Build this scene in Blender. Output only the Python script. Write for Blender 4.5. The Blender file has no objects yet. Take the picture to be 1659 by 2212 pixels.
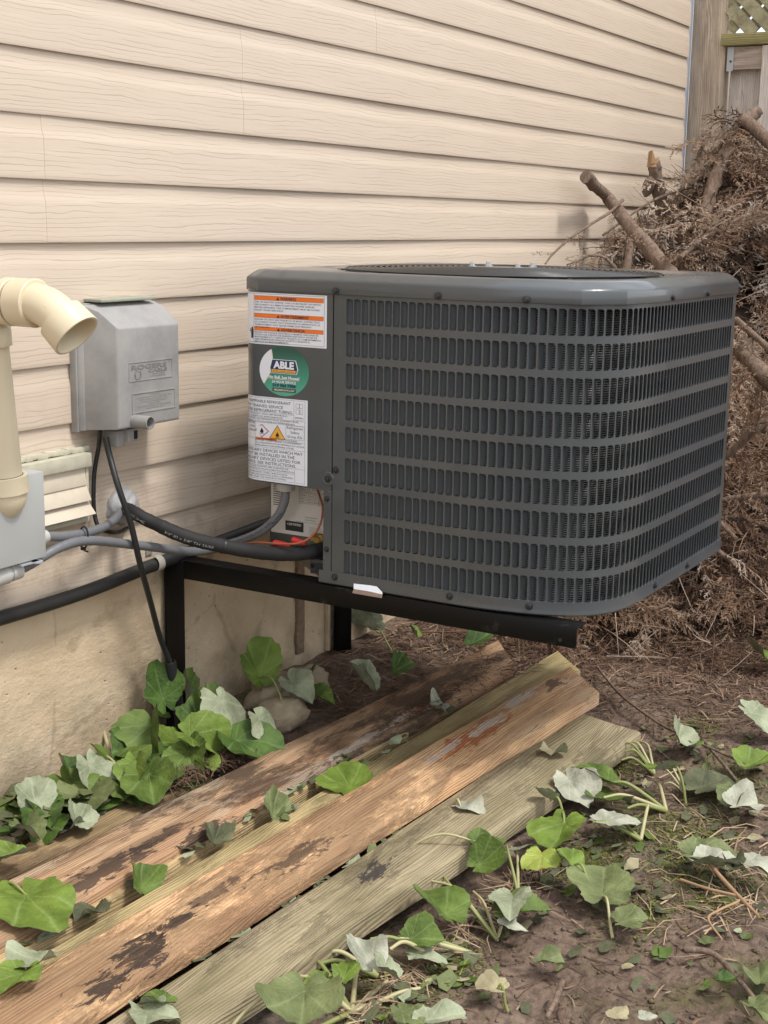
import bpy, bmesh, math, random
import numpy as np
from mathutils import Vector, Matrix, Euler
PI = math.pi
rad = math.radians
sc = bpy.context.scene
COL = sc.collection
RNG = random.Random(7)
nrng = np.random.RandomState(5)

# ------------------------------------------------------------------ camera, sky, sun, exposure
def view_axes(p, y, r):
    fwd = Vector((math.sin(y)*math.cos(p), math.cos(y)*math.cos(p), math.sin(p)))
    right = Vector((math.cos(y), -math.sin(y), 0))
    up = right.cross(fwd)
    c, s = math.cos(r), math.sin(r)
    return (right*c + up*s), (up*c - right*s), fwd
CAM = Vector((0.0, -2.0889, 1.25))
CR, CU, CF = view_axes(rad(-11.789), rad(59.663), rad(0.987))
cam_data = bpy.data.cameras.new('camera')
cam = bpy.data.objects.new('camera', cam_data)
COL.objects.link(cam)
cam.matrix_world = Matrix(((CR.x, CU.x, -CF.x, CAM.x), (CR.y, CU.y, -CF.y, CAM.y), (CR.z, CU.z, -CF.z, CAM.z), (0, 0, 0, 1)))
cam_data.sensor_fit = 'VERTICAL'
cam_data.sensor_height = 24
cam_data.lens = 3028.0/2212.0*24
cam_data.clip_start = 0.02
cam_data.clip_end = 600
sc.camera = cam

SUN_EL, SUN_AZ = 60, 181          # degrees; azimuth clockwise from +Y: light from the yard side
world = bpy.data.worlds.new('World')
sc.world = world
world.use_nodes = True
wt = world.node_tree
bg = wt.nodes['Background']
sky = wt.nodes.new('ShaderNodeTexSky')
sky.sky_type = 'NISHITA'
sky.sun_disc = False
sky.sun_elevation = rad(SUN_EL)
sky.sun_rotation = rad(SUN_AZ)
sky.dust_density = 2.0
tc = wt.nodes.new('ShaderNodeTexCoord')
cn = wt.nodes.new('ShaderNodeTexNoise')
cn.inputs['Scale'].default_value = 2.6
cn.inputs['Detail'].default_value = 7
cn.inputs['Roughness'].default_value = 0.55
cr = wt.nodes.new('ShaderNodeValToRGB')
cr.color_ramp.elements[0].position = 0.36
cr.color_ramp.elements[0].color = (0.35, 0.35, 0.35, 1)
cr.color_ramp.elements[1].position = 0.52
mixc = wt.nodes.new('ShaderNodeMix')
mixc.data_type = 'RGBA'
mixc.inputs[7].default_value = (10.6, 11.0, 11.6, 1)     # bright thin cloud deck
wt.links.new(tc.outputs['Generated'], cn.inputs['Vector'])
wt.links.new(cn.outputs['Fac'], cr.inputs['Fac'])
wt.links.new(cr.outputs['Color'], mixc.inputs[0])
wt.links.new(sky.outputs['Color'], mixc.inputs[6])
wt.links.new(mixc.outputs[2], bg.inputs['Color'])
bg.inputs['Strength'].default_value = 0.080

sun_d = bpy.data.lights.new('sun', 'SUN')
sun_d.energy = 1.5
sun_d.angle = rad(12)
sun_d.color = (1.0, 0.965, 0.91)
sun = bpy.data.objects.new('sun', sun_d)
COL.objects.link(sun)
sun_dir = Vector((math.sin(rad(SUN_AZ))*math.cos(rad(SUN_EL)), math.cos(rad(SUN_AZ))*math.cos(rad(SUN_EL)), math.sin(rad(SUN_EL))))
sun.rotation_euler = (-sun_dir).to_track_quat('-Z', 'Y').to_euler()
sun.location = (0, -6, 8)
sc.view_settings.view_transform = 'Standard'
sc.view_settings.look = 'None'
sc.view_settings.gamma = 1
sc.view_settings.exposure = 0.99
sc.view_settings.use_curve_mapping = False
sc.cycles.max_bounces = 7

# ------------------------------------------------------------------ helpers
def ray(px, py):
    return CR*((px-829.5)/3028) - CU*((py-1106)/3028) + CF
def gp(px, py, z=0.0):           # point of the ground plane at height z
    r = ray(px, py); return CAM + r*((z-CAM.z)/r.z)
def wp(px, py, Y=0.0):           # point of a plane parallel to the house wall
    r = ray(px, py); return CAM + r*((Y-CAM.y)/r.y)
def xp(px, py, X):               # point of a plane across the side yard
    r = ray(px, py); return CAM + r*((X-CAM.x)/r.x)

def _hash(ix, iy, seed):
    h = (ix*374761393 + iy*668265263 + seed*974711) & 0x7fffffff
    h = ((h ^ (h >> 13))*1274126177) & 0x7fffffff
    return ((h ^ (h >> 16)) & 0xffff)/65535.0
def vnoise(x, y, seed=0):
    x = np.asarray(x, float); y = np.asarray(y, float)
    ix = np.floor(x).astype(np.int64); iy = np.floor(y).astype(np.int64)
    fx = x-ix; fy = y-iy
    fx = fx*fx*(3-2*fx); fy = fy*fy*(3-2*fy)
    a = _hash(ix, iy, seed); b = _hash(ix+1, iy, seed); c = _hash(ix, iy+1, seed); d = _hash(ix+1, iy+1, seed)
    return (a*(1-fx)+b*fx)*(1-fy) + (c*(1-fx)+d*fx)*fy - 0.5
def fbm(x, y, seed=0, oct=4):
    s = 0; a = 1.0
    for k in range(oct):
        s = s + a*vnoise(x*2**k, y*2**k, seed+k*17); a *= 0.5
    return s

class MB:
    def __init__(self):
        self.v = []; self.f = []; self.m = []; self.s = []; self.at = []
    def add(self, vs, fs, m=0, smooth=False, at=None):
        b = len(self.v)
        self.v.extend([tuple(p) for p in vs])
        self.at.extend(at if at is not None else [0.0]*len(vs))
        for f in fs:
            self.f.append(tuple(b+i for i in f)); self.m.append(m); self.s.append(smooth)
    def box(self, c, size, rot=None, m=0):
        hx, hy, hz = size[0]/2, size[1]/2, size[2]/2
        vs = [Vector((sx*hx, sy*hy, sz*hz)) for sx in (-1, 1) for sy in (-1, 1) for sz in (-1, 1)]
        if rot is not None: vs = [rot @ v for v in vs]
        c = Vector(c)
        self.add([v+c for v in vs], [(0, 1, 3, 2), (4, 6, 7, 5), (0, 4, 5, 1), (2, 3, 7, 6), (0, 2, 6, 4), (1, 5, 7, 3)], m)
    def rings(self, rings, m=0, smooth=True, close=True, cap0=True, cap1=True, at=None):
        n = len(rings[0]); vs = [p for r in rings for p in r]; fs = []
        for i in range(len(rings)-1):
            for j in range(n if close else n-1):
                k = (j+1) % n
                fs.append((i*n+j, i*n+k, (i+1)*n+k, (i+1)*n+j))
        self.add(vs, fs, m, smooth, at)
        if cap0: self.add(rings[0], [tuple(range(n-1, -1, -1))], m, False)
        if cap1: self.add(rings[-1], [tuple(range(n))], m, False)
    def tube(self, pts, r, n=10, m=0, cap=True, rough=0.0):
        pts = [Vector(p) for p in pts]
        fr = tube_frames(pts); rr = []
        for i, (t, a, b) in enumerate(fr):
            ri = r[i] if isinstance(r, (list, tuple)) else r
            if rough: rr.append([pts[i] + (a*math.cos(2*PI*k/n) + b*math.sin(2*PI*k/n))*ri*(1+rough*float(fbm(math.cos(2*PI*k/n)*1.6+i*0.13, math.sin(2*PI*k/n)*1.6+i*0.31+pts[0].x*9, 12, 3))) for k in range(n)])
            else: rr.append([pts[i] + (a*math.cos(2*PI*k/n) + b*math.sin(2*PI*k/n))*ri for k in range(n)])
        self.rings(rr, m, True, True, cap, cap)
    def lathe(self, o, axis, prof, n=24, m=0, cap0=True, cap1=True):   # prof: (distance along axis, radius)
        axis = Vector(axis).normalized(); o = Vector(o)
        a = axis.orthogonal().normalized(); b = axis.cross(a)
        self.rings([[o + axis*h + (a*math.cos(2*PI*k/n)+b*math.sin(2*PI*k/n))*r for k in range(n)] for h, r in prof], m, True, True, cap0, cap1)
    def build(self, name, mats, parent=None, bevel=0, seg=2, loc=None, attr=None, angle=35, link=True):
        me = bpy.data.meshes.new(name)
        o0 = Vector((0, 0, 0))
        if loc is not None: o0 = Vector(loc)
        elif parent is not None: o0 = parent.matrix_world_loc if hasattr(parent, 'matrix_world_loc') else Vector(parent.get('_w', (0, 0, 0)))
        V = np.array(self.v, float).reshape(-1, 3) - np.array(o0)
        me.from_pydata(V.tolist(), [], self.f)
        mats = mats if isinstance(mats, (list, tuple)) else [mats]
        for mm in mats: me.materials.append(mm)
        me.polygons.foreach_set('material_index', self.m)
        me.polygons.foreach_set('use_smooth', self.s)
        if attr:
            a = me.attributes.new(attr, 'FLOAT', 'POINT'); a.data.foreach_set('value', self.at)
        if bevel:
            bm = bmesh.new(); bm.from_mesh(me)
            bmesh.ops.remove_doubles(bm, verts=bm.verts, dist=1e-5)
            bmesh.ops.recalc_face_normals(bm, faces=bm.faces)
            es = [e for e in bm.edges if len(e.link_faces) == 2 and e.calc_face_angle(0) > rad(30)]
            bmesh.ops.bevel(bm, geom=es, offset=bevel, segments=seg, profile=0.5, affect='EDGES', clamp_overlap=True)
            for f in bm.faces: f.smooth = True
            bm.to_mesh(me); bm.free()
        me.update()
        try: me.set_sharp_from_angle(angle=rad(angle))
        except Exception: pass
        ob = bpy.data.objects.new(name, me)
        if link: COL.objects.link(ob)
        if parent is not None:
            ob.parent = parent
            pw = parent.get('_w', (0, 0, 0))
            ob.location = o0 - Vector(pw)
        else: ob.location = o0
        ob['_w'] = tuple(o0)
        return ob

def tube_frames(pts):
    n = len(pts); out = []; a = None
    for i in range(n):
        t = (pts[min(i+1, n-1)] - pts[max(i-1, 0)]).normalized()
        if a is None:
            up = Vector((0, 0, 1)) if abs(t.z) < 0.9 else Vector((1, 0, 0))
            a = t.cross(up).normalized()
        else: a = (a - t*a.dot(t)).normalized()
        out.append((t, a, t.cross(a)))
    return out
def smooth_path(pts, n=10):       # Catmull-Rom
    P = [Vector(p) for p in pts]; P = [P[0]*2-P[1]] + P + [P[-1]*2-P[-2]]; out = []
    for i in range(1, len(P)-2):
        a, b, c, d = P[i-1:i+3]
        for k in range(n):
            t = k/n
            out.append(0.5*((2*b) + (c-a)*t + (2*a-5*b+4*c-d)*t*t + (3*b-a-3*c+d)*t**3))
    out.append(P[-2]); return out
def arc(c, a, b, r, a0, a1, n=8):   # points of an arc in the plane of unit vectors a, b
    return [Vector(c)+(Vector(a)*math.cos(a0+(a1-a0)*k/n)+Vector(b)*math.sin(a0+(a1-a0)*k/n))*r for k in range(n+1)]

def tag(o, label=None, cat=None, group=None, kind=None):
    if label: o['label'] = label
    if cat: o['category'] = cat
    if group: o['group'] = group
    if kind: o['kind'] = kind
    return o
def thing(name, label, cat, loc=(0, 0, 0), group=None):
    o = bpy.data.objects.new(name, None); COL.objects.link(o)
    o.location = loc; o.empty_display_size = 0.1; o['_w'] = tuple(loc)
    return tag(o, label, cat, group)

def glyphs(s, bold=0.0, _cache={}):
    key = (s, bold)
    if key not in _cache:
        cu = bpy.data.curves.new('glyphs', 'FONT'); cu.body = s; cu.size = 1; cu.resolution_u = 2; cu.offset = bold
        ob = bpy.data.objects.new('glyphs', cu)
        me = bpy.data.meshes.new_from_object(ob)
        V = np.zeros(len(me.vertices)*3); me.vertices.foreach_get('co', V); V = V.reshape(-1, 3)[:, :2]
        F = [tuple(p.vertices) for p in me.polygons]
        bpy.data.objects.remove(ob); bpy.data.curves.remove(cu); bpy.data.meshes.remove(me)
        _cache[key] = (V, F)
    return _cache[key]
def put_text(mb, s, mapf, u0, v0, w, h, m=0, bold=0.0, depth=0.0):
    V, F = glyphs(s, bold)
    if not len(V): return
    x0, x1 = V[:, 0].min(), V[:, 0].max()
    vs = [mapf(u0+(p[0]-x0)/(x1-x0)*w, v0+p[1]/0.73*h) for p in V]
    mb.add(vs, F, m)
def rect(mb, mapf, u0, v0, u1, v1, m=0, n=8):
    vs = []; fs = []
    for i in range(n+1):
        u = u0+(u1-u0)*i/n
        vs += [mapf(u, v0), mapf(u, v1)]
    for i in range(n): fs.append((2*i, 2*i+2, 2*i+3, 2*i+1))
    mb.add(vs, fs, m, True)
def poly(mb, mapf, pts, m=0):
    mb.add([mapf(u, v) for u, v in pts], [tuple(range(len(pts)))], m)

# ------------------------------------------------------------------ material helper
class NT:
    def __init__(s, name, rough=0.6, base=None, spec=0.5, metal=0.0, coat=0.0):
        s.mat = bpy.data.materials.new(name); s.mat.use_nodes = True
        s.t = s.mat.node_tree; s.b = s.t.nodes['Principled BSDF']
        s.b.inputs['Roughness'].default_value = rough
        s.b.inputs['Metallic'].default_value = metal
        s.b.inputs['Specular IOR Level'].default_value = spec
        if coat: s.b.inputs['Coat Weight'].default_value = coat; s.b.inputs['Coat Roughness'].default_value = 0.08
        if base is not None: s.b.inputs['Base Color'].default_value = (*base, 1)
    def set(s, node, k, v):
        i = node.inputs[k]
        if isinstance(v, bpy.types.NodeSocket): s.t.links.new(v, i)
        elif hasattr(i.default_value, '__len__') and isinstance(v, (tuple, list)) and len(v) == 3 and len(i.default_value) == 4: i.default_value = (*v, 1)
        else: i.default_value = v
    def n(s, ty, ins, out=0, **props):
        nd = s.t.nodes.new('ShaderNode'+ty)
        for k, v in props.items(): setattr(nd, k, v)
        for k, v in ins.items(): s.set(nd, k, v)
        return nd.outputs[out]
    def obj(s): return s.n('TexCoord', {}, 'Object')
    def map(s, vec, scale=(1, 1, 1), loc=(0, 0, 0), rot=(0, 0, 0)): return s.n('Mapping', {'Vector': vec, 'Location': loc, 'Rotation': rot, 'Scale': scale})
    def noise(s, vec, scale=1, detail=4, rough=0.55, dist=0.0): return s.n('TexNoise', {'Vector': vec, 'Scale': scale, 'Detail': detail, 'Roughness': rough, 'Distortion': dist}, 'Fac')
    def voro(s, vec, scale=1, out='Distance', **k): return s.n('TexVoronoi', {'Vector': vec, 'Scale': scale}, out, **k)
    def math(s, op, a, b=0.0, c=None):
        nd = s.t.nodes.new('ShaderNodeMath'); nd.operation = op
        s.set(nd, 0, a); s.set(nd, 1, b)
        if c is not None: s.set(nd, 2, c)
        return nd.outputs[0]
    def ramp(s, fac, stops, interp='LINEAR'):
        nd = s.t.nodes.new('ShaderNodeValToRGB'); r = nd.color_ramp; r.interpolation = interp
        while len(r.elements) < len(stops): r.elements.new(0.5)
        for e, (p, c) in zip(r.elements, stops):
            e.position = p; e.color = (*c, 1) if isinstance(c, (tuple, list)) else (c, c, c, 1)
        s.set(nd, 'Fac', fac); return nd.outputs['Color']
    def mix(s, fac, a, b, blend='MIX'):
        nd = s.t.nodes.new('ShaderNodeMix'); nd.data_type = 'RGBA'; nd.blend_type = blend
        s.set(nd, 0, fac); s.set(nd, 6, a); s.set(nd, 7, b)
        return nd.outputs[2]
    def bump(s, h, strength=0.5, dist=0.01, normal=None):
        ins = {'Height': h, 'Strength': strength, 'Distance': dist}
        if normal is not None: ins['Normal'] = normal
        return s.n('Bump', ins)
    def done(s, color=None, normal=None, rough=None):
        if color is not None: s.set(s.b, 'Base Color', color)
        if normal is not None: s.set(s.b, 'Normal', normal)
        if rough is not None: s.set(s.b, 'Roughness', rough)
        return s.mat

def plain(name, base, rough=0.5, metal=0.0, spec=0.5, var=0.08, scale=30, bump=0.0, coat=0.0):
    t = NT(name, rough, None, spec, metal, coat)
    o = t.obj(); nz = t.noise(o, scale, 5, 0.6)
    col = t.mix(nz, tuple(c*(1-var) for c in base), tuple(min(1, c*(1+var)) for c in base))
    nrm = t.bump(t.noise(o, scale*4, 4), bump, 0.002) if bump else None
    rg = t.math('MULTIPLY_ADD', nz, 0.15, rough-0.075)
    return t.done(col, nrm, rg)

# siding vinyl with embossed wood grain
def m_siding():
    t = NT('vinyl_siding', 0.5, spec=0.35)
    o = t.obj()
    sp = t.n('SeparateXYZ', {'Vector': o}, 'Z'); sx = t.n('SeparateXYZ', {'Vector': o}, 'X')
    w1 = t.noise(t.map(o, (1.5, 1, 7)), 1, 3, 0.5)
    w2 = t.noise(t.map(o, (9, 1, 26)), 1, 2, 0.5)
    ph = t.math('ADD', t.math('MULTIPLY', sp, 205), t.math('ADD', t.math('MULTIPLY', w1, 11.0), t.math('MULTIPLY', w2, 3.0)))
    tri = t.math('PINGPONG', ph, 1.0)
    wid = t.math('MULTIPLY_ADD', t.noise(t.map(o, (3, 1, 90), (7, 0, 2)), 1, 2, 0.5), 0.5, -0.10)
    line = t.math('MULTIPLY', t.ramp(t.math('SUBTRACT', tri, wid), [(0.0, 1.0), (0.10, 0.0)]), 1.0)
    brk = t.ramp(t.noise(t.map(o, (2.6, 1, 60), (3, 0, 1)), 1, 3, 0.5), [(0.40, 0.05), (0.56, 1.0)])
    lines = t.math('MULTIPLY', line, brk)
    fine = t.noise(t.map(o, (14, 1, 340)), 1, 3, 0.6)
    big = t.noise(t.map(o, (0.9, 1, 2.2)), 1, 4)
    base = t.mix(big, (0.53, 0.432, 0.338), (0.59, 0.488, 0.388))
    chalk = t.ramp(t.noise(t.map(o, (3, 1, 60), (5, 0, 9)), 1, 5, 0.65), [(0.45, 0.0), (0.72, 1.0)])
    base = t.mix(t.math('MULTIPLY', chalk, 0.22), base, (0.70, 0.61, 0.49))
    speck = t.ramp(t.noise(o, 55, 3, 0.7), [(0.70, 0.0), (0.78, 1.0)])
    base = t.mix(t.math('MULTIPLY', speck, 0.25), base, (0.30, 0.22, 0.14))
    low = t.n('MapRange', {'Value': sp, 'From Min': 0.95, 'From Max': 0.40, 'To Min': 0.0, 'To Max': 1.0})
    dirt = t.ramp(t.noise(t.map(o, (9, 9, 9)), 1, 6, 0.7), [(0.52, 0.0), (0.66, 1.0)])
    base = t.mix(t.math('MULTIPLY', t.math('MULTIPLY', dirt, low), 0.55), base, (0.27, 0.19, 0.12))
    col = t.mix(t.math('MULTIPLY', lines, 0.31), base, (0.24, 0.175, 0.115))
    h = t.math('ADD', t.math('MULTIPLY', lines, -1.0), t.math('MULTIPLY', fine, 0.5))
    return t.done(col, t.bump(h, 0.18, 0.0015))
def m_concrete():
    t = NT('parged_concrete', 0.9, spec=0.25)
    o = t.obj(); sz = t.n('SeparateXYZ', {'Vector': o}, 'Z')
    big = t.noise(o, 2.2, 6, 0.6); fine = t.noise(o, 40, 6, 0.7)
    col = t.ramp(big, [(0.3, (0.46, 0.335, 0.205)), (0.5, (0.64, 0.495, 0.33)), (0.7, (0.74, 0.61, 0.45))])
    trow = t.noise(t.map(o, (18, 18, 30)), 1, 7, 0.72)
    pit = t.ramp(t.voro(t.map(o, (30, 30, 52), (0, 0, 0), (0, 0.5, 0)), 1), [(0.05, 1.0), (0.14, 0.0)])
    pitm = t.math('MULTIPLY', pit, t.ramp(t.noise(o, 7, 3), [(0.52, 0.0), (0.62, 1.0)]))
    low = t.n('MapRange', {'Value': sz, 'From Min': 0.30, 'From Max': 0.02, 'To Min': 0.0, 'To Max': 1.0})
    stain = t.math('MULTIPLY', low, t.ramp(t.noise(o, 9, 6, 0.65), [(0.40, 0.0), (0.62, 1.0)]))
    col = t.mix(t.math('MULTIPLY', fine, 0.25), col, (0.62, 0.50, 0.36))
    col = t.mix(t.math('MULTIPLY', stain, 0.6), col, (0.22, 0.19, 0.12))
    crk = t.n('TexVoronoi', {'Vector': t.map(o, (2.2, 2.2, 1.3)), 'Scale': 1.0}, 'Distance', feature='DISTANCE_TO_EDGE')
    wv = t.math('ADD', crk, t.math('MULTIPLY_ADD', t.noise(o, 14, 5, 0.7), 0.10, -0.05))
    col = t.mix(t.math('MULTIPLY', t.ramp(wv, [(0.0, 1.0), (0.012, 0.0)]), 0.35), col, (0.22, 0.16, 0.10))
    white = t.math('MULTIPLY', low, t.ramp(t.noise(o, 17, 6, 0.75, 0.4), [(0.55, 0.0), (0.66, 1.0)]))
    col = t.mix(t.math('MULTIPLY', white, 0.5), col, (0.66, 0.57, 0.45))
    col = t.mix(t.math('MULTIPLY', pitm, 0.8), col, (0.13, 0.085, 0.05))
    h = t.math('ADD', t.math('MULTIPLY', trow, 1.2), t.math('ADD', t.math('MULTIPLY', fine, 0.25), t.math('MULTIPLY', pitm, -0.6)))
    return t.done(col, t.bump(h, 0.55, 0.012))
def m_wood(name, light, dark, seed=0.0, stain=0.3, moss=0.0, fungus=0.0, red=0.0, rough=0.8, axis='x', blobs=()):
    t = NT(name, rough, spec=0.3)
    o = t.obj()
    sc3 = {'x': (1.2, 24, 24), 'z': (24, 24, 1.2), 'y': (24, 1.2, 24)}[axis]
    sf = {'x': (3.5, 260, 260), 'z': (260, 260, 3.5), 'y': (260, 3.5, 260)}[axis]
    sr = {'x': (1.1, 7, 7), 'z': (7, 7, 1.1), 'y': (7, 1.1, 7)}[axis]
    sd = {'x': (2.6, 8, 8), 'z': (8, 8, 2.6), 'y': (8, 2.6, 8)}[axis]
    L = (seed*3.1, seed*1.7, seed*2.3)
    g = t.noise(t.map(o, sc3, L), 1, 6, 0.65, 0.5)
    r = t.math('PINGPONG', t.math('MULTIPLY', t.noise(t.map(o, sr, L), 1, 2, 0.45, 0.3), 17), 1.0)
    f = t.noise(t.map(o, sf, L), 1, 3, 0.6)
    v = t.math('ADD', t.math('MULTIPLY', g, 0.55), t.math('ADD', t.math('MULTIPLY', r, 0.26), t.math('MULTIPLY', f, 0.55)))
    v = t.math('SUBTRACT', v, 0.14)
    col = t.ramp(v, [(0.30, dark), (0.50, tuple((a+b)/2 for a, b in zip(light, dark))), (0.72, light)])
    lat = tuple(min(1, c*1.15+0.02) for c in light)
    col = t.mix(t.math('MULTIPLY', t.ramp(t.noise(t.map(o, sd, L), 1, 5, 0.6), [(0.45, 0.0), (0.68, 1.0)]), 0.45), col, lat)
    if red: col = t.mix(t.math('MULTIPLY', t.ramp(t.noise(t.map(o, sd, (L[0]+4, L[1], L[2])), 1, 4, 0.5), [(0.46, 0.0), (0.62, 1.0)]), red), col, (0.36, 0.125, 0.045))
    if moss: col = t.mix(t.math('MULTIPLY', t.ramp(t.noise(t.map(o, tuple(q*0.8 for q in sd), (L[0], L[1]+7, 0)), 1, 6, 0.7), [(0.36, 0.0), (0.62, 1.0)]), moss), col, (0.125, 0.118, 0.040))
    if stain:
        mlow = t.noise(t.map(o, tuple(q*0.55 for q in sd), (L[0]+9, L[1], 3)), 1, 3, 0.5)
        m1 = t.noise(t.map(o, tuple(q*2.2 for q in sd), (L[0]+2, 5, L[2])), 1, 9, 0.78, 0.3)
        m = t.ramp(t.math('ADD', t.math('MULTIPLY', mlow, 0.55), t.math('MULTIPLY', m1, 0.5)), [(0.545, 0.0), (0.60, 1.0)])
        col = t.mix(t.math('MULTIPLY', m, stain), col, (0.050, 0.032, 0.024))
    else: m = None
    if fungus:
        fm = t.noise(t.map(o, tuple(q*1.5 for q in sd), (L[0]+21, 2, 8)), 1, 8, 0.75, 0.6)
        fl = t.noise(t.map(o, tuple(q*0.4 for q in sd), (L[0]+31, 2, 8)), 1, 2, 0.5)
        ff = t.ramp(t.math('ADD', t.math('MULTIPLY', fm, 0.5), t.math('MULTIPLY', fl, 0.5)), [(0.55, 0.0), (0.58, 1.0)])
        col = t.mix(t.math('MULTIPLY', ff, fungus), col, (0.62, 0.50, 0.37))
    ax_ = {'x': 'Y', 'z': 'X', 'y': 'X'}[axis]
    cross = t.math('ADD', t.n('SeparateXYZ', {'Vector': o}, ax_), t.n('SeparateXYZ', {'Vector': o}, 'Z' if axis != 'z' else 'Y'))
    gr = t.math('PINGPONG', t.math('ADD', t.math('MULTIPLY', cross, 270), t.math('ADD', t.math('MULTIPLY', t.noise(t.map(o, sr, L), 1, 3, 0.5, 0.2), 34), t.math('MULTIPLY', t.noise(t.map(o, sd, L), 1, 3, 0.6), 3.0))), 1.0)
    grm = t.math('MULTIPLY', t.ramp(gr, [(0.1, 1.0), (0.75, 0.0)]), t.ramp(t.noise(t.map(o, sd, (L[0], 3, L[2])), 1, 4, 0.6), [(0.30, 0.25), (0.6, 1.0)]))
    col = t.mix(t.math('MULTIPLY', grm, 0.38), col, tuple(c*0.75 for c in dark))
    dustn = t.noise(t.map(o, tuple(q**0.5*16 for q in sd)), 1, 6, 0.75)
    col = t.mix(t.math('MULTIPLY', t.ramp(dustn, [(0.54, 0.0), (0.70, 1.0)]), 0.25), col, (0.085, 0.060, 0.042))
    wob = t.noise(t.map(o, (17, 42, 42), (L[0]+6, 0, 1)), 1, 9, 0.72, 0.5)
    for (c_, rx_, ry_, st_, cl_) in blobs:
        vv = t.n('VectorMath', {0: t.map(o, (1/rx_, 1/ry_, 0.0), (-c_.x/rx_, -c_.y/ry_, 0))}, 'Value', operation='LENGTH')
        mk = t.ramp(t.math('ADD', t.math('MULTIPLY', vv, 0.26), t.math('MULTIPLY', wob, 1.25)), [(0.79, 1.0), (0.835, 0.0)])
        col = t.mix(t.math('MULTIPLY', mk, st_), col, cl_)
    ck = t.math('PINGPONG', t.math('MULTIPLY', t.noise(t.map(o, tuple(q*0.6 for q in sc3), (L[0]+5, L[1]+3, L[2])), 1, 4, 0.55, 0.2), 26), 1.0)
    ckm = t.math('MULTIPLY', t.ramp(ck, [(0.0, 1.0), (0.13, 0.0)]), t.ramp(t.noise(t.map(o, tuple(q*1.2 for q in sd), (L[0]+1, L[1], 8)), 1, 3), [(0.44, 0.0), (0.58, 1.0)]))
    col = t.mix(t.math('MULTIPLY', ckm, 0.55), col, tuple(c*0.45 for c in dark))
    h = t.math('ADD', t.math('MULTIPLY', g, 0.7), t.math('ADD', t.math('MULTIPLY', f, 0.35), t.math('MULTIPLY', grm, -0.35)))
    if m is not None: h = t.math('ADD', h, t.math('MULTIPLY', m, 0.6))
    return t.done(col, t.bump(h, 0.7, 0.005))
def m_soil():
    t = NT('wet_soil', 0.85, spec=0.35)
    o = t.obj()
    a = t.noise(o, 3.0, 8, 0.65); b = t.noise(o, 45, 8, 0.72); c = t.voro(o, 70)
    col = t.ramp(a, [(0.30, (0.110, 0.071, 0.048)), (0.5, (0.188, 0.128, 0.091)), (0.7, (0.250, 0.180, 0.134))])
    col = t.mix(t.math('MULTIPLY', t.ramp(b, [(0.40, 1.0), (0.55, 0.0)]), 0.6), col, (0.045, 0.028, 0.020))
    col = t.mix(t.math('MULTIPLY', t.ramp(b, [(0.60, 0.0), (0.75, 1.0)]), 0.5), col, (0.27, 0.20, 0.15))
    moss = t.math('MULTIPLY', t.ramp(t.noise(t.map(o, (1, 1, 1), (2.3, 4.1, 0)), 2.6, 5, 0.6), [(0.53, 0.0), (0.62, 1.0)]), t.ramp(t.noise(o, 60, 4, 0.7), [(0.35, 0.0), (0.6, 1.0)]))
    sx = t.n('SeparateXYZ', {'Vector': o}, 'X')
    mx = t.n('MapRange', {'Value': sx, 'From Min': 3.6, 'From Max': 3.0, 'To Min': 0.0, 'To Max': 1.0})
    col = t.mix(t.math('MULTIPLY', t.math('MULTIPLY', moss, mx), 0.85), col, (0.095, 0.100, 0.026))
    gray = t.ramp(t.noise(t.map(o, (1, 1, 1), (9, 3, 0)), 3.5, 4, 0.6), [(0.55, 0.0), (0.68, 1.0)])
    col = t.mix(t.math('MULTIPLY', gray, 0.35), col, (0.12, 0.115, 0.10))
    rg = t.ramp(a, [(0.35, 0.55), (0.6, 0.95)])
    h = t.math('ADD', b, t.math('MULTIPLY', c, 0.35))
    return t.done(col, t.bump(h, 0.65, 0.022), rg)
def m_tone(name, stops, rough=0.85, attr='tone'):
    t = NT(name, rough, spec=0.25)
    at = t.n('Attribute', {}, 'Fac', attribute_name=attr)
    o = t.obj()
    v = t.math('ADD', at, t.math('MULTIPLY_ADD', t.noise(o, 60, 2), 0.3, -0.15))
    return t.done(t.ramp(v, stops))
def m_leaf(name, a, b, vein, rough=0.5, spots=0.3, spotc=(0.05, 0.045, 0.02)):
    t = NT(name, rough, spec=0.28)
    o = t.obj()
    n1 = t.noise(o, 16, 5, 0.6); n2 = t.noise(o, 70, 5, 0.7)
    col = t.mix(t.ramp(n1, [(0.35, 0.0), (0.65, 1.0)]), tuple(c*0.72 for c in a), tuple(c*1.08 for c in b))
    col = t.mix(t.math('MULTIPLY', t.ramp(n2, [(0.62, 0.0), (0.70, 1.0)]), spots), col, spotc)
    at = t.n('Attribute', {}, 'Fac', attribute_name='vein')
    col = t.mix(t.math('MULTIPLY', t.math('POWER', at, 3.0), 0.5), col, vein)
    net = t.n('TexVoronoi', {'Vector': o, 'Scale': 95}, 'Distance', feature='DISTANCE_TO_EDGE')
    col = t.mix(t.ramp(net, [(0.0, 0.10), (0.03, 0.0)]), col, vein)
    t.b.inputs['Subsurface Weight'].default_value = 0.0
    t.b.inputs['Transmission Weight'].default_value = 0.0
    return t.done(col, t.bump(t.math('ADD', n2, t.math('MULTIPLY', net, 1.5)), 0.35, 0.003))

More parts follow.
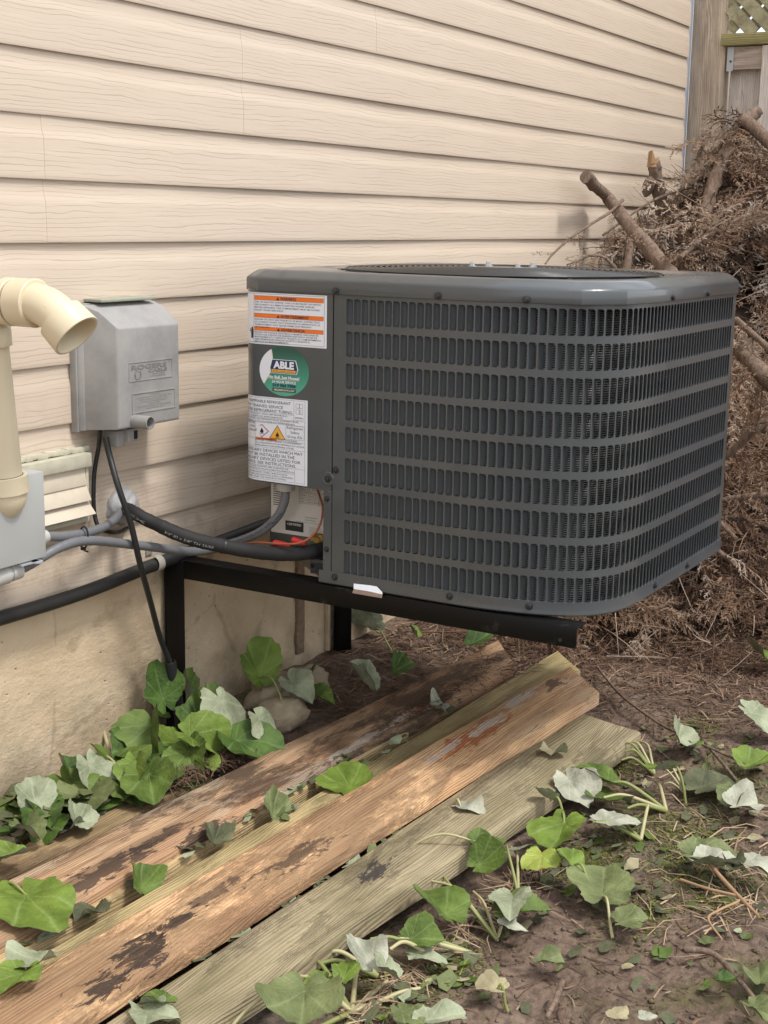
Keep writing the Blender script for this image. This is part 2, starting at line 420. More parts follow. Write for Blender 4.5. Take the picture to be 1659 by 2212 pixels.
M = {}
M['siding'] = m_siding()
M['concrete'] = m_concrete()
M['soil'] = m_soil()
M['trim'] = plain('sky_tinted_trim', (0.36, 0.39, 0.46), 0.4)  # white trim with the blue of the reflected sky put into its colour
def m_ac(name, base, rough=0.33, coat=0.6, spec=0.5):
    t = NT(name, rough, spec=spec, coat=coat)
    o = t.obj(); n1 = t.noise(o, 5, 5, 0.6); n2 = t.noise(o, 300, 2)
    sm = t.ramp(t.noise(o, 14, 6, 0.7), [(0.60, 0.0), (0.80, 1.0)])
    col = t.mix(n1, tuple(c*0.92 for c in base), tuple(c*1.08 for c in base))
    col = t.mix(t.math('MULTIPLY', sm, 0.22), col, (0.2, 0.19, 0.17))
    return t.done(col, t.bump(n2, 0.06, 0.001), t.math('MULTIPLY_ADD', n1, 0.16, rough-0.08))
M['ac'] = m_ac('grey_cabinet_paint', (0.061, 0.067, 0.0705), 0.30, 0.45)
M['ac_dark'] = m_ac('dark_cabinet_paint', (0.028, 0.030, 0.032), 0.45)
M['black'] = m_ac('glossy_black_paint', (0.005, 0.0046, 0.0045), 0.40, 0.0, 0.18)
M['blackplastic'] = plain('black_plastic', (0.016, 0.016, 0.017), 0.42, var=0.3, scale=25)
M['blackdusty'] = plain('dusty_black_pipe', (0.020, 0.0185, 0.017), 0.55, var=0.5, scale=18)
M['foam_rubber'] = plain('foam_rubber', (0.013, 0.012, 0.012), 0.75, var=0.4, scale=16, bump=0.15)
M['screw'] = plain('black_screw', (0.015, 0.015, 0.016), 0.3, spec=0.6)
M['wire_black'] = plain('black_coated_wire', (0.009, 0.010, 0.011), 0.35, coat=0.2)
M['conduit'] = plain('grey_conduit', (0.150, 0.152, 0.160), 0.42, var=0.08)
M['fitting'] = plain('light_grey_fitting', (0.44, 0.43, 0.40), 0.4)
M['greybox'] = plain('grey_enamel_steel', (0.40, 0.405, 0.39), 0.42, var=0.04, scale=4)
def m_cable_box():
    t = NT('weathered_grey_plastic', 0.6, spec=0.35)
    o = t.obj(); a = t.noise(o, 9, 6, 0.65); sz = t.noise(t.map(o, (60, 60, 7)), 1, 5, 0.6)
    col = t.ramp(a, [(0.3, (0.225, 0.215, 0.21)), (0.55, (0.305, 0.295, 0.285)), (0.75, (0.36, 0.34, 0.305))])
    scr = t.math('MULTIPLY', t.ramp(t.noise(t.map(o, (22, 22, 22)), 1, 9, 0.8, 1.2), [(0.60, 0.0), (0.68, 1.0)]), t.ramp(t.noise(o, 6, 3), [(0.5, 0.0), (0.62, 1.0)]))
    col = t.mix(t.math('MULTIPLY', scr, 0.75), col, (0.60, 0.59, 0.58))
    col = t.mix(t.math('MULTIPLY', t.ramp(sz, [(0.52, 0.0), (0.7, 1.0)]), 0.25), col, (0.30, 0.275, 0.22))
    return t.done(col, t.bump(t.math('ADD', a, scr), 0.15, 0.003))
M['cablebox'] = m_cable_box()
M['lid'] = plain('mossy_grey_plastic', (0.30, 0.30, 0.23), 0.7, var=0.3)
M['pvc'] = plain('cream_pvc', (0.63, 0.54, 0.375), 0.36, var=0.04, scale=6)
M['pvc_print'] = plain('dark_joint', (0.06, 0.05, 0.05), 0.5)
M['rust'] = plain('rusty_wire', (0.07, 0.04, 0.02), 0.8)
M['vent'] = plain('weathered_vent_plastic', (0.60, 0.52, 0.41), 0.55, var=0.18, scale=22, bump=0.1)
M['ventdirty'] = plain('dirty_caulk', (0.47, 0.44, 0.34), 0.8, var=0.3, scale=35, bump=0.3)
M['dark'] = plain('opening_shade', (0.012, 0.011, 0.010), 0.9)  # near-black discs and sheets carry the shade inside openings as colour
M['sealfoam'] = plain('grey_sealing_foam', (0.36, 0.35, 0.35), 0.5, var=0.2, scale=40, bump=0.5)
M['clamp'] = plain('grey_strap', (0.34, 0.32, 0.28), 0.5)
M['copper'] = plain('reddish_wire_sheath', (0.30, 0.09, 0.045), 0.5)
M['red'] = plain('red_wire_nut', (0.55, 0.02, 0.02), 0.35)
M['brass'] = plain('brass', (0.55, 0.35, 0.12), 0.3, metal=0.9)
M['zinc'] = plain('zinc_bolt', (0.55, 0.55, 0.55), 0.3, metal=0.9)
M['galv'] = plain('galvanised_steel', (0.42, 0.44, 0.46), 0.45, metal=0.3)
M['white'] = plain('label_white', (0.74, 0.75, 0.80), 0.35, var=0.01)
M['dullwhite'] = plain('label_dull_white', (0.62, 0.58, 0.52), 0.4, var=0.03)
M['ink'] = plain('black_ink', (0.02, 0.02, 0.022), 0.5)
M['inkgrey'] = plain('grey_ink', (0.10, 0.10, 0.11), 0.5)
M['orange'] = plain('orange_ink', (0.80, 0.17, 0.012), 0.4)
M['yellow'] = plain('amber_ink', (0.80, 0.40, 0.05), 0.4)
M['rust_red'] = plain('red_ink', (0.45, 0.03, 0.03), 0.4)
M['navy'] = plain('navy_ink', (0.012, 0.028, 0.085), 0.4)
M['cream'] = plain('cream_ink', (0.75, 0.62, 0.38), 0.4)
def m_teal():
    t = NT('green_print', 0.35)
    z = t.n('SeparateXYZ', {'Vector': t.obj()}, 'Z')
    f = t.n('MapRange', {'Value': z, 'From Min': -0.055, 'From Max': 0.055})
    return t.done(t.ramp(f, [(0.0, (0.10, 0.40, 0.28)), (0.45, (0.045, 0.24, 0.165)), (0.9, (0.022, 0.085, 0.06))]))
M['teal'] = m_teal()
def m_coil():
    t = NT('coil_fins', 0.4, spec=0.5, metal=0.4)
    o = t.obj(); z = t.n('SeparateXYZ', {'Vector': o}, 'Z')
    w = t.math('PINGPONG', t.math('MULTIPLY', z, 420), 1.0)
    col = t.ramp(w, [(0.25, (0.010, 0.010, 0.010)), (0.6, (0.20, 0.197, 0.19))])
    return t.done(col, t.bump(w, 0.8, 0.002))
M['coil'] = m_coil()
DKS = (0.040, 0.026, 0.020); DKB = (0.105, 0.055, 0.032); PALE = (0.58, 0.50, 0.42); ORG = (0.36, 0.115, 0.035)
M['tan'] = m_wood('plank_wood_tan', (0.52, 0.340, 0.200), (0.19, 0.115, 0.066), 1.0, stain=0.85, fungus=0.4, red=0.25, blobs=[(gp(225, 1880, .058), .16, .035, .85, DKS), (gp(330, 1815, .058), .10, .02, .8, DKS), (gp(440, 1795, .058), .10, .025, .85, DKS), (gp(560, 1700, .058), .14, .03, .6, DKB), (gp(700, 1620, .058), .18, .035, .45, DKB), (gp(820, 1570, .058), .10, .018, .6, DKS), (gp(760, 1610, .058), .14, .018, .55, PALE), (gp(880, 1540, .058), .10, .016, .7, PALE), (gp(900, 1530, .058), .08, .012, .7, ORG)])
M['plank1'] = M['tan']
M['plank2'] = m_wood('plank_wood_olive', (0.66, 0.475, 0.250), (0.32, 0.225, 0.110), 2.0, stain=0.25, moss=0.25)
M['plank3'] = m_wood('plank_wood_green', (0.52, 0.400, 0.205), (0.25, 0.190, 0.090), 3.0, stain=0.2, moss=0.50)
M['plank4'] = m_wood('plank_wood_orange', (0.74, 0.470, 0.255), (0.36, 0.205, 0.105), 4.4, stain=0.55, fungus=0.35, red=0.22, blobs=[(gp(310, 2055, .074), .085, .05, .95, DKS), (gp(225, 2125, .074), .07, .03, .92, DKS), (gp(385, 1985, .074), .07, .022, .9, DKS), (gp(460, 1930, .074), .10, .02, .7, DKS), (gp(640, 1850, .074), .14, .03, .7, DKS), (gp(1020, 1592, .074), .20, .035, .9, ORG), (gp(1050, 1570, .074), .12, .016, .75, PALE), (gp(960, 1625, .074), .11, .014, .65, PALE), (gp(1120, 1512, .074), .10, .022, .8, PALE), (gp(1200, 1478, .074), .07, .022, .75, DKS)])
M['plank5'] = m_wood('plank_wood_grey', (0.40, 0.325, 0.205), (0.18, 0.145, 0.088), 5.0, stain=0.30, moss=0.36, blobs=[(gp(815, 1885, .046), .060, .032, .85, (0.030, 0.024, 0.028)), (gp(640, 1935, .046), .08, .03, .35, DKS), (gp(520, 2040, .046), .06, .03, .3, DKS), (gp(1290, 1640, .046), .12, .06, .4, (0.05, 0.045, 0.02))])
M['plank0'] = m_wood('plank_wood_brown', (0.42, 0.285, 0.155), (0.20, 0.13, 0.07), 6.0, stain=0.45, moss=0.25)
M['post'] = m_wood('weathered_post_wood', (0.50, 0.40, 0.30), (0.24, 0.185, 0.145), 7.0, stain=0.0, axis='z')
M['fencewood'] = m_wood('weathered_fence_wood', (0.62, 0.56, 0.50), (0.36, 0.31, 0.28), 8.0, stain=0.0, axis='z')
M['fencerail'] = m_wood('weathered_rail_wood', (0.58, 0.48, 0.41), (0.28, 0.22, 0.19), 9.0, stain=0.0, axis='y')
M['fencegreen'] = m_wood('algae_green_wood', (0.42, 0.38, 0.18), (0.20, 0.18, 0.08), 10.0, stain=0.0, moss=0.5, axis='y')
M['lattice'] = m_wood('lattice_wood', (0.50, 0.46, 0.30), (0.25, 0.22, 0.14), 11.0, stain=0.0, moss=0.3)
def m_bark():
    t = NT('cedar_bark', 0.95, spec=0.2)
    o = t.obj(); a = t.noise(t.map(o, (55, 55, 14)), 1, 6, 0.7, 0.8); b = t.noise(o, 9, 4)
    col = t.ramp(a, [(0.32, (0.060, 0.036, 0.024)), (0.5, (0.165, 0.106, 0.072)), (0.68, (0.28, 0.200, 0.142))])
    col = t.mix(t.math('MULTIPLY', b, 0.5), col, (0.24, 0.19, 0.16))
    return t.done(col, t.bump(a, 1.0, 0.008))
M['bark'] = m_bark()
M['cutwood'] = plain('split_wood', (0.34, 0.20, 0.10), 0.8, var=0.3, scale=60, bump=0.4)
M['cedar'] = m_tone('dead_cedar', [(0.0, (0.045, 0.025, 0.016)), (0.3, (0.120, 0.066, 0.040)), (0.6, (0.22, 0.140, 0.090)), (0.85, (0.34, 0.265, 0.205)), (1.0, (0.45, 0.39, 0.33))])
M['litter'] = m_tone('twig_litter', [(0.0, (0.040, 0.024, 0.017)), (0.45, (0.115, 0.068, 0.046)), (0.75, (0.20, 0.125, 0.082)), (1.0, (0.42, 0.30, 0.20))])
M['moss'] = m_tone('moss_green', [(0.0, (0.045, 0.05, 0.012)), (0.5, (0.095, 0.10, 0.022)), (1.0, (0.20, 0.21, 0.05))])
M['leaf_bright'] = m_leaf('bright_green_leaf', (0.105, 0.158, 0.020), (0.142, 0.205, 0.032), (0.24, 0.31, 0.11), 0.6, 0.15)
M['leaf_mid'] = m_leaf('mid_green_leaf', (0.068, 0.108, 0.018), (0.104, 0.152, 0.028), (0.19, 0.25, 0.09), 0.6, 0.25)
M['leaf_dark'] = m_leaf('dark_green_leaf', (0.040, 0.080, 0.014), (0.075, 0.130, 0.024), (0.16, 0.23, 0.075), 0.58, 0.3)
M['leaf_dull'] = m_leaf('wilted_green_leaf', (0.105, 0.128, 0.044), (0.155, 0.178, 0.072), (0.24, 0.26, 0.12), 0.65, 0.6)
M['leaf_yellow'] = m_leaf('yellowing_leaf', (0.36, 0.38, 0.07), (0.24, 0.32, 0.06), (0.5, 0.5, 0.25), 0.5, 0.2)
M['leaf_pale'] = m_leaf('pale_leaf_underside', (0.215, 0.240, 0.140), (0.305, 0.325, 0.215), (0.38, 0.40, 0.27), 0.7, 0.35, (0.12, 0.12, 0.07))
M['leaf_white'] = m_leaf('bleached_leaf', (0.27, 0.275, 0.20), (0.40, 0.395, 0.31), (0.45, 0.44, 0.34), 0.75, 0.55, (0.14, 0.12, 0.09))
M['leaf_tan'] = m_leaf('tan_dead_leaf', (0.30, 0.26, 0.15), (0.38, 0.335, 0.21), (0.22, 0.18, 0.10), 0.8, 0.5, (0.15, 0.11, 0.06))
M['leaf_rot'] = m_leaf('rotting_leaf', (0.055, 0.060, 0.030), (0.110, 0.115, 0.060), (0.14, 0.13, 0.07), 0.7, 0.7, (0.02, 0.018, 0.012))
M['stalk'] = plain('green_stalk', (0.22, 0.24, 0.075), 0.5, var=0.35, scale=25)
M['stalk_pale'] = plain('pale_stalk', (0.40, 0.36, 0.19), 0.5, var=0.3, scale=25)
M['stone'] = plain('tan_stone', (0.34, 0.27, 0.18), 0.9, var=0.45, scale=28, bump=1.0)
M['twig'] = plain('bare_twig', (0.33, 0.20, 0.11), 0.8, var=0.4, scale=30)

# ================================================================== GROUND
def axis_lines(lo, hi, a, b, step):
    mid = list(np.arange(a, b+1e-6, step))
    out_hi = []; x = b; s = step
    while x < hi: s *= 1.6; x += s; out_hi.append(min(x, hi))
    out_lo = []; x = a; s = step
    while x > lo: s *= 1.6; x -= s; out_lo.append(max(x, lo))
    return np.array(out_lo[::-1] + mid + out_hi)
def ground_z(x, y):
    x = np.asarray(x, float); y = np.asarray(y, float)
    near = np.clip(1.0 - np.maximum(np.abs(x-3.5)-3.0, 0)*0.5, 0, 1)*np.clip(1.0-np.maximum(-y-2.5, 0)*0.5, 0, 1)
    z = (0.030*fbm(x*2.3, y*2.3, 3, 3) + 0.016*fbm(x*11, y*11, 11, 3) + 0.007*fbm(x*38, y*38, 23, 2))*near
    z = z + 0.05*np.clip((x-2.2)/1.5, 0, 1)*np.clip((y+0.35)/0.35, 0, 1) - 0.02
    return z
xs = axis_lines(-200, 200, 1.0, 6.0, 0.016); ys = axis_lines(-200, 200, -1.9, 0.05, 0.016)
GX, GY = np.meshgrid(xs, ys)
GZ = ground_z(GX, GY)
gb = MB()
nx = len(xs); ny = len(ys)
gb.v = np.stack([GX.ravel(), GY.ravel(), GZ.ravel()], 1).tolist()
idx = np.arange(nx*ny).reshape(ny, nx)
gb.f = np.stack([idx[:-1, :-1].ravel(), idx[:-1, 1:].ravel(), idx[1:, 1:].ravel(), idx[1:, :-1].ravel()], 1).tolist()
gb.m = [0]*len(gb.f); gb.s = [True]*len(gb.f); gb.at = [0]*len(gb.v)
g = gb.build('ground', M['soil'], angle=180); tag(g, 'bare brown soil beside the house', None, None, 'structure')
def gz(x, y): return float(ground_z(x, y))

# ================================================================== HOUSE
house = thing('house', 'beige vinyl clad house wall on a parged concrete foundation', 'house', (0, 0, 0))
E_ = 0.127
PROF = [(0.0060, 0.0035), (0.0140, 0.0), (0.0148, 0.003), (0.0142, 0.010), (0.0135, 0.078), (0.0122, 0.086), (0.0098, 0.095), (0.0082, 0.104), (0.0076, 0.115), (0.0074, 0.131)]
def siding_panel(x0, x1, z0, lap=0.0):
    mb = MB(); n = len(PROF)
    nx_ = max(2, int((x1-x0)/0.35)); rs = []
    for i in range(nx_+1):
        x = x0+(x1-x0)*i/nx_
        w = 0.0014*math.sin(x*2.1+z0*40)+0.001*math.sin(x*5.3+z0*17)
        rs.append([(x, 0.0148-(y+lap+w*min(1, y/0.012)), z0+z) for y, z in PROF])
    mb.rings(rs, 0, True, False, False, False)
    vs = rs[0]; mb.add(vs + [(x0, 0.0148, z0), (x0, 0.0148, z0+0.131)], [tuple(range(n)) + (n+1, n)], 0)
    vs = rs[-1]; mb.add(vs + [(x1, 0.0148, z0), (x1, 0.0148, z0+0.131)], [tuple(range(n)) + (n+1, n)], 0)
    return mb.build('siding_panel', M['siding'], house, angle=28)
zlap0 = 1.5725
joints = {}   # course pair -> joint positions
jA = wp(525, 232).x; jB = wp(95, 330).x; jC = wp(815, 10).x
for k in range(-13, 10):
    pair = (k)//2
    js = {0: [jA], 1: [jB], -1: [jC], 2: [5.2, 1.55], 3: [1.2, 4.86], 4: [0.85, 4.5]}.get(pair)
    if js is None: js = [1.1+((pair*1.37) % 3.4)]
    cuts = [-5.0] + sorted(js + [j-3.66 for j in js if j-3.66 > -5] + [j+3.66 for j in js if j+3.66 < 6.05]) + [6.104]
    for i, (a, b) in enumerate(zip(cuts[:-1], cuts[1:])):
        if b-a < 0.05: continue
        siding_panel(a, b+(0.03 if b < 6 else 0), zlap0-E_*k, 0.0006 if i % 2 == 0 else 0.0)
mb = MB(); mb.box((6.125, 0.022, 1.86), (0.060, 0.028, 2.87))
mb.build('corner_trim', M['trim'], house, bevel=0.002)
# wall body behind the siding, foundation
mb = MB(); mb.box((0.55, 1.6, 1.93), (11.08, 3.15, 3.0)); mb.build('wall_core', M['concrete'], house)
mb = MB()
fx = np.arange(-5, 6.101, 0.03); fz = np.arange(-0.35, 0.4251, 0.03); fz[-1] = 0.426
FX, FZ = np.meshgrid(fx, fz)
FY = 0.028 - 0.010*fbm(FX*4, FZ*4, 51, 4) - 0.004*fbm(FX*22, FZ*22, 61, 2)
b = np.arange(FX.size).reshape(FX.shape)
mb.v = np.stack([FX.ravel(), FY.ravel(), FZ.ravel()], 1).tolist(); mb.at = [0]*FX.size
mb.f = np.stack([b[:-1, :-1].ravel(), b[:-1, 1:].ravel(), b[1:, 1:].ravel(), b[1:, :-1].ravel()], 1).tolist()
mb.m = [0]*len(mb.f); mb.s = [True]*len(mb.f)
mb.box((0.55, 1.6, 0.03), (11.1, 3.10, 0.78))
mb.build('foundation', M['concrete'], house, angle=180)
# recessed form joint strip and old form ties in the foundation
c0 = wp(650, 1300, 0.02)
mb = MB()
for k in range(12):
    z0 = 0.05+k*0.031; w = 0.034+0.008*RNG.random()
    mb.box((c0.x+RNG.uniform(-.003, .003), 0.024, z0+0.015), (w, 0.014, 0.033))
mb.build('form_joint', plain('rough_mortar', (0.20, 0.135, 0.085), 0.95, var=0.5, scale=60, bump=0.8), house, bevel=0.003)
mb = MB(); c1 = wp(708, 1340, 0.02); mb.box((c1.x, 0.020, 0.22), (0.012, 0.014, 0.40)); mb.build('form_joint', M['concrete'], house, bevel=0.003)

# ================================================================== PLANKS
def plank(label, FL, FR, NL, NR, zt, th, mat, xl, endF=None, endN=None, warp=0.004, seed=0, cut=(0, 0)):
    F0, F1 = gp(*FL, zt), gp(*FR, zt); N0, N1 = gp(*NL, zt), gp(*NR, zt)
    def line(a, b, x): return a + (b-a)*((x-a.x)/(b.x-a.x))
    xF = F1.x if endF is None else endF; xN = N1.x if endN is None else endN
    nseg = 60; rs = []; rr = 0.007
    for i in range(nseg+1):
        t = i/nseg
        f = line(F0, F1, xl+(xF-xl)*t); n = line(N0, N1, xl+(xN-xl)*t)
        f.y += 0.003*math.sin(t*11+seed)+0.0015*math.sin(t*37+seed*3); n.y += 0.003*math.sin(t*9+seed*2)+0.002*math.sin(t*29+seed)
        zz = zt + warp*math.sin(t*5+seed)
        d = (n-f); w = d.length; d.normalize()
        def P(u, z): return (f.x+d.x*u, f.y+d.y*u, z)
        cup = 0.0015
        rs.append([P(0, zz-th), P(0, zz-rr), P(rr*.3, zz-rr*.3), P(rr, zz), P(w*.33, zz-cup), P(w*.66, zz-cup), P(w-rr, zz), P(w-rr*.3, zz-rr*.3), P(w, zz-rr), P(w, zz-th)])
    mb = MB(); mb.rings(rs, 0, True, True, True, True)
    o = Vector(rs[nseg//2][4])
    ob = mb.build('plank', mat, None, angle=50)
    return tag(ob, label, 'plank', 'old deck boards laid side by side on the soil')
plank('half buried short brown board beside the foundation, under the wilted leaves', (20, 1845), (330, 1660), (100, 1850), (480, 1668), 0.022, 0.03, M['plank0'], 1.2, seed=6, endF=2.42, endN=2.36)
plank('weathered plank with dark rot stains and pale fungus, nearest the house wall', (80, 1868), (1075, 1380), (190, 1934), (1110, 1437), 0.058, 0.036, M['plank1'], 0.7, seed=1)
plank('narrow olive board lying low between the rot stained plank and the mossy board', (170, 1944), (1098, 1421), (259, 1931), (1062, 1468), 0.042, 0.034, M['plank2'], 0.7, seed=2, endN=gp(1122, 1442, 0.042).x)
plank('mossy green tinted board partly covered by the orange plank', (259, 1958), (1206, 1408), (459, 1905), (1256, 1452), 0.050, 0.036, M['plank3'], 0.7, seed=3)
plank('orange tan plank with flaking bark and black mud patches, laid over the mossy board', (93, 2084), (1230, 1440), (148, 2203), (1294, 1497), 0.074, 0.032, M['plank4'], 0.7, seed=4)
plank('wide grey green board with a black smudge, outermost towards the open soil', (230, 2212), (1252, 1537), (640, 2085), (1386, 1580), 0.046, 0.042, M['plank5'], 0.7, seed=5)
# dark crevices between boards stay soil

# ================================================================== AIR CONDITIONER
ac = thing('air_conditioner', 'dark grey outdoor air conditioner with louvered sides on a black wall bracket', 'air conditioner', (2.98, -0.65, 0.454))
X0 = 2.55; YS = -0.463; LF = 0.194; R0 = 0.060
def pan(d):                       # control panel outline, d measured from the seam towards the wall
    if d <= LF: return Vector((X0, YS+d, 0)), Vector((-1, 0, 0))
    a = (d-LF)/R0
    if a < PI/2: return Vector((X0+R0-R0*math.cos(a), YS+LF+R0*math.sin(a), 0)), Vector((-math.cos(a), math.sin(a), 0))
    return Vector((X0+R0+(d-LF-R0*PI/2), YS+LF+R0, 0)), Vector((0, 1, 0))
def panp(d, z, off=0.0):
    p, n = pan(d); return (p.x+n.x*off, p.y+n.y*off, z)
gpts = smooth_path([(2.55, -.463, 0), (2.55, -.58, 0), (2.55, -.70, 0), (2.5505, -.78, 0), (2.555, -.84, 0), (2.5645, -.90, 0), (2.579, -.955, 0), (2.600, -1.005, 0), (2.634, -1.048, 0), (2.69, -1.077, 0), (2.76, -1.0885, 0), (2.86, -1.092, 0), (3.0, -1.092, 0), (3.2, -1.090, 0), (3.36, -1.088, 0), (3.395, -1.078, 0), (3.415, -1.050, 0), (3.42, -1.00, 0)], 14)
gs = [0.0]
for a, b in zip(gpts[:-1], gpts[1:]): gs.append(gs[-1]+(b-a).length)
def gpath(s):
    i = int(np.clip(np.searchsorted(gs, s)-1, 0, len(gs)-2))
    t = (s-gs[i])/(gs[i+1]-gs[i]); p = gpts[i].lerp(gpts[i+1], t)
    a = gpts[max(i-1, 0)]; b = gpts[min(i+2, len(gpts)-1)]; tg = (b-a).normalized()
    return p, tg, Vector((tg.y, -tg.x, 0))
def gpt(s, z, off=0.0):
    p, t, n = gpath(s); return (p.x+n.x*off, p.y+n.y*off, z)
ZTOP = [1.0833-0.0685*i - (0.0 if i else 0.0) for i in range(9)]; HH = 0.0535
S0 = 0.0325; PITCH = 0.0191; SW = 0.0160
S_END = next(s for s, p in zip(gs, gpts) if p.x > 3.345)
NCOL = int((S_END-S0)/PITCH)
def gsheet(mb, s0, s1, z0, z1, n):
    rect(mb, lambda u, v: gpt(u, v), s0, z0, s1, z1, 0, n)
mb = MB()
c0_, c1_ = S0-(PITCH-SW)/2, S0-(PITCH-SW)/2+NCOL*PITCH
gsheet(mb, 0.0015, gs[-1], ZTOP[0]+0.0075, 1.094, 120)
gsheet(mb, 0.0015, gs[-1], 0.462, ZTOP[8]-HH-0.0075, 120)
gsheet(mb, 0.0015, c0_, ZTOP[8]-HH-0.0075, ZTOP[0]+0.0075, 3)
gsheet(mb, c1_, gs[-1], ZTOP[8]-HH-0.0075, ZTOP[0]+0.0075, 8)
rc = 0.0058
arcs = [(rc*(1-math.sin(a)), rc*(1-math.cos(a))) for a in (PI/2, PI/3, PI/6, 0)][::1]   # (inset x, height)
for r in range(9):
    zt = ZTOP[r]; zb = zt-HH
    ct = zt+0.0075; cb = (ZTOP[r+1]+0.0075) if r < 8 else zb-0.0075
    lev = []
    for a in (0, PI/6, PI/3, PI/2): lev.append((zb+rc*(1-math.cos(a)), rc*(1-math.sin(a))))
    for a in (PI/2, PI/3, PI/6, 0): lev.append((zt-rc*(1-math.cos(a)), rc*(1-math.sin(a))))
    for c in range(NCOL):
        s0 = c0_+c*PITCH; sl = s0+(PITCH-SW)/2; sr = sl+SW; s1 = s0+PITCH
        vs = []; fs = []
        for z, ins in lev:
            lx = sl+ins*0.35; rx = sr-ins
            vs += [gpt(s0, z), gpt(lx, z), gpt(lx, z, -0.0022), gpt(rx, z, -0.0022), gpt(rx, z), gpt(s1, z)]
        n = len(lev)
        for i in range(n-1):
            b = i*6
            fs += [(b, b+1, b+7, b+6), (b+1, b+2, b+8, b+7), (b+3, b+4, b+10, b+9), (b+4, b+5, b+11, b+10)]
        vs += [gpt(s0, cb), gpt(sl+rc*.35, cb), gpt(sr-rc, cb), gpt(s1, cb), gpt(s0, ct), gpt(sl+rc*.35, ct), gpt(sr-rc, ct), gpt(s1, ct)]
        k = n*6; l = (n-1)*6
        fs += [(k, k+1, 1, 0), (k+1, k+2, 4, 1), (k+2, k+3, 5, 4), (1, 4, 3, 2)]
        fs += [(l, l+1, k+5, k+4), (l+1, l+4, k+6, k+5), (l+4, l+5, k+7, k+6), (l+1, l+2, l+3, l+4)]
        mb.add(vs, fs, 0, True)
mb.build('louvered_guard', M['ac'], ac, angle=40)
# one louver blade, local axes: x outward, y along the face, z up; hinged at its left edge, free right edge pushed in
lb = MB()
prof = [(0.0, 0.0), (0.0016, -0.0036), (0.0040, -0.0066), (0.0074, -0.0092), (0.0104, -0.0112)]
vs = []; fs = []; cutc = [0.0010, 0.0, 0.0, 0.0012, 0.0050]
for (u, n), c in zip(prof, cutc):
    for z in (-HH/2+c, -HH/2+0.006+c*.5, 0, HH/2-0.006-c*.5, HH/2-c): vs.append((n-0.0006, u, z))
for i in range(len(prof)-1):
    for j in range(4): fs.append((i*5+j, (i+1)*5+j, (i+1)*5+j+1, i*5+j+1))
lb.add(vs, fs, 0, True)
louver_mesh = None; rest = MB(); nl = 0
for c in range(NCOL):
    sl = c0_+c*PITCH+(PITCH-SW)/2
    p, t, n = gpath(sl); tm = gpath(sl+SW/2)[1]; nm = Vector((tm.y, -tm.x, 0))
    for r in range(9):
        R3 = Matrix((nm, tm, Vector((0, 0, 1)))).transposed()
        pos = Vector((p.x, p.y, ZTOP[r]-HH/2))
        if nl < 297:
            if louver_mesh is None:
                o = lb.build('louver', M['ac'], ac, loc=(0, 0, 0), angle=180); louver_mesh = o
            else:
                o = louver_mesh.copy(); COL.objects.link(o)
            o.matrix_basis = Matrix.Translation(pos-Vector(ac['_w'])) @ R3.to_4x4()
            nl += 1
        else: rest.add([R3 @ Vector(v) + pos for v in vs], fs, 0, True)
o = rest.build('louver', M['ac'], ac, angle=180); o['kind'] = 'stuff'
# coil behind the guard
mb = MB(); rect(mb, lambda u, v: gpt(u, v, -0.024), 0.03, 0.47, gs[-1], 1.10, 0, 120); mb.build('coil', M['coil'], ac, angle=180)
# far sides of the cabinet (plain)
mb = MB()
mb.rings([[(3.42, -1.00, z), (3.42, -.30, z), (3.40, -.24, z), (3.36, -.212, z), (2.80, -.212, z)] for z in (0.462, 1.094)], 0, False, False, False, False)
mb.build('rear_guard', M['ac'], ac)
# corner control panel with the stickers
mb = MB(); ZP = 0.664
rect(mb, lambda d, z: panp(d, z), 0.0015, ZP, 0.42, 1.096, 0, 40)
rect(mb, lambda d, z: panp(d, ZP, -z), 0.0015, 0.0, 0.42, 0.012, 0, 40)
rect(mb, lambda d, z: panp(0.0015, d, -z), ZP, 0.0, 1.096, 0.010, 0, 2)
mb.build('control_cover', M['ac'], ac, angle=40)
# underside, inner recess, flange strip below the cover
mb = MB(); mb.add([panp(d, ZP+0.004, -0.004) for d in np.linspace(0.0, 0.40, 14)] + [(2.85, -.463, ZP+0.004)], [tuple(range(15))]); mb.build('cover_underside', M['ac'], ac)
rx0, ry0, ry1 = 2.652, -0.2255, -0.430
mb = MB(); mb.box((rx0+0.01, (ry0+ry1)/2, (0.472+ZP+0.004)/2), (0.02, ry0-ry1, ZP+0.002-0.472)); mb.build('valve_recess_panel', M['ac'], ac, bevel=0.001)
mb = MB(); mb.box((X0+0.0505, YS+0.0015, 0.566), (0.100, 0.003, 0.192)); mb.box((X0-0.001, YS+0.010, 0.566), (0.003, 0.020, 0.192)); mb.build('guard_flange', M['ac'], ac)
# base pan
def outline(off, n_=None):
    pts = []
    for s in np.linspace(0, gs[-1], 70):
        p, t, n = gpath(s); pts.append((p.x+n.x*off, p.y+n.y*off))
    pts += [(3.42+off, -.30), (3.40+off*.8, -.24+off*.8), (3.36, -.212+off), (2.80, -.212+off)]
    return pts
def pan_outline(off):
    pts = outline(off)
    return [(X0-off, YS+0.030)] + pts[1:] + [(2.74, -.215+off), (X0+.03-off, YS+0.045)]
mb = MB()
prof = [(0.0035, 0.483), (0.0035, 0.466), (0.004, 0.4625), (0.0045, 0.457), (0.001, 0.4535), (-0.02, 0.4535)]
mb.rings([[(x, y, z) for x, y in pan_outline(o)] for o, z in prof], 0, True, True, False, True)
mb.rings([[(x, y, z) for x, y in pan_outline(o)] for o, z in ((0.0035, 0.483), (0.0008, 0.4832), (-0.04, 0.478))], 0, True, True, False, True)
mb.build('base_pan', M['ac'], ac, angle=40)
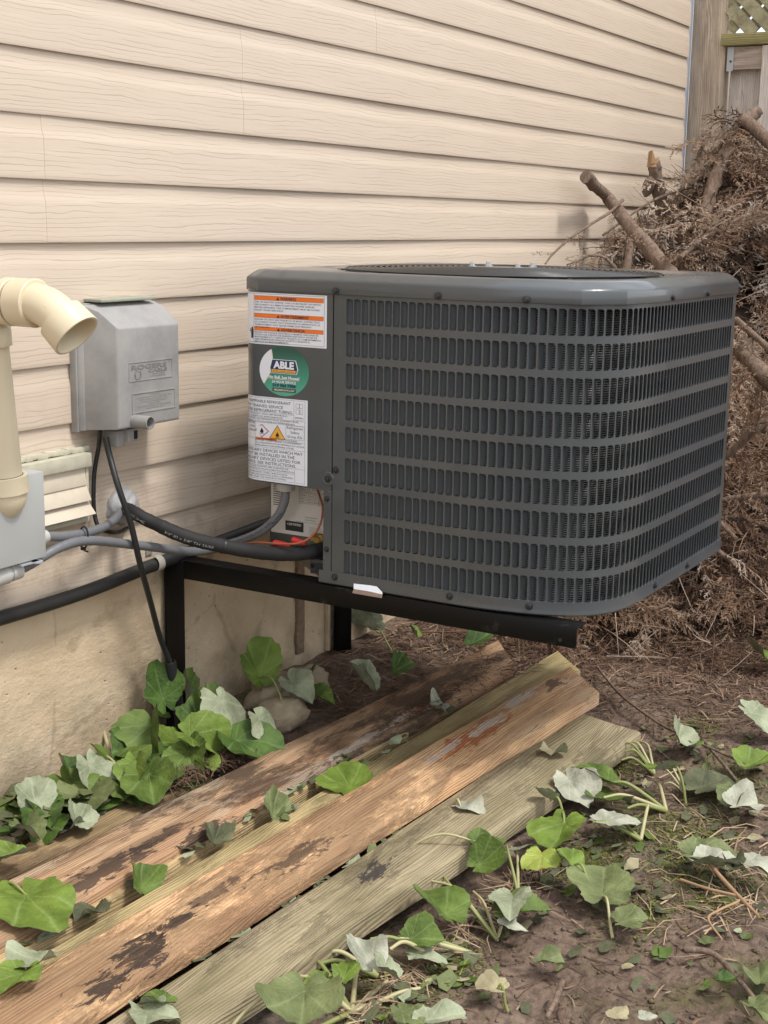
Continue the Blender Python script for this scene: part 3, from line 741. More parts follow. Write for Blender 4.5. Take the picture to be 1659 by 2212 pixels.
# top cap
def cap_outline(off):
    base = [(2.552, -.27), (2.552, -.79), (2.560, -.86), (2.592, -1.012), (2.668, -1.074), (2.79, -1.093), (3.36, -1.090), (3.405, -1.066), (3.424, -1.00), (3.424, -.30), (3.39, -.235), (3.33, -.207), (2.63, -.207), (2.578, -.222)]
    P = [Vector((x, y, 0)) for x, y in base]; n = len(P); out = []
    for i in range(n):
        a, b, c = P[i-1], P[i], P[(i+1) % n]
        t1 = (b-a).normalized(); t2 = (c-b).normalized()
        n1 = Vector((t1.y, -t1.x, 0)); n2 = Vector((t2.y, -t2.x, 0)); m = (n1+n2); m = m/(m.length_squared)*2
        # outline runs wall -> yard -> back, outward normal on its right-hand side
        out.append(b + m*off)
    return out
capc = [(0.0035, 1.0915), (0.0055, 1.0925), (0.0060, 1.096), (0.0060, 1.1165), (0.0045, 1.1205), (0.000, 1.1245), (-0.015, 1.1345), (-0.021, 1.1375), (-0.030, 1.1385)]
mb = MB()
rs = [[(p.x, p.y, z) for p in cap_outline(o)] for o, z in capc]
mb.rings(rs, 0, True, True, False, False)
cc = Vector((2.985, -0.650, 0)); RG = 0.372
def ray_poly(poly_, ang):
    d = Vector((math.cos(ang), math.sin(ang), 0)); best = None
    for a, b in zip(poly_, poly_[1:]+poly_[:1]):
        e = b-a; den = d.x*e.y-d.y*e.x
        if abs(den) < 1e-9: continue
        w = a-cc; t = (w.x*e.y-w.y*e.x)/den; u = (w.x*d.y-w.y*d.x)/den
        if t > 0 and -1e-6 <= u <= 1+1e-6 and (best is None or t < best): best = t
    return cc+d*best
po = cap_outline(-0.030)
angs = sorted([2*PI*k/96 for k in range(96)] + [math.atan2(p.y-cc.y, p.x-cc.x) % (2*PI) for p in po])
ring0 = [ray_poly(po, a) for a in angs]
def tz(p, z): return (p.x, p.y, z)
r1 = [cc+Vector((math.cos(a), math.sin(a), 0))*(RG+0.004) for a in angs]
r2 = [cc+Vector((math.cos(a), math.sin(a), 0))*(RG-0.004) for a in angs]
r3 = [cc+Vector((math.cos(a), math.sin(a), 0))*(RG-0.010) for a in angs]
mb.rings([[tz(p, 1.1385) for p in ring0], [tz(p, 1.1350) for p in r1], [tz(p, 1.131) for p in r2], [tz(p, 1.06) for p in r3]], 0, True, True, False, False)
mb.build('top_cap', M['ac'], ac, angle=28)
mb = MB(); mb.lathe((cc.x, cc.y, 1.06), (0, 0, 1), [(0, RG-0.008), (0.001, 0.001)], 48); mb.lathe((cc.x, cc.y, 1.062), (0, 0, 1), [(0, 0.09), (0.06, 0.085), (0.066, 0.07)], 24); mb.build('fan_well', M['dark'], ac)  # dark disc stands for the shade of the unbuilt fan interior
def dome(r): return 1.1385+0.0085*(1-(r/RG)**2)
nring = 21
for k in range(nring):
    r = 0.098+(RG-0.008-0.098)*k/(nring-1); mb = MB(); seg = 72
    pts = [(cc.x+r*math.cos(2*PI*i/seg), cc.y+r*math.sin(2*PI*i/seg)) for i in range(seg)]
    cs = [(0.0019*math.cos(q), 0.0019*math.sin(q)) for q in (0.5, 1.75, 3.0, 4.25, 5.5)]
    rr = [[((cc.x+(r+a)*math.cos(2*PI*i/seg)), (cc.y+(r+a)*math.sin(2*PI*i/seg)), dome(r)+b) for a, b in cs] for i in range(seg+1)]
    mb.rings(rr, 0, True, True, False, False)
    mb.build('grille_ring', M['wire_black'], ac, angle=180)
for k in range(10):
    a = 2*PI*k/10+0.2; mb = MB()
    mb.tube([(cc.x+r*math.cos(a), cc.y+r*math.sin(a), dome(r)-0.0035) for r in np.linspace(0.09, RG+0.012, 8)], 0.0021, 6)
    mb.build('grille_spoke', M['wire_black'], ac, angle=180)
mb = MB(); mb.lathe((cc.x, cc.y, dome(0)-0.003), (0, 0, 1), [(-.004, 0.099), (0, 0.1), (0.002, 0.097), (0.0025, 0.02)], 40); mb.build('motor_plate', M['ac'], ac)
for k in range(4):
    a = k*PI/2+0.9; mb = MB(); mb.lathe((cc.x+0.078*math.cos(a), cc.y+0.078*math.sin(a), dome(0)-0.001), (0, 0, 1), [(0, 0.010), (0.003, 0.010), (0.0035, 0.006), (0.010, 0.006), (0.011, 0.0035)], 6); mb.build('motor_bolt', M['zinc'], ac)
# screws
def screw(p, n, r=0.0062):
    mb = MB(); mb.lathe(p, n, [(-0.001, r*1.35), (0.0008, r*1.35), (0.0014, r*0.85), (0.0050, r*0.82), (0.0056, r*0.6)], 8)
    mb.build('screw', M['screw'], ac, loc=p)
def scr_g(s, z, off=0.004):
    p, t, n = gpath(s); screw(Vector((p.x+n.x*off, p.y+n.y*off, z)), n)
for s in (0.008, 0.255, 0.445, 0.86, 1.10): scr_g(s, 1.099, 0.0062)
screw(Vector((3.39, -1.088, 1.104)), Vector((0.3, -1, 0)))
for s in (0.012, 0.30, 0.475, 0.86, 1.08): scr_g(s, 0.472, 0.0040)
scr_g(0.010, 0.712, 0.0005)
for z in (0.646, 0.532): screw(Vector((X0-0.0025, YS+0.0105, z)), Vector((-1, 0, 0)), 0.0052)
mb = MB(); mb.lathe(panp(0.0105, 0.690, 0.000), (-1, 0, 0), [(0.0, 0.016), (0.0012, 0.014), (0.0006, 0.009)], 18); mb.build('screw_dimple', M['ac'], ac)
screw(Vector(panp(0.0105, 0.690, 0.001)), Vector((-1, 0, 0)), 0.0062)
# ---- stickers
def on_panel(off): return lambda u, v: panp(-u, v, off)      # u runs to the right as one faces the cover, 0 at the seam
lab = MB(); rect(lab, on_panel(0.0006), -0.285, 0.975, -0.0165, 1.088, 0, 40)
wl = lab.build('warning_label', M['white'], ac, angle=180); wl['label'] = 'white label with three orange warning headings'
def child(name, mat, par, fill):
    m_ = MB(); fill(m_); return m_.build(name, mat, par, angle=180)
bands = [(1.0722, 1.0812, 'WARNING'), (1.0340, 1.0425, 'AVERTISSEMENT'), (1.0052, 1.0132, 'ADVERTENCIA')]
for z0, z1, wd in bands: child('heading_band', M['orange'], wl, lambda m_: rect(m_, on_panel(0.0010), -0.2085, z0, -0.0245, z1, 0, 24))
def fill(m_):
    mp = on_panel(0.0014)
    for (z0, z1, wd), (a, b) in zip(bands, ((-0.138, -0.096), (-0.137, -0.062), (-0.136, -0.072))):
        put_text(m_, wd, mp, a, z0+0.0013, b-a, z1-z0-0.0026, 0, 0.025)
        poly(m_, mp, [(a-0.010, z0+0.001), (a-0.002, z0+0.001), (a-0.006, z1-0.001)])
    for y in (1.0853, 0.9785): rect(m_, mp, -0.27, y, -0.0225, y+0.0005, 0, 24)
    for u in (-0.0225, -0.2095): rect(m_, mp, u, 0.9785, u+0.0005, 1.0853, 0, 1)
    for zz in [q for z0, z1, _ in bands for q in (z0-0.0004, z1)]: rect(m_, mp, -0.2085, zz, -0.0245, zz+0.0004, 0, 24)
    # shock hazard pictogram
    poly(m_, mp, [(-0.219, 0.987), (-0.212, 0.987), (-0.211, 1.003), (-0.2135, 1.0125), (-0.218, 1.010), (-0.2195, 1.002)])
    poly(m_, mp, [(-0.224, 1.008), (-0.2225, 1.008), (-0.2215, 1.003), (-0.223, 1.000), (-0.2215, 0.9965), (-0.2232, 1.000), (-0.2245, 1.003)])
child('lettering', M['ink'], wl, fill)
blocks = [(1.0660, ['RISK OF ELECTRIC SHOCK. CAN CAUSE INJURY OR DEATH.', 'DISCONNECT ALL REMOTE ELECTRIC POWER SUPPLIES', 'BEFORE SERVICING. THIS COMPARTMENT MUST BE CLOSED', 'EXCEPT WHEN SERVICING.']),
          (1.0280, ['DANGER DE CHOC \u00c9LECTRIQUE OU DE MORT. COUPEZ TOUT', 'LE COURANT AVANT TOUT ENTRETIEN OU R\u00c9PARATION. LE', 'COMPARTIMENT DOIT RESTER FERM\u00c9 SAUF PENDANT', "L'ENTRETIEN."]),
          (0.9995, ['PELIGRO DE CHOQUE EL\u00c9CTRICO O MUERTE. DESCONECTE', 'TODAS LAS FUENTES DE ENERG\u00cdA EL\u00c9CTRICA ANTES DE', 'MANTENIMIENTO O SERVICIO T\u00c9CNICO. EL COMPARTIMENTO', 'DEBE PERMANECER CERRADO EXCEPTO DURANTE EL', 'SERVICIO DE MANTENIMIENTO.'])]
def fill(m_):
    mp = on_panel(0.0010)
    for bi, (z, lines) in enumerate(blocks):
        st = (0.0059, 0.0057, 0.0051)[bi]
        for i, l in enumerate(lines): put_text(m_, l, mp, -0.2065, z-st*i, 0.00352*len(l), 0.0034, 0, 0.012)
child('lettering', M['inkgrey'], wl, fill)
# round company sticker
def disc(m_, off, u0, v0, ru, rv, m=0, n=40):
    mp = on_panel(off); vs = [mp(u0, v0)]; fs = []
    for r in range(1, 5):
        for k in range(n): vs.append(mp(u0+ru*r/4*math.cos(2*PI*k/n), v0+rv*r/4*math.sin(2*PI*k/n)))
    for k in range(n): fs.append((0, 1+k, 1+(k+1) % n))
    for r in range(3):
        for k in range(n): a = 1+r*n; fs.append((a+k, a+n+k, a+n+(k+1) % n, a+(k+1) % n))
    m_.add(vs, fs, m, True)
U0, V0, RU, RV = -0.1275, 0.9190, 0.0665, 0.0553
mbs = MB(); disc(mbs, 0.0006, U0, V0, RU, RV)
rsx = mbs.build('round_sticker', M['teal'], ac, loc=(X0, YS+0.1275, V0), angle=180); rsx['label'] = 'round green sticker lettered ABLE'
def fill(m_):
    mp = on_panel(0.0011); pts = []
    a = [math.radians(q) for q in np.linspace(122, 214, 14)]
    pts = [(U0+RU*0.985*math.cos(q), V0+RV*0.985*math.sin(q)) for q in a]
    e0, e1 = pts[0], pts[-1]
    inner = [(e1[0]*(1-t)+e0[0]*t + 0.012*math.sin(PI*t), e1[1]*(1-t)+e0[1]*t) for t in np.linspace(0.05, 0.95, 8)]
    poly(m_, mp, pts+inner)
child('crescent', M['white'], rsx, fill)
def fill(m_):
    mp = on_panel(0.0012); a0 = math.radians(122); a1 = math.radians(214)
    e0 = (U0+RU*.985*math.cos(a0), V0+RV*.985*math.sin(a0)); e1 = (U0+RU*.985*math.cos(a1), V0+RV*.985*math.sin(a1))
    L1 = [(e1[0]*(1-t)+e0[0]*t + 0.0115*math.sin(PI*t), e1[1]*(1-t)+e0[1]*t) for t in np.linspace(0.0, 1, 10)]
    for p, q in zip(L1[:-1], L1[1:]): poly(m_, mp, [p, (p[0]+0.0022, p[1]), (q[0]+0.0022, q[1]), q])
child('crescent_edge', M['cream'], rsx, fill)
def trap(m_, off, pts, m=0): poly(m_, on_panel(off), pts, m)
child('badge_outline', M['white'], rsx, lambda m_: trap(m_, 0.0010, [(-0.166, 0.9245), (-0.1625, 0.9130), (-0.0935, 0.9130), (-0.0895, 0.9245), (-0.0955, 0.9440), (-0.160, 0.9440)]))
child('badge', M['navy'], rsx, lambda m_: trap(m_, 0.0013, [(-0.1638, 0.9245), (-0.1610, 0.9142), (-0.095, 0.9142), (-0.0918, 0.9245), (-0.0972, 0.9428), (-0.1585, 0.9428)]))
child('badge_band', M['yellow'], rsx, lambda m_: trap(m_, 0.0016, [(-0.1605, 0.9215), (-0.1590, 0.9155), (-0.0970, 0.9155), (-0.0952, 0.9215)]))
def fill(m_):
    mp = on_panel(0.0017)
    put_text(m_, 'ABLE', mp, -0.1555, 0.9247, 0.055, 0.0155, 0, 0.05)
    put_text(m_, 'No Bull, Just Moose!', mp, -0.1680, 0.9015, 0.082, 0.0068, 0, 0.04)
    put_text(m_, '24 HOUR SERVICE', mp, -0.1590, 0.8920, 0.064, 0.0058, 0, 0.03)
child('lettering', M['white'], rsx, fill)
def fill(m_):
    mp = on_panel(0.0017)
    put_text(m_, '519 954 7300', mp, -0.1575, 0.8838, 0.062, 0.0062, 0, 0.04)
    rect(m_, on_panel(0.0012), -0.158, 0.8730, -0.096, 0.8806, 0, 8)
    put_text(m_, 'HEATING  COOLING  ELECTRICAL', mp, -0.157, 0.9170, 0.058, 0.0026, 0, 0.02)
child('lettering', M['navy'], rsx, fill)
child('lettering', M['cream'], rsx, lambda m_: (put_text(m_, 'ABLEAIRNOW.COM', on_panel(0.0018), -0.1545, 0.8748, 0.055, 0.0043, 0, 0.03)))
child('underline', M['cream'], rsx, lambda m_: rect(m_, on_panel(0.0013), -0.168, 0.8995, -0.087, 0.9002, 0, 8))
# refrigerant label
lab = MB(); rect(lab, on_panel(0.0006), -0.290, 0.6675, -0.0645, 0.8585, 0, 40)
rl = lab.build('refrigerant_label', M['white'], ac, angle=180); rl['label'] = 'tall white refrigerant safety label'
def fill(m_):
    mp = on_panel(0.0010)
    def lt(s, ur, z, h, w=None): # right end given
        w = w or len(s)*h*0.80
        put_text(m_, s, mp, ur-w, z, w, h, 0, 0.0)
    for s, ur, z in (('FLAMMABLE REFRIGERANT', -0.109, 0.8450), ('ONLY BY TRAINED SERVICE', -0.130, 0.8345), ('PUNCTURE REFRIGERANT TUBING.', -0.1035, 0.8250)): lt(s, ur, z, 0.0066, len(s)*0.0058)
    for s, ur, z in (('INFLAMABLE UTILIZADO. PARA SER REPARADO', -0.118, 0.8180), ('PERFORE LA TUBER\u00cdA DE REFRIGERANTE.', -0.130, 0.8125), ('INFLAMMABLE UTILIS\u00c9. LES R\u00c9PARATIONS DOIVENT \u00caTRE', -0.088, 0.8065), ('NE PAS PERCER LA TUYAUTERIE DU R\u00c9FRIG\u00c9RANT', -0.098, 0.8010)): lt(s, ur, z, 0.0033, len(s)*0.0039)
    for s, z in (('DISPOSE', 0.7960), ('WITH', 0.7870), ('USING', 0.7785)): lt(s, -0.2075, z, 0.0052, len(s)*0.0048)
    for i, (s, w) in enumerate((('Refrigerant', 0.043), ('Safety', 0.024), ('Group A2L', 0.041))): put_text(m_, s, mp, -0.0975-w/2, 0.7918-0.0098*i, w, 0.0058)
    lt("RISQUE D'INCENDIE -", -0.089, 0.7640, 0.0034, 0.055)
    for i, (s, ur) in enumerate((('\u00c9LIMINER CORRECTEMENT CONFORM\u00c9MENT', -0.080), ('\u00c0 LA R\u00c9GLEMENTATION F\u00c9D\u00c9RALE OU LOCALE', -0.073), ('R\u00c9FRIG\u00c9RANT INFLAMMABLE UTILIS\u00c9.', -0.100))): put_text(m_, s, mp, -0.205, 0.7585-0.0058*i, ur+0.205, 0.0034)
    for s, ur, z in (('AUXILIARY DEVICES WHICH MAY', -0.077, 0.7345), ('MUST NOT BE INSTALLED IN THE', -0.098, 0.7248), ('AUXILIARY DEVICES LISTED FOR', -0.083, 0.7153), ('APPLIANCE. SEE INSTRUCTIONS.', -0.0945, 0.7058)): lt(s, ur, z, 0.0070, len(s)*0.0061)
    for s, ur, z in (('DISPOSITIVOS QUE PUEDEN SER FUENTES DE', -0.115, 0.6985), ('LOS DISPOSITIVOS AUXILIARES ENUMERADOS', -0.099, 0.6930), ('DISPOSITIFS QUI PEUVENT \u00caTRE UNE SOURCE', -0.118, 0.6852), ('POUR UNE UTILISATION AVEC L\u2019APPAREIL', -0.102, 0.6798), ('AUXILIAIRES. VOIR LES INSTRUCTIONS.', -0.120, 0.6745)): lt(s, ur, z, 0.0034, len(s)*0.0040)
    def hl(u0, u1, z): rect(m_, mp, u0, z, u1, z+0.0004, 0, 20)
    def vl(u, z0, z1): rect(m_, mp, u, z0, u+0.0005, z1, 0, 1)
    for u0, u1, z in ((-0.28, -0.071, 0.8555), (-0.28, -0.101, 0.8228), (-0.28, -0.071, 0.8105), (-0.28, -0.071, 0.8000), (-0.28, -0.071, 0.7625), (-0.28, -0.071, 0.7440), (-0.28, -0.071, 0.7030), (-0.28, -0.098, 0.6905), (-0.28, -0.071, 0.6715), (-0.122, -0.073, 0.7990), (-0.122, -0.073, 0.7685)): hl(u0, u1, z)
    for u, z0, z1 in ((-0.101, 0.8105, 0.8555), (-0.0715, 0.6715, 0.8555), (-0.098, 0.6715, 0.7030), (-0.2065, 0.744, 0.800), (-0.122, 0.7685, 0.7990), (-0.0735, 0.7685, 0.7990)): vl(u, z0, z1)
    # manual pictograms
    for z in (0.8395, 0.8265):
        for a, b in ((-0.0955, -0.0865), (-0.0860, -0.0770)):
            rect(m_, mp, a, z, b, z+0.0005); rect(m_, mp, a, z+0.0095, b, z+0.010); vl(a, z, z+0.010); vl(b-0.0004, z, z+0.010)
    poly(m_, mp, [(-0.0835, 0.8285), (-0.0828, 0.8285), (-0.0828, 0.8325), (-0.0835, 0.8325)])
    rect(m_, mp, -0.096, 0.8175, -0.078, 0.8190); vl(-0.097, 0.814, 0.821); vl(-0.076, 0.812, 0.819); rect(m_, mp, -0.095, 0.8125, -0.080, 0.8130)
    # flames
    for u, z, k in ((-0.1875, 0.7800, 1.0), (-0.1450, 0.7745, 0.95)):
        poly(m_, mp, [(u-0.0050*k, z), (u-0.0035*k, z-0.0035*k), (u+0.0035*k, z-0.0035*k), (u+0.0052*k, z+0.0005*k), (u+0.0030*k, z+0.0050*k), (u+0.0020*k, z+0.0030*k), (u+0.0005*k, z+0.0090*k), (u-0.0020*k, z+0.0050*k), (u-0.0030*k, z+0.0028*k)])
        rect(m_, mp, u-0.006*k, z-0.0058*k, u+0.006*k, z-0.0048*k)
child('lettering', M['ink'], rl, fill)
def dia(k): return [(-0.1875, 0.7815+0.0152*k), (-0.1875-0.0200*k, 0.7815), (-0.1875, 0.7815-0.0152*k), (-0.1875+0.0200*k, 0.7815)]
def fill(m_):
    mp = on_panel(0.0009); A = dia(1.0); B = dia(0.85)
    for i in range(4): poly(m_, mp, [A[i], A[(i+1) % 4], B[(i+1) % 4], B[i]])
child('hazard_diamond', M['rust_red'], rl, fill)
def tri(k): c = (-0.1450, 0.7765); P = [(-0.1450, 0.7975), (-0.1672, 0.7662), (-0.1228, 0.7662)]; return [(c[0]+(p[0]-c[0])*k, c[1]+(p[1]-c[1])*k) for p in P]
child('hazard_triangle', M['yellow'], rl, lambda m_: poly(m_, on_panel(0.0008), tri(0.92)))
def fill(m_):
    A, B = tri(1.0), tri(0.90)
    for i in range(3): poly(m_, on_panel(0.0009), [A[i], A[(i+1) % 3], B[(i+1) % 3], B[i]])
child('triangle_border', M['ink'], rl, fill)
child('heading_band', M['orange'], rl, lambda m_: rect(m_, on_panel(0.0008), -0.205, 0.7612, -0.146, 0.7662, 0, 10))
child('lettering', M['ink'], rl, lambda m_: put_text(m_, 'AVERTISSEMENT', on_panel(0.0011), -0.197, 0.7622, 0.048, 0.0029, 0, 0.02))
# rating plate in the valve recess
def recm(off): return lambda u, v: (rx0-off, ry0-u, v)
lab = MB(); rect(lab, recm(0.0006), 0.004, 0.525, 0.200, 0.655, 0, 2)
rp = lab.build('rating_plate', M['dullwhite'], ac); rp['label'] = 'white rating plate with small print'
def fill(m_):
    mp = recm(0.0010)
    for i in range(12): rect(m_, mp, 0.010, 0.648-0.0052*i, 0.010+0.030+0.012*RNG.random(), 0.6498-0.0052*i)
    for i, s in enumerate(('MODEL NO.  SERIAL NO.', 'VOLTS  60 HZ  PH', 'COMPRESSOR', 'FAN MOTOR', 'MIN. CIRCUIT AMPACITY', 'MAX. OVERCURRENT PROTECTION')): put_text(m_, s, mp, 0.085, 0.643-0.0075*i, 0.045+0.002*len(s), 0.0032)
    for i in range(6): rect(m_, mp, 0.083, 0.6405-0.0075*i, 0.172, 0.6410-0.0075*i)
    for u in (0.083, 0.138, 0.155, 0.172): rect(m_, mp, u, 0.6, u+0.0006, 0.6445)
    for i, w in enumerate((0.034, 0.030)): put_text(m_, 'REFRIGERANT', mp, 0.100, 0.570-0.0065*i, w, 0.0026)
    rect(m_, mp, 0.075, 0.5585, 0.150, 0.5590)
    rect(m_, mp, 0.045, 0.534, 0.096, 0.557)
    for k in range(24):
        a, b = 2*PI*k/24, 2*PI*(k+1)/24
        for r0, r1 in ((0.0095, 0.0108), (0.0080, 0.0085)):
            poly(m_, mp, [(0.165+r0*math.cos(a), 0.584+r0*math.sin(a)), (0.165+r1*math.cos(a), 0.584+r1*math.sin(a)), (0.165+r1*math.cos(b), 0.584+r1*math.sin(b)), (0.165+r0*math.cos(b), 0.584+r0*math.sin(b))])
    put_text(m_, 'ETL', mp, 0.158, 0.581, 0.014, 0.0062, 0, 0.04)
    for z in (0.566, 0.559): put_text(m_, 'INTERTEK', mp, 0.154, z, 0.021, 0.0026)
    for i in range(4): put_text(m_, 'MANUFACTURED BY', mp, 0.112, 0.547-0.0045*i, 0.036+0.006*(i % 2), 0.0018)
child('lettering', M['ink'], rp, fill)
child('lettering', M['dullwhite'], rp, lambda m_: put_text(m_, 'CERTIFIED', recm(0.0014), 0.050, 0.5475, 0.040, 0.0052, 0, 0.03))
# conduit connector, valve, foot bracket
cp = xp(617, 1060, 2.600)
mb = MB(); mb.lathe((cp.x, cp.y, ZP+0.002), (0, 0, -1), [(0, 0.0165), (0.004, 0.0175), (0.006, 0.0225), (0.022, 0.0225), (0.025, 0.021), (0.027, 0.0155)], 20); mb.build('conduit_connector', M['fitting'], ac)
vp = xp(688, 1163, 2.63)
mb = MB(); mb.lathe((vp.x, vp.y-0.025, vp.z), (0, 1, 0), [(0, 0.008), (0.014, 0.008), (0.0145, 0.013), (0.03, 0.013), (0.031, 0.009), (0.042, 0.009)], 6); mb.lathe((vp.x, vp.y-0.008, vp.z-0.04), (0, 0, 1), [(0, 0.011), (0.05, 0.011)], 8); mb.build('service_valve', M['brass'], ac)
mb = MB(); bp = xp(686, 1226, 2.60); mb.box((bp.x, bp.y-0.012, bp.z+0.002), (0.003, 0.062, 0.034)); mb.box((bp.x+0.02, bp.y-0.012, bp.z-0.014), (0.04, 0.062, 0.003)); mb.build('valve_bracket', M['ac'], ac, bevel=0.001)
for dy in (0.012, -0.008):
    mb = MB(); mb.lathe((bp.x-0.002, bp.y+dy, bp.z+0.003), (-1, 0, 0), [(0, 0.006), (0.001, 0.006)], 14); mb.build('bracket_hole', M['dark'], ac)
# torn shipping label at the bottom edge
def tl(px, py, x): p = xp(px, py, x); return p
A = [(763, 1261), (775, 1258), (812, 1267), (825, 1277), (826, 1288), (763, 1282)]
mb = MB(); xx = X0-0.0062
top = [xp(764, 1260.5, xx), xp(800, 1264.5, xx), xp(814, 1267, xx), xp(826, 1279, xx-0.002), xp(826, 1284, xx-0.004)]
fold = [xp(764, 1272, xx-0.005), xp(795, 1277, xx-0.006), xp(826, 1284, xx-0.004)]
bot = [xp(761, 1281, xx+0.002), xp(794, 1287, xx+0.002), xp(825, 1292, xx+0.001)]
mb.add(top+fold[:2], [(0, 1, 6, 5), (1, 2, 3, 4, 6)], 0); mb.add(fold+bot, [(0, 1, 4, 3), (1, 2, 5, 4)], 1)
o = mb.build('torn_label', [M['white'], plain('stained_label', (0.52, 0.40, 0.37), 0.6, var=0.35, scale=120)], ac); o['label'] = 'small torn white label creased over the base edge'
def fill(m_):
    o_ = fold[0]; ux = (fold[2]-fold[0])/62; uz = (top[0]-fold[0])/11.5
    mp = lambda u, v: tuple(o_ + ux*u + uz*v + Vector((-0.0006, 0, 0)))
    put_text(m_, 'LOT 5570', mp, 10, 3.4, 16, 3.2, 0, 0.03); put_text(m_, 'Model', mp, 28, 4.4, 8, 2); put_text(m_, 'Serial', mp, 29, 1.4, 8, 2); put_text(m_, 'AAC0', mp, 31, 8.4, 10, 1.8)
child('lettering', M['ink'], o, fill)

# ================================================================== WALL BRACKET
br = thing('wall_bracket', 'black steel wall bracket with two beams carrying the air conditioner', 'bracket', (2.95, 0, 0.40))
ZB = 0.4495
def beam(x, out):
    mb = MB(); L0, L1 = 0.0, -1.052
    mb.box((x+0.0025, (L0+L1)/2, ZB-0.0225), (0.005, L0-L1, 0.045)); mb.box((x+0.0275, (L0+L1)/2-0.0006, ZB-0.0025), (0.0449, L0-L1-0.0012, 0.005))
    return mb.build('beam', M['black'], br, bevel=0.0012)
beam(2.550, 1); beam(3.318, 1)
for x in (2.548, 3.310):
    mb = MB(); mb.box((x+0.027, 0.0085, 0.205), (0.055, 0.005, 0.49)); mb.box((x+0.0025, -0.021, 0.205), (0.005, 0.053, 0.49))
    mb.build('leg', M['black'], br, bevel=0.0012)
for x, z in ((2.575, 0.30), (2.575, 0.10), (3.335, 0.20), (3.335, 0.11)):
    mb = MB(); mb.lathe((x, 0.005, z), (0, -1, 0), [(0, 0.014), (0.002, 0.014), (0.0025, 0.0095), (0.009, 0.0095), (0.009, 0.005), (0.022, 0.005)], 6); mb.build('anchor_bolt', M['zinc'], br)
pb = xp(1210, 1382, 2.55); mb = MB(); mb.lathe(pb, (-1, 0, 0), [(-.0005, 0.0042), (0.0006, 0.0042), (0.0004, 0.002)], 12); mb.build('beam_rivet', M['screw'], br)

# ================================================================== PIPES, CONDUITS AND CABLES
def solo_tube(name, label, cat, pts, r, mat, n=12, steps=10, extra=None):
    P = smooth_path(pts, steps); mb = MB(); mb.tube(P, r, n)
    o = mb.build(name, mat, None, loc=P[len(P)//2], angle=60)
    tag(o, label, cat); return o, P
# big black pipe along the bottom of the siding
pts = [Vector((0.2, -0.02, 0.405)), wp(-260, 1410, -0.022), wp(0, 1336, -0.022), wp(180, 1280, -0.022), wp(330, 1221, -0.022), wp(430, 1186, -0.024), wp(520, 1153, -0.025), wp(583, 1130, -0.028), wp(700, 1095, -0.03), Vector((3.6, -0.03, 0.47))]
solo_tube('black_pipe', 'dusty black pipe strapped along the bottom edge of the siding', 'pipe', pts, 0.0155, M['blackdusty'], 14)
# insulated refrigerant line in two lengths of foam sleeve
line = thing('insulated_line', 'thick black foam insulated line running from the wall into the air conditioner', 'pipe', wp(300, 1120, -0.03))
segA = [wp(268, 1098, 0.0), wp(282, 1103, -0.05), wp(312, 1120, -0.09), wp(352, 1139, -0.115)]
segB = [wp(346, 1136, -0.112), wp(384, 1153, -0.14), wp(430, 1168, -0.175), wp(488, 1181, -0.215)]
segC = [wp(482, 1180, -0.21), wp(540, 1190, -0.26), xp(600, 1196, 2.545), xp(650, 1195, 2.565), xp(690, 1188, 2.60), xp(720, 1180, 2.66)]
paths = []
for i, (sg, r0) in enumerate(((segA, 0.0152), (segB, 0.0163), (segC, 0.0165))):
    P = smooth_path(sg, 10); mb = MB()
    rr = [r0*(1+0.02*math.sin(j*0.9+i)+0.012*math.sin(j*2.3)) for j in range(len(P))]
    rr[0] *= 0.90; rr[-1] *= 0.93
    mb.tube(P, rr, 18); mb.build('foam_sleeve', M['foam_rubber'], line, angle=50); paths.append((P, r0))
def tube_map(P, r, ang0, up):
    P = [Vector(p) for p in P]; L = [0]
    for a, b in zip(P[:-1], P[1:]): L.append(L[-1]+(b-a).length)
    def f(u, v):
        u = min(max(u, 0), L[-1]-1e-6); i = max(0, int(np.searchsorted(L, u))-1); i = min(i, len(P)-2)
        t = (u-L[i])/(L[i+1]-L[i]); p = P[i].lerp(P[i+1], t); tg = (P[i+1]-P[i]).normalized()
        side = (CAM-p); side = (side-tg*side.dot(tg)).normalized(); upv = tg.cross(side); 
        if upv.dot(Vector(up)) < 0: upv = -upv
        a = ang0+v/r; q = p + (side*math.cos(a)+upv*math.sin(a))*(r*1.012+0.0004)
        return (q.x, q.y, q.z)
    return f, L[-1]
def fill(m_):
    f, L = tube_map(paths[0][0], paths[0][1], -0.55, (0, 0, 1)); put_text(m_, 'FLEX', f, L*0.36, -0.003, L*0.36, 0.0060, 0, 0.0)
    f, L = tube_map(paths[1][0], paths[1][1], -0.50, (0, 0, 1)); put_text(m_, '3/4" ID x 3/8" TH 25/50', f, 0.012, -0.003, L*0.72, 0.0062, 0, 0.0)
child('lettering', plain('pale_print', (0.38, 0.37, 0.35), 0.7), line, fill)
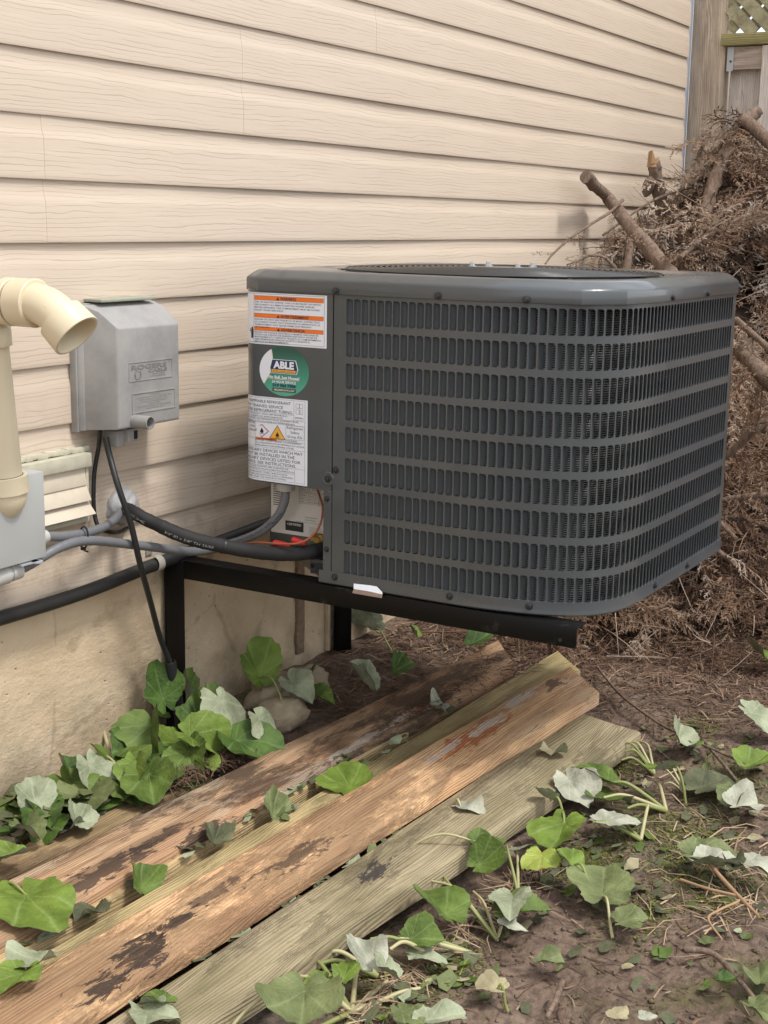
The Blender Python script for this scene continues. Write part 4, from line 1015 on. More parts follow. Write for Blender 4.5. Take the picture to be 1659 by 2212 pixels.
# flexible grey conduits
def conduit(name, label, pts, r):
    P = smooth_path(pts, 26); mb = MB()
    rr = [r*(1+0.022*math.sin(i*1.15)) for i in range(len(P))]
    mb.tube(P, rr, 14); o = mb.build(name, M['conduit'], None, loc=P[len(P)//2], angle=180); tag(o, label, 'conduit', 'grey flexible conduits under the cable box'); return o, P
conduit('flexible_conduit', 'short grey conduit curving from the metal box up into the foam sealed hole', [wp(96, 1159, -0.09), wp(140, 1158, -0.088), wp(190, 1150, -0.075), wp(235, 1132, -0.05), wp(264, 1102, -0.015), wp(276, 1088, 0.02)], 0.0100)
cpt = Vector((cp.x, cp.y, ZP-0.02))
oc, PC = conduit('flexible_conduit', 'long grey conduit looping from the metal box up into the air conditioner', [wp(18, 1240, -0.085), wp(60, 1222, -0.09), wp(130, 1182, -0.10), wp(195, 1168, -0.095), wp(300, 1178, -0.085), wp(420, 1191, -0.10), xp(500, 1174, 2.59), xp(560, 1150, 2.595), xp(598, 1117, 2.60), xp(614, 1085, 2.60), cpt], 0.0104)
f, L = tube_map(PC[::-1], 0.0125, 0.0, (-1, 0, 0))
child('lettering', M['ink'], oc, lambda m_: put_text(m_, '1/2" LIQUID TIGHT SUNLIGHT RESISTANT', tube_map(PC, 0.0106, 0.15, (0, -1, 1))[0], L*0.70, -0.002, L*0.24, 0.0045, 0, 0.0))
# cable ties
def tie(label, c, axis, r, squash=1.0, tail=True):
    axis = Vector(axis).normalized(); a = axis.orthogonal().normalized(); b_ = axis.cross(a)
    up = Vector((0, 0, 1)); b_ = (up-axis*up.dot(axis)).normalized(); a = axis.cross(b_)
    mb = MB(); n = 28; rs = []
    for k in range(n+1):
        q = 2*PI*k/n; d = a*math.cos(q)*r + b_*math.sin(q)*r*squash
        rs.append([Vector(c)+d*s+axis*w for s, w in ((1.0, -0.0022), (1.0+0.0012/r, -0.0022), (1.0+0.0012/r, 0.0022), (1.0, 0.0022))])
    mb.rings(rs, 0, True, True, False, False)
    if tail:
        p = Vector(c)-b_*r*squash; mb.box(p-b_*0.002, (0.008, 0.008, 0.006)); mb.tube([p, p-b_*0.006+a*0.004, p-b_*0.007+a*0.014], 0.0018, 6)
    o = mb.build('cable_tie', M['blackplastic'], None, loc=c); return tag(o, label, 'cable tie', 'black cable ties')
tc_ = (wp(181, 1152, -0.078)+wp(181, 1170, -0.097))/2
tie('black cable tie holding the two grey conduits together', tc_, (1, 0, -0.1), 0.0112, 1.95)
P, r0 = paths[1]; tg = (P[-1]-P[-4]).normalized(); tie('black cable tie round the middle of the foam insulated line', P[-2], tg, 0.0166, 1.0, False)
P, r0 = paths[2]; tg = (P[-12]-P[-15]).normalized(); tie('black cable tie round the foam insulated line at the air conditioner', P[-14], tg, 0.0170, 1.0, False)
# black cable from the cable box to the ground tube, and a second one to the wall
solo_tube('black_cable', 'black cable hanging from the cable box down into the short ground tube', 'cable', [wp(228, 945, -0.05), wp(237, 985, -0.06), wp(255, 1050, -0.09), wp(282, 1130, -0.105), wp(303, 1220, -0.10), wp(325, 1300, -0.075), wp(345, 1375, -0.058), wp(363, 1420, -0.056), wp(369, 1440, -0.058), wp(380, 1500, -0.06)], 0.0068, M['blackplastic'], 12)
solo_tube('black_cable', 'thin black cable dropping behind the cable box to the conduit hole', 'cable', [wp(216, 930, -0.04), wp(213, 965, -0.03), wp(204, 1020, -0.02), wp(202, 1075, -0.018), wp(205, 1115, -0.02), wp(215, 1140, -0.03), wp(240, 1150, -0.03), wp(262, 1148, -0.01), wp(275, 1140, 0.01)], 0.0048, M['blackplastic'], 10)
gt = MB(); P = [wp(368, 1430, -0.058), wp(377, 1480, -0.060), wp(388, 1545, -0.064), wp(392, 1590, -0.066)]
gt.tube(P, 0.0135, 16, 0, False)
gt.lathe(P[0], P[0]-P[1], [(0, 0.0136), (0.0015, 0.0132), (0.0015, 0.0105), (-0.01, 0.0100)], 16, 0, False, False)
tag(gt.build('ground_tube', M['blackplastic'], None, loc=P[1]), 'short black plastic tube sticking out of the ground before the bracket leg', 'tube')
# thermostat wire and wire nuts
solo_tube('control_wire', 'thin reddish brown wire following the insulated line to the air conditioner', 'wire', [wp(284, 1096, -0.03), wp(315, 1108, -0.06), wp(348, 1124, -0.085), wp(400, 1146, -0.12), wp(470, 1168, -0.17), wp(520, 1174, -0.20), xp(560, 1172, 2.55), xp(610, 1175, 2.54), xp(650, 1172, 2.545), xp(680, 1152, 2.56), xp(694, 1125, 2.58), xp(697, 1095, 2.60), xp(690, 1070, 2.615), xp(684, 1055, 2.62)], 0.0026, M['copper'], 8)
for (a, b, lb_) in (((592, 1173), (628, 1179), 'red wire nut lying flat on the insulated line'), ((632, 1166), (660, 1174), 'tilted red wire nut nearest the brass valve')):
    p, q = xp(*a, 2.56), xp(*b, 2.56); ax = (q-p).normalized(); l = (q-p).length
    mb = MB(); mb.lathe(p, ax, [(0, 0.0062), (0.002, 0.0078), (l*.5, 0.0070), (l*.85, 0.0058), (l, 0.0040)], 12); tag(mb.build('wire_nut', M['red'], None, loc=p), lb_, 'wire nut', 'red wire nuts')
# sealing foam blob round the wall hole
mb = MB(); c = wp(262, 1096, 0.0); rs = []
for i in range(13):
    th = PI/2*i/12; ring = []
    for k in range(30):
        q = 2*PI*k/30; nz = 1+0.30*fbm(math.cos(q)*2+5, math.sin(q)*2+th*2.5, 77, 3)
        ring.append((c.x+0.052*math.cos(q)*math.cos(th)*nz, 0.006-0.040*math.sin(th)*(0.8+0.4*float(vnoise(math.cos(q)*2+i*.3, math.sin(q)*2, 8))), c.z+0.043*math.sin(q)*math.cos(th)*nz))
    rs.append(ring)
mb.rings(rs, 0, True, True, False, True)
tag(mb.build('sealing_foam', M['sealfoam'], None, loc=c, angle=180), 'grey foam lump sealing the pipe hole in the siding', 'sealant')
# pipe strap
c = wp(337, 1217, -0.022); mb = MB(); rs = []
for k in range(13):
    q = -PI/2+PI*k/12
    d = Vector((0, -math.cos(q), math.sin(q)))*0.0185
    rs.append([c+d+Vector((-0.011, 0, 0)), c+d*1.10+Vector((-0.011, 0, 0)), c+d*1.10+Vector((0.011, 0, 0)), c+d+Vector((0.011, 0, 0))])
mb.rings(rs, 0, True, True); mb.box((c.x, -0.0015, c.z+0.034), (0.022, 0.0025, 0.034))
st = mb.build('pipe_strap', M['clamp'], None, bevel=0.0008, loc=c); tag(st, 'grey strap clamping the black pipe to the wall', 'pipe strap')
mb = MB(); mb.lathe((c.x, -0.003, c.z+0.038), (0, -1, 0), [(0, 0.006), (0.003, 0.006), (0.004, 0.004)], 6); mb.build('screw', M['zinc'], st)

# ================================================================== CABLE BOX
cb = thing('cable_box', 'weathered grey plastic cable box lettered ROGERS CABLE on the siding', 'utility box', (2.36, 0, 0.78))
D = -0.100
FLt, FRt, FRb, FLb = wp(246, 700, D), wp(382, 688, D), wp(395, 907, D), wp(259, 928, D)
xl, xr, zt_, zb_ = FLt.x, (FRt.x+FRb.x)/2, FLt.z+0.003, FRb.z+0.002
zt_ = (FLt.z+FRt.z)/2; zb_ = (FRb.z+FLb.z)/2; xl = (FLt.x+FLb.x)/2
mb = MB()
zt_ -= 0.012
xw = 2.238
def fr(y, a, bt, bb):
    xa = xw+(xl-xw)*min(1, -y/0.1) if y < -0.02 else xw
    return [(xa-a+0.006, y, zb_-bb), (xr+a, y, zb_-bb), (xr+a, y, zt_+bt), (xa-a+0.006, y, zt_+bt)]
mb.rings([fr(-0.026, 0.004, 0.048, 0.004), fr(-0.060, 0.0025, 0.036, 0.002), fr(D+0.004, 0.0, 0.004, 0.0), fr(D, -0.004, 0.0, -0.004)], 0, False, True, False, True)
mb.build('cover', M['cablebox'], cb, bevel=0.0035)
mb = MB(); mb.rings([fr(0.004, 0.008, 0.050, 0.008), fr(-0.016, 0.008, 0.050, 0.008)], 0, False, True, True, True); mb.rings([fr(-0.0165, 0.0045, 0.046, 0.005), fr(-0.0275, 0.0045, 0.046, 0.005)], 0, False, True, True, True); mb.build('back_box', M['cablebox'], cb, bevel=0.002)
tp = wp(295, 660, -0.02); mb = MB(); mb.box(((xl+xr)/2+0.0, -0.022, zt_+0.056), (xr-xl-0.03, 0.052, 0.007)); mb.build('lid_lip', M['lid'], cb, bevel=0.002)
def cbm(off): return lambda u, v: (u, D-off, v)
def px2(px, py): p = wp(px, py, D); return p.x, p.z
def frame_rect(mb, u0, v0, u1, v1, w, off):
    y = D-off/2+0.0004
    mb.box(((u0+u1)/2, y, v0), (u1-u0+w, off, w)); mb.box(((u0+u1)/2, y, v1), (u1-u0+w, off, w)); mb.box((u0, y, (v0+v1)/2), (w, off, v1-v0-w)); mb.box((u1, y, (v0+v1)/2), (w, off, v1-v0-w))
a0 = px2(279, 826); a1 = px2(371, 774); mb = MB(); frame_rect(mb, a0[0], a0[1]+0.001, a1[0], a1[1], 0.0018, 0.0016)
b0 = px2(288, 894); b1 = px2(377, 838); frame_rect(mb, b0[0]-0.003, b0[1]+0.001, b1[0], b1[1], 0.0022, 0.0020)
mb.build('moulded_frame', M['cablebox'], cb)
M['boxletters'] = plain('letter_relief_shade', (0.19, 0.183, 0.175), 0.6, var=0.15)  # flat letters; shade of their moulded relief put into a darker grey
def fill(m_):
    mp = cbm(0.0008); w = a1[0]-a0[0]; h = a1[1]-a0[1]
    put_text(m_, 'ROGERS', mp, a0[0]+w*0.05, a0[1]+h*0.62, w*0.82, h*0.25, 0, 0.03); put_text(m_, 'TM', mp, a0[0]+w*0.90, a0[1]+h*0.86, w*0.06, h*0.05)
    put_text(m_, 'CABLE', mp, a0[0]+w*0.44, a0[1]+h*0.40, w*0.44, h*0.17, 0, 0.03)
    put_text(m_, '1 800 000', mp, a0[0]+w*0.47, a0[1]+h*0.27, w*0.36, h*0.07); put_text(m_, 'SERVICE', mp, a0[0]+w*0.47, a0[1]+h*0.15, w*0.36, h*0.07)
    cxx, cyy = a0[0]+w*0.20, a0[1]+h*0.32
    for (r0, r1, s0, s1) in ((0.0100, 0.0114, 0, 20), (0.0078, 0.0088, 3, 24)):
        for k in range(s0, s1):
            q0, q1 = 2*PI*k/24+1.9, 2*PI*(k+1)/24+1.9
            poly(m_, mp, [(cxx+r0*math.cos(q0), cyy+r0*math.sin(q0)), (cxx+r1*math.cos(q0), cyy+r1*math.sin(q0)), (cxx+r1*math.cos(q1), cyy+r1*math.sin(q1)), (cxx+r0*math.cos(q1), cyy+r0*math.sin(q1))])
    w = b1[0]-b0[0]; h = b1[1]-b0[1]
    for i, (s, a, e) in enumerate((('WARNING', .36, .64), ('UNAUTHORIZED OPENING OF THIS ENCLOSURE', .08, .92), ('IS AN OFFENCE AND MAY RESULT', .16, .86), ('IN SERVICE INTERRUPTION', .2, .8), ('AVERTISSEMENT', .36, .64), ("L'OUVERTURE SANS AUTORISATION EST", .1, .92), ('UNE INFRACTION', .3, .72))):
        put_text(m_, s, mp, b0[0]+w*a, b0[1]+h*(0.84-0.115*i), w*(e-a), h*0.055)
child('lettering', M['boxletters'], cb, fill)
t0 = wp(305, 921, -0.085); te = wp(325, 915, -0.145)
mb = MB(); mb.lathe((te.x, -0.055, te.z+0.0015), (0, -1, 0), [(0, 0.0145), (0.09, 0.0145), (0.0905, 0.0125), (0.05, 0.0120), (0.04, 0.001)], 22, 0, False, False); mb.build('lock_tube', M['cablebox'], cb)
hp = wp(255, 950, -0.05); mb = MB(); mb.box((hp.x-0.004, -0.045, hp.z+0.004), (0.028, 0.035, 0.036)); mb.box((hp.x+0.022, -0.06, hp.z+0.010), (0.032, 0.028, 0.030)); mb.build('hasp', M['cablebox'], cb, bevel=0.003)
mb = MB(); mb.box((hp.x+0.030, -0.0745, hp.z+0.010), (0.010, 0.003, 0.018)); mb.build('hasp_slot', M['dark'], cb)

# ================================================================== DRYER VENT
dv = thing('dryer_vent', 'weathered beige louvered dryer vent with three flaps on the siding', 'vent', wp(140, 1060, 0))
TL, TR, BR_, BL = wp(40, 1003, -0.02), wp(192, 975, -0.02), wp(197, 1120, -0.02), wp(55, 1152, -0.02)
x0, x1 = wp(40, 1003, -0.02).x, wp(190, 1050, -0.02).x; zt1 = TR.z-0.002; zb1 = BR_.z-0.003
mb = MB(); t_ = 0.010
mb.box(((x0+x1)/2, -0.012, zt1-0.014), (x1-x0+0.004, 0.040, 0.030)); mb.box(((x0+x1)/2, -0.008, zb1+0.005), (x1-x0, 0.030, 0.012)); mb.box((x1-0.004, -0.008, (zt1+zb1)/2), (0.009, 0.031, zt1-zb1-0.02)); mb.box((x0+0.004, -0.008, (zt1+zb1)/2), (0.009, 0.031, zt1-zb1-0.02))
mb.build('frame', M['ventdirty'], dv, bevel=0.002)
mb = MB(); mb.box(((x0+x1)/2, 0.008, (zt1+zb1)/2), (x1-x0-0.02, 0.006, zt1-zb1-0.02)); mb.build('duct_opening', M['dark'], dv)
mb = MB()
for k in range(26):
    t = k/25; xx_ = x0+(x1-x0+0.01)*t
    mb.box((xx_, -0.004, zt1+0.006+0.004*RNG.random()), (0.014, 0.022, 0.010+0.004*RNG.random()))
for k in range(12): mb.box((x1+0.004+0.004*RNG.random(), -0.004, zb1+(zt1-zb1)*k/11), (0.010+0.006*RNG.random(), 0.016, 0.014))
mb.build('caulk_bead', M['ventdirty'], dv, bevel=0.003)
fh = (zt1-0.030-zb1-0.012)/3
for i, tl_ in enumerate((8, 24, 42)):
    zt2 = zt1-0.029-fh*i; mb = MB()
    R = Matrix.Rotation(rad(-tl_), 3, 'X'); hgt = fh*1.12
    mb.box(Vector(((x0+x1)/2-0.002+0.002*i, -0.020, zt2)) + R @ Vector((0, 0, -hgt/2)), (x1-x0-0.016, 0.0022, hgt), R)
    mb.build('flap', M['vent'], dv, bevel=0.0008)

# ================================================================== DISCONNECT BOX
eb = thing('disconnect_box', 'plain grey metal electrical box behind the cream vent pipe', 'electrical box', wp(50, 1130, 0))
D2 = -0.115
q0, q1 = wp(103, 1202, D2), wp(92, 1018, D2)
xr2 = (q0.x+q1.x)/2; zb2, zt2_ = q0.z, q1.z; w2 = 0.19
mb = MB(); mb.box((xr2-w2/2, (D2+0.004)/2, (zb2+zt2_)/2), (w2, -D2+0.004, zt2_-zb2)); mb.build('cover', M['greybox'], eb, bevel=0.0025)
hp2 = wp(55, 1216, D2+0.01); mb = MB(); mb.box((hp2.x, D2+0.012, zb2-0.0035), (0.050, 0.034, 0.003)); mb.lathe((hp2.x+0.018, D2-0.004, zb2-0.005), (0, 0, 1), [(0, 0.012), (0.003, 0.012)], 14); mb.build('hasp', M['galv'], eb)
mb = MB(); a, b_ = wp(98, 1159, -0.09), wp(112, 1158, -0.09); mb.lathe((xr2, a.y, a.z), (1, 0, 0), [(0, 0.017), (0.012, 0.017), (0.013, 0.0145), (0.024, 0.0145)], 18); mb.build('connector', M['fitting'], eb)
mb = MB(); a, b_ = wp(-6, 1246, -0.085), wp(36, 1232, -0.09); ax = (b_-a); l = ax.length; mb.lathe(a, ax, [(-0.02, 0.020), (l*.45, 0.020), (l*.46, 0.0165), (l*.6, 0.0165), (l*.61, 0.0185), (l*1.1, 0.0185), (l*1.15, 0.0145), (l*1.2, 0.013)], 20); mb.build('connector', M['fitting'], eb)

# ================================================================== PVC VENT PIPE
pv = thing('vent_pipe', 'cream PVC vent pipe with an elbowed outlet pointing down', 'vent pipe', (1.93, -0.11, 0.70))
RP = 0.0362
A0 = wp(-21, 761, -0.10); A1 = wp(9, 1040, -0.10)
ax = (A0-A1).normalized()
mb = MB(); mb.tube([A1-ax*0.02, A0+ax*0.03], RP, 28); mb.build('riser', M['pvc'], pv)
# bottom coupling and elbow into the wall
mb = MB(); mb.lathe(A1+ax*0.012, -ax, [(-0.001, RP+0.0005), (0, RP+0.0095), (0.0325, RP+0.0105), (0.0340, RP+0.0035)], 32)
mb.build('hub', M['pvc'], pv, angle=50)
mb = MB(); mb.lathe(A1+ax*0.0135, -ax, [(0, RP+0.0012), (0.0018, RP+0.0028)], 32); mb.build('joint_gap', M['pvc_print'], pv)
c = A1-ax*0.020
mb = MB(); mb.lathe(c, -ax, [(-0.004, RP+0.0035), (0.004, RP+0.0050), (0.018, RP+0.0040), (0.032, RP-0.002), (0.044, RP-0.012), (0.052, RP-0.022), (0.0555, 0.002)], 34)
mb.build('elbow', M['pvc'], pv, angle=70)
mb = MB(); mb.tube([c-ax*0.014+Vector((0, 0.005, 0)), c-ax*0.014+Vector((0, 0.16, 0))], RP+0.002, 28); mb.build('wall_stub', M['pvc'], pv)
# top: hub, elbow outward, 45 degree outlet
mb = MB(); T0 = A0+ax*0.012; mb.lathe(T0, ax, [(-0.0005, RP+0.001), (0, RP+0.0062), (0.034, RP+0.0066), (0.036, RP+0.0045)], 32); mb.build('hub', M['pvc'], pv, angle=50)
zh = wp(40, 650, -0.16).z
T1 = T0+ax*0.036; rel = zh-T1.z
out = Vector((0.06, -1, -0.02)).normalized()
rE = 0.044
T1b = T1+Vector((0, 0, max(rel-rE, 0.001)))
pth = [T1] + arc(T1b+out*rE, -out, Vector((0, 0, 1)), rE, 0, PI/2, 12)[1:]
mb = MB(); mb.tube(pth, RP+0.0005, 30); mb.build('elbow', M['pvc'], pv, angle=50)
H0 = pth[-1]
def seg(name, p, d, l, r, mat=None):
    mb = MB(); mb.lathe(p, d, [(0, r-0.002), (0.0015, r), (l-0.0015, r), (l, r-0.002)], 34); mb.build(name, mat or M['pvc'], pv, angle=50)
XA = H0.x; zr = H0.z
def yat(px, py): return xp(px, py, XA).y
yj, y2, y3 = yat(34, 650), yat(72, 648), yat(96, 652)
seg('hub', Vector((XA, yj+0.022, zr)), (0, -1, 0), 0.020, RP+0.0085)
seg('joint_gap', Vector((XA, yj+0.003, zr)), (0, -1, 0), 0.006, RP+0.0035, M['pvc_print'])
seg('hub', Vector((XA, yj-0.0035, zr)), (0, -1, 0), yj-y2+0.004, RP+0.0085)
c = Vector((XA, y2-0.004, zr)); RB = 0.050
d45 = Vector((0.10, -0.74, -0.67)).normalized()
pts = [c + Vector((0, 0.01, 0))]
for k in range(9):
    t = k/8; pts.append(pts[-1] + (Vector((0, -1, 0)).lerp(d45, t)).normalized()*0.0088)
mb = MB(); mb.tube(pts, RP+0.0008, 32); mb.build('outlet_elbow', M['pvc'], pv, angle=50)
m0 = pts[-1]-d45*0.004
mb = MB(); mb.lathe(m0, d45, [(-0.001, RP+0.001), (0.0, RP+0.0092), (0.044, RP+0.0122), (0.0455, RP+0.0112), (0.0455, RP+0.0070), (0.044, RP+0.0060), (0.006, RP+0.001), (0.004, RP-0.004), (-0.03, RP-0.006)], 40, 0, False, False); mb.build('outlet_hub', M['pvc'], pv, angle=50)
mb = MB(); mb.lathe(m0+d45*-0.012, d45, [(0, RP-0.004), (0.0006, 0.001)], 24, 0, False, True); mb.build('outlet_shade', M['dark'], pv)  # dark disc stands for the shade deep in the pipe mouth
a = d45.orthogonal().normalized(); b_ = d45.cross(a)
for k in (-1, 0, 1):
    for (u, v) in ((a, b_), (b_, a)):
        o_ = m0+d45*0.012+u*(k*0.013); w = math.sqrt(max(0, (RP+0.001)**2-(k*0.013)**2)); mb = MB()
        mb.tube([o_-v*w, o_+v*w], 0.0009, 5); mb.build('screen_wire', M['rust'], pv)
pin = pts[4]+(CAM-pts[4]).normalized()*(RP+0.004)
mb = MB(); mb.lathe(pin, (CAM-pts[4]), [(-0.002, 0.006), (0.001, 0.005), (0.0015, 0.0028), (0.004, 0.0022)], 12); mb.build('moulding_pip', M['pvc'], pv)

# ================================================================== FENCE
fe = thing('fence', 'weathered grey board fence with lattice top behind the brush pile', 'fence', (6.22, -1.4, 0))
FX = 6.15
mb = MB(); mb.box((FX+0.085, -0.064, 1.25), (0.142, 0.158, 3.1)); mb.build('post', M['post'], fe, bevel=0.012)
for y in (-2.55,): 
    mb = MB(); mb.box((FX+0.085, y, 1.25), (0.142, 0.142, 3.1)); mb.build('post', M['post'], fe, bevel=0.012)
zc0, zc1 = xp(1600, 97, FX-0.02).z, xp(1600, 71, FX-0.02).z
zr0 = xp(1600, 150, FX).z
mb = MB(); mb.box((FX+0.02, -1.33, (zc0+zc1)/2), (0.085, 2.40, zc1-zc0)); mb.build('lattice_rail', M['fencegreen'], fe, bevel=0.004)
mb = MB(); mb.box((FX+0.03, -1.33, (zr0+zc0)/2-0.001), (0.040, 2.36, zc0-zr0-0.004)); mb.build('rail', M['fencerail'], fe, bevel=0.003)
mb = MB(); mb.box((FX+0.03, -1.33, 0.25), (0.040, 2.36, 0.12)); mb.build('rail', M['fencerail'], fe, bevel=0.003)
mb = MB(); yb = -0.151; mb.box((FX+0.008, yb-0.016, (zr0+zc0)/2-0.004), (0.003, 0.028, zc0-zr0+0.002)); mb.build('rail_hanger', M['galv'], fe)
mb = MB(); mb.lathe((FX+0.006, yb-0.018, zr0+0.035), (-1, 0, 0), [(0, 0.005), (0.002, 0.004)], 8); mb.build('hanger_nail', M['screw'], fe)
y = -0.155; k = 0
while y > -2.48:
    w = 0.165
    front = k % 2 == 1
    mb = MB(); xx_ = FX-0.004 if front else FX+0.066
    zt_b = zc0-0.004 if front else zc0-0.004
    mb.box((xx_, y-w/2, zt_b/2-0.05), (0.018, w, zt_b+0.1))
    mb.build('board', M['fencewood'], fe, bevel=0.002)
    y -= w-(0.012); k += 1
zl0, zl1 = zc1, 2.62
import itertools
y0, y1 = -0.150, -2.48
pit = 0.092
for dirn in (1, -1):
    for k in range(-12, 50):
        # slat centre line  y = ys - dirn*(z-zl0)
        ys_ = y0-pit*k*1.0 + (0.02 if dirn > 0 else 0)
        L = zl1-zl0
        if dirn > 0: pa, pb = (ys_, zl0), (ys_-L, zl1)
        else: pa, pb = (ys_, zl1), (ys_-L, zl0)
        # clip to the panel
        (ya, za), (yb_, zb_2) = pa, pb
        t0_, t1_ = 0.0, 1.0
        if ya > y0: t0_ = (ya-y0)/(ya-yb_)
        if yb_ < y1: t1_ = (ya-y1)/(ya-yb_)
        if t1_-t0_ < 0.05: continue
        p = Vector((FX+0.018+(0.006 if dirn > 0 else -0.006), ya+(yb_-ya)*t0_, za+(zb_2-za)*t0_)); q = Vector((p.x, ya+(yb_-ya)*t1_, za+(zb_2-za)*t1_))
        d = (q-p); l = d.length; d.normalize()
        if l < 0.04: continue
        rot = Matrix((Vector((1, 0, 0)), d, Vector((1, 0, 0)).cross(d))).transposed()
        mb = MB(); mb.box((p+q)/2, (0.008, l, 0.054), rot); mb.build('lattice_slat', M['lattice'], fe)

# ================================================================== STONES
def stone(label, px, py, size, z, seed):
    c = gp(px, py, z); mb = MB(); rs = []
    for i in range(11):
        th = -PI/2+PI*i/10
        ring = []
        for k in range(18):
            q = 2*PI*k/18; d = Vector((math.cos(q)*math.cos(th), math.sin(q)*math.cos(th), math.sin(th)))
            nz = 1+0.55*fbm(d.x*1.6+seed, d.y*1.6+d.z*1.9, seed, 4)
            d = Vector((math.copysign(abs(d.x)**0.75, d.x), math.copysign(abs(d.y)**0.75, d.y), math.copysign(abs(d.z)**0.8, d.z)))
            ring.append(c+Vector((d.x*size[0]*nz, d.y*size[1]*nz, d.z*size[2]*nz)))
        rs.append(ring)
    mb.rings(rs, 0, True, True, True, True)
    return tag(mb.build('stone', M['stone'], None, loc=c, angle=40), label, 'stone', 'stones along the foundation')
stone('tan stone half covered by leaves, nearest the end of the rot stained plank', 615, 1545, (0.075, 0.055, 0.038), 0.02, 3)
stone('rough grey tan rock against the foundation under the bright round leaf', 585, 1500, (0.075, 0.05, 0.042), 0.03, 9)
stone('flat pale stone beside the plank, near the dark leaves', 660, 1480, (0.09, 0.05, 0.04), 0.03, 14)
stone('small brown pebble at the left edge by the foundation', 30, 1790, (0.05, 0.035, 0.03), 0.02, 21)

# ================================================================== LEAVES
WILT = [0.0]
def leaf_mesh(seed, size, curl=0.25, fold=0.0, wave=0.12, lobes=0.10, torn=0.0, droop=0.0):
    r_ = random.Random(seed); NS = 54; NR = 7
    ph = [r_.uniform(0, 6.28) for _ in range(8)]
    fold = fold+r_.uniform(0.05, 0.30)+WILT[0]; torn = max(torn, r_.uniform(-0.1, 0.22)+WILT[0]*0.3); droop = droop+r_.uniform(-0.05, 0.22); asp = r_.uniform(0.82, 1.12); tip = r_.uniform(0.0, 0.12)
    npt = r_.choice([5, 7, 7, 9]); c6 = 0.08+0.08*r_.random()
    vs = [Vector((0, 0, 0))]; at = [1.0]
    def tri(x): return 1-4*abs((x % 1.0)-0.5)
    for j in range(1, NR+1):
        f = j/NR
        for k in range(NS):
            th = -PI+2*PI*k/NS
            ath = abs(th)
            R = max(0.62+0.30*math.cos(th)+0.10*math.cos(2*th), 0.40)+0.06
            R *= 1-0.66*math.exp(-((PI-ath)/0.22)**2)
            R *= 1+tip*math.exp(-(ath/0.35)**2)
            R *= 1+lobes*0.50*tri(th*npt/(2*PI)+0.5)+0.030*tri(th*19/(2*PI)+ph[0])+0.018*math.sin(31*th+ph[1])+0.08*math.sin(2*th+ph[2])+0.05*math.sin(3*th+ph[7])
            if torn: R *= 1-torn*max(0, math.sin(2.0*th+ph[6]))**3
            rr = R*f*size
            x, y = rr*math.cos(th), rr*math.sin(th)*asp
            q = rr/size
            vein = 1.0 if k in (27, 32, 22, 38, 16, 45, 9) else 0.0
            z = size*(curl*q*q + wave*q*q*(math.sin(3*th+ph[3])+0.6*math.sin(5*th+ph[4])) + fold*abs(y)/size - 0.015*vein)
            z -= size*droop*(x/size)*abs(x/size)
            z += size*c6*float(fbm(x/size*2.6+seed, y/size*2.6, seed, 3))*min(1, q*2)
            vs.append(Vector((x, y, z))); at.append(vein)
    fs = [(0, 1+k, 1+(k+1) % NS) for k in range(NS)]
    for j in range(NR-1):
        for k in range(NS):
            a = 1+j*NS; k2 = (k+1) % NS; fs += [(a+k, a+NS+k, a+NS+k2), (a+k, a+NS+k2, a+k2)]
    return vs, fs, at
LEAFGRP = 'plucked leaves lying on the ground'
nleaf = [0]
def leaf(label, px, py, spx, mat, yaw, z=0.02, pitch=0, roll=0, curl=0.15, fold=0.0, wave=0.10, torn=0.0, flip=False, stalk=0.0, lobes=0.10, droop=0.0, smat='stalk', sdir=None):
    nleaf[0] += 1; seed = nleaf[0]*13+5
    c = gp(px, py, z); depth = (c-CAM).dot(CF)
    size = spx*depth/3028/1.30*(0.86 if WILT[0] > 0.2 else 1.0)
    vs, fs, at = leaf_mesh(seed, size, curl, fold, wave, lobes, torn, droop)
    R = Matrix.Rotation(rad(yaw), 3, 'Z') @ Matrix.Rotation(rad(-pitch), 3, 'Y') @ Matrix.Rotation(rad(roll), 3, 'X')
    off = Vector((size*0.30, 0, 0))
    P = [R @ (v-off) + c for v in vs]
    # rest above the ground
    low = min(p.z-gz(p.x, p.y) for p in P)
    if low < 0.004: P = [p+Vector((0, 0, 0.004-low)) for p in P]
    t = thing('leaf', label, 'leaf', tuple(c), None)
    mb = MB(); nrm = R @ Vector((0, 0, 1))
    A_ = np.array([tuple(p) for p in P]); VN = np.zeros_like(A_)
    for f in fs:
        q = np.cross(A_[f[1]]-A_[f[0]], A_[f[-1]]-A_[f[0]])
        for k in f: VN[k] += q
    VN /= np.maximum(np.linalg.norm(VN, axis=1, keepdims=True), 1e-12)
    mb.add(P, fs, 1 if flip else 0, True, at)
    mb.add(A_-VN*0.0007, [f[::-1] for f in fs], 0 if flip else 1, True, at)
    mb.build('blade', [M[mat], M['leaf_pale']], t, attr='vein', angle=180)
    if stalk:
        p0 = P[0]-nrm*0.002; sd = Vector((math.cos(rad(sdir if sdir is not None else yaw+180)), math.sin(rad(sdir if sdir is not None else yaw+180)), 0))
        L = stalk; pts = [p0, p0+sd*L*0.4+Vector((0, 0, 0.012)), p0+sd*L*0.75, p0+sd*L]
        pts[2].z = max(gz(pts[2].x, pts[2].y)+0.006, pts[2].z-0.02); pts[3].z = gz(pts[3].x, pts[3].y)+0.004
        mb = MB(); Q = smooth_path(pts, 6); mb.tube(Q, [0.0022+0.0012*i/len(Q) for i in range(len(Q))], 6); mb.build('stalk', M[smat], t, angle=180)
    return t
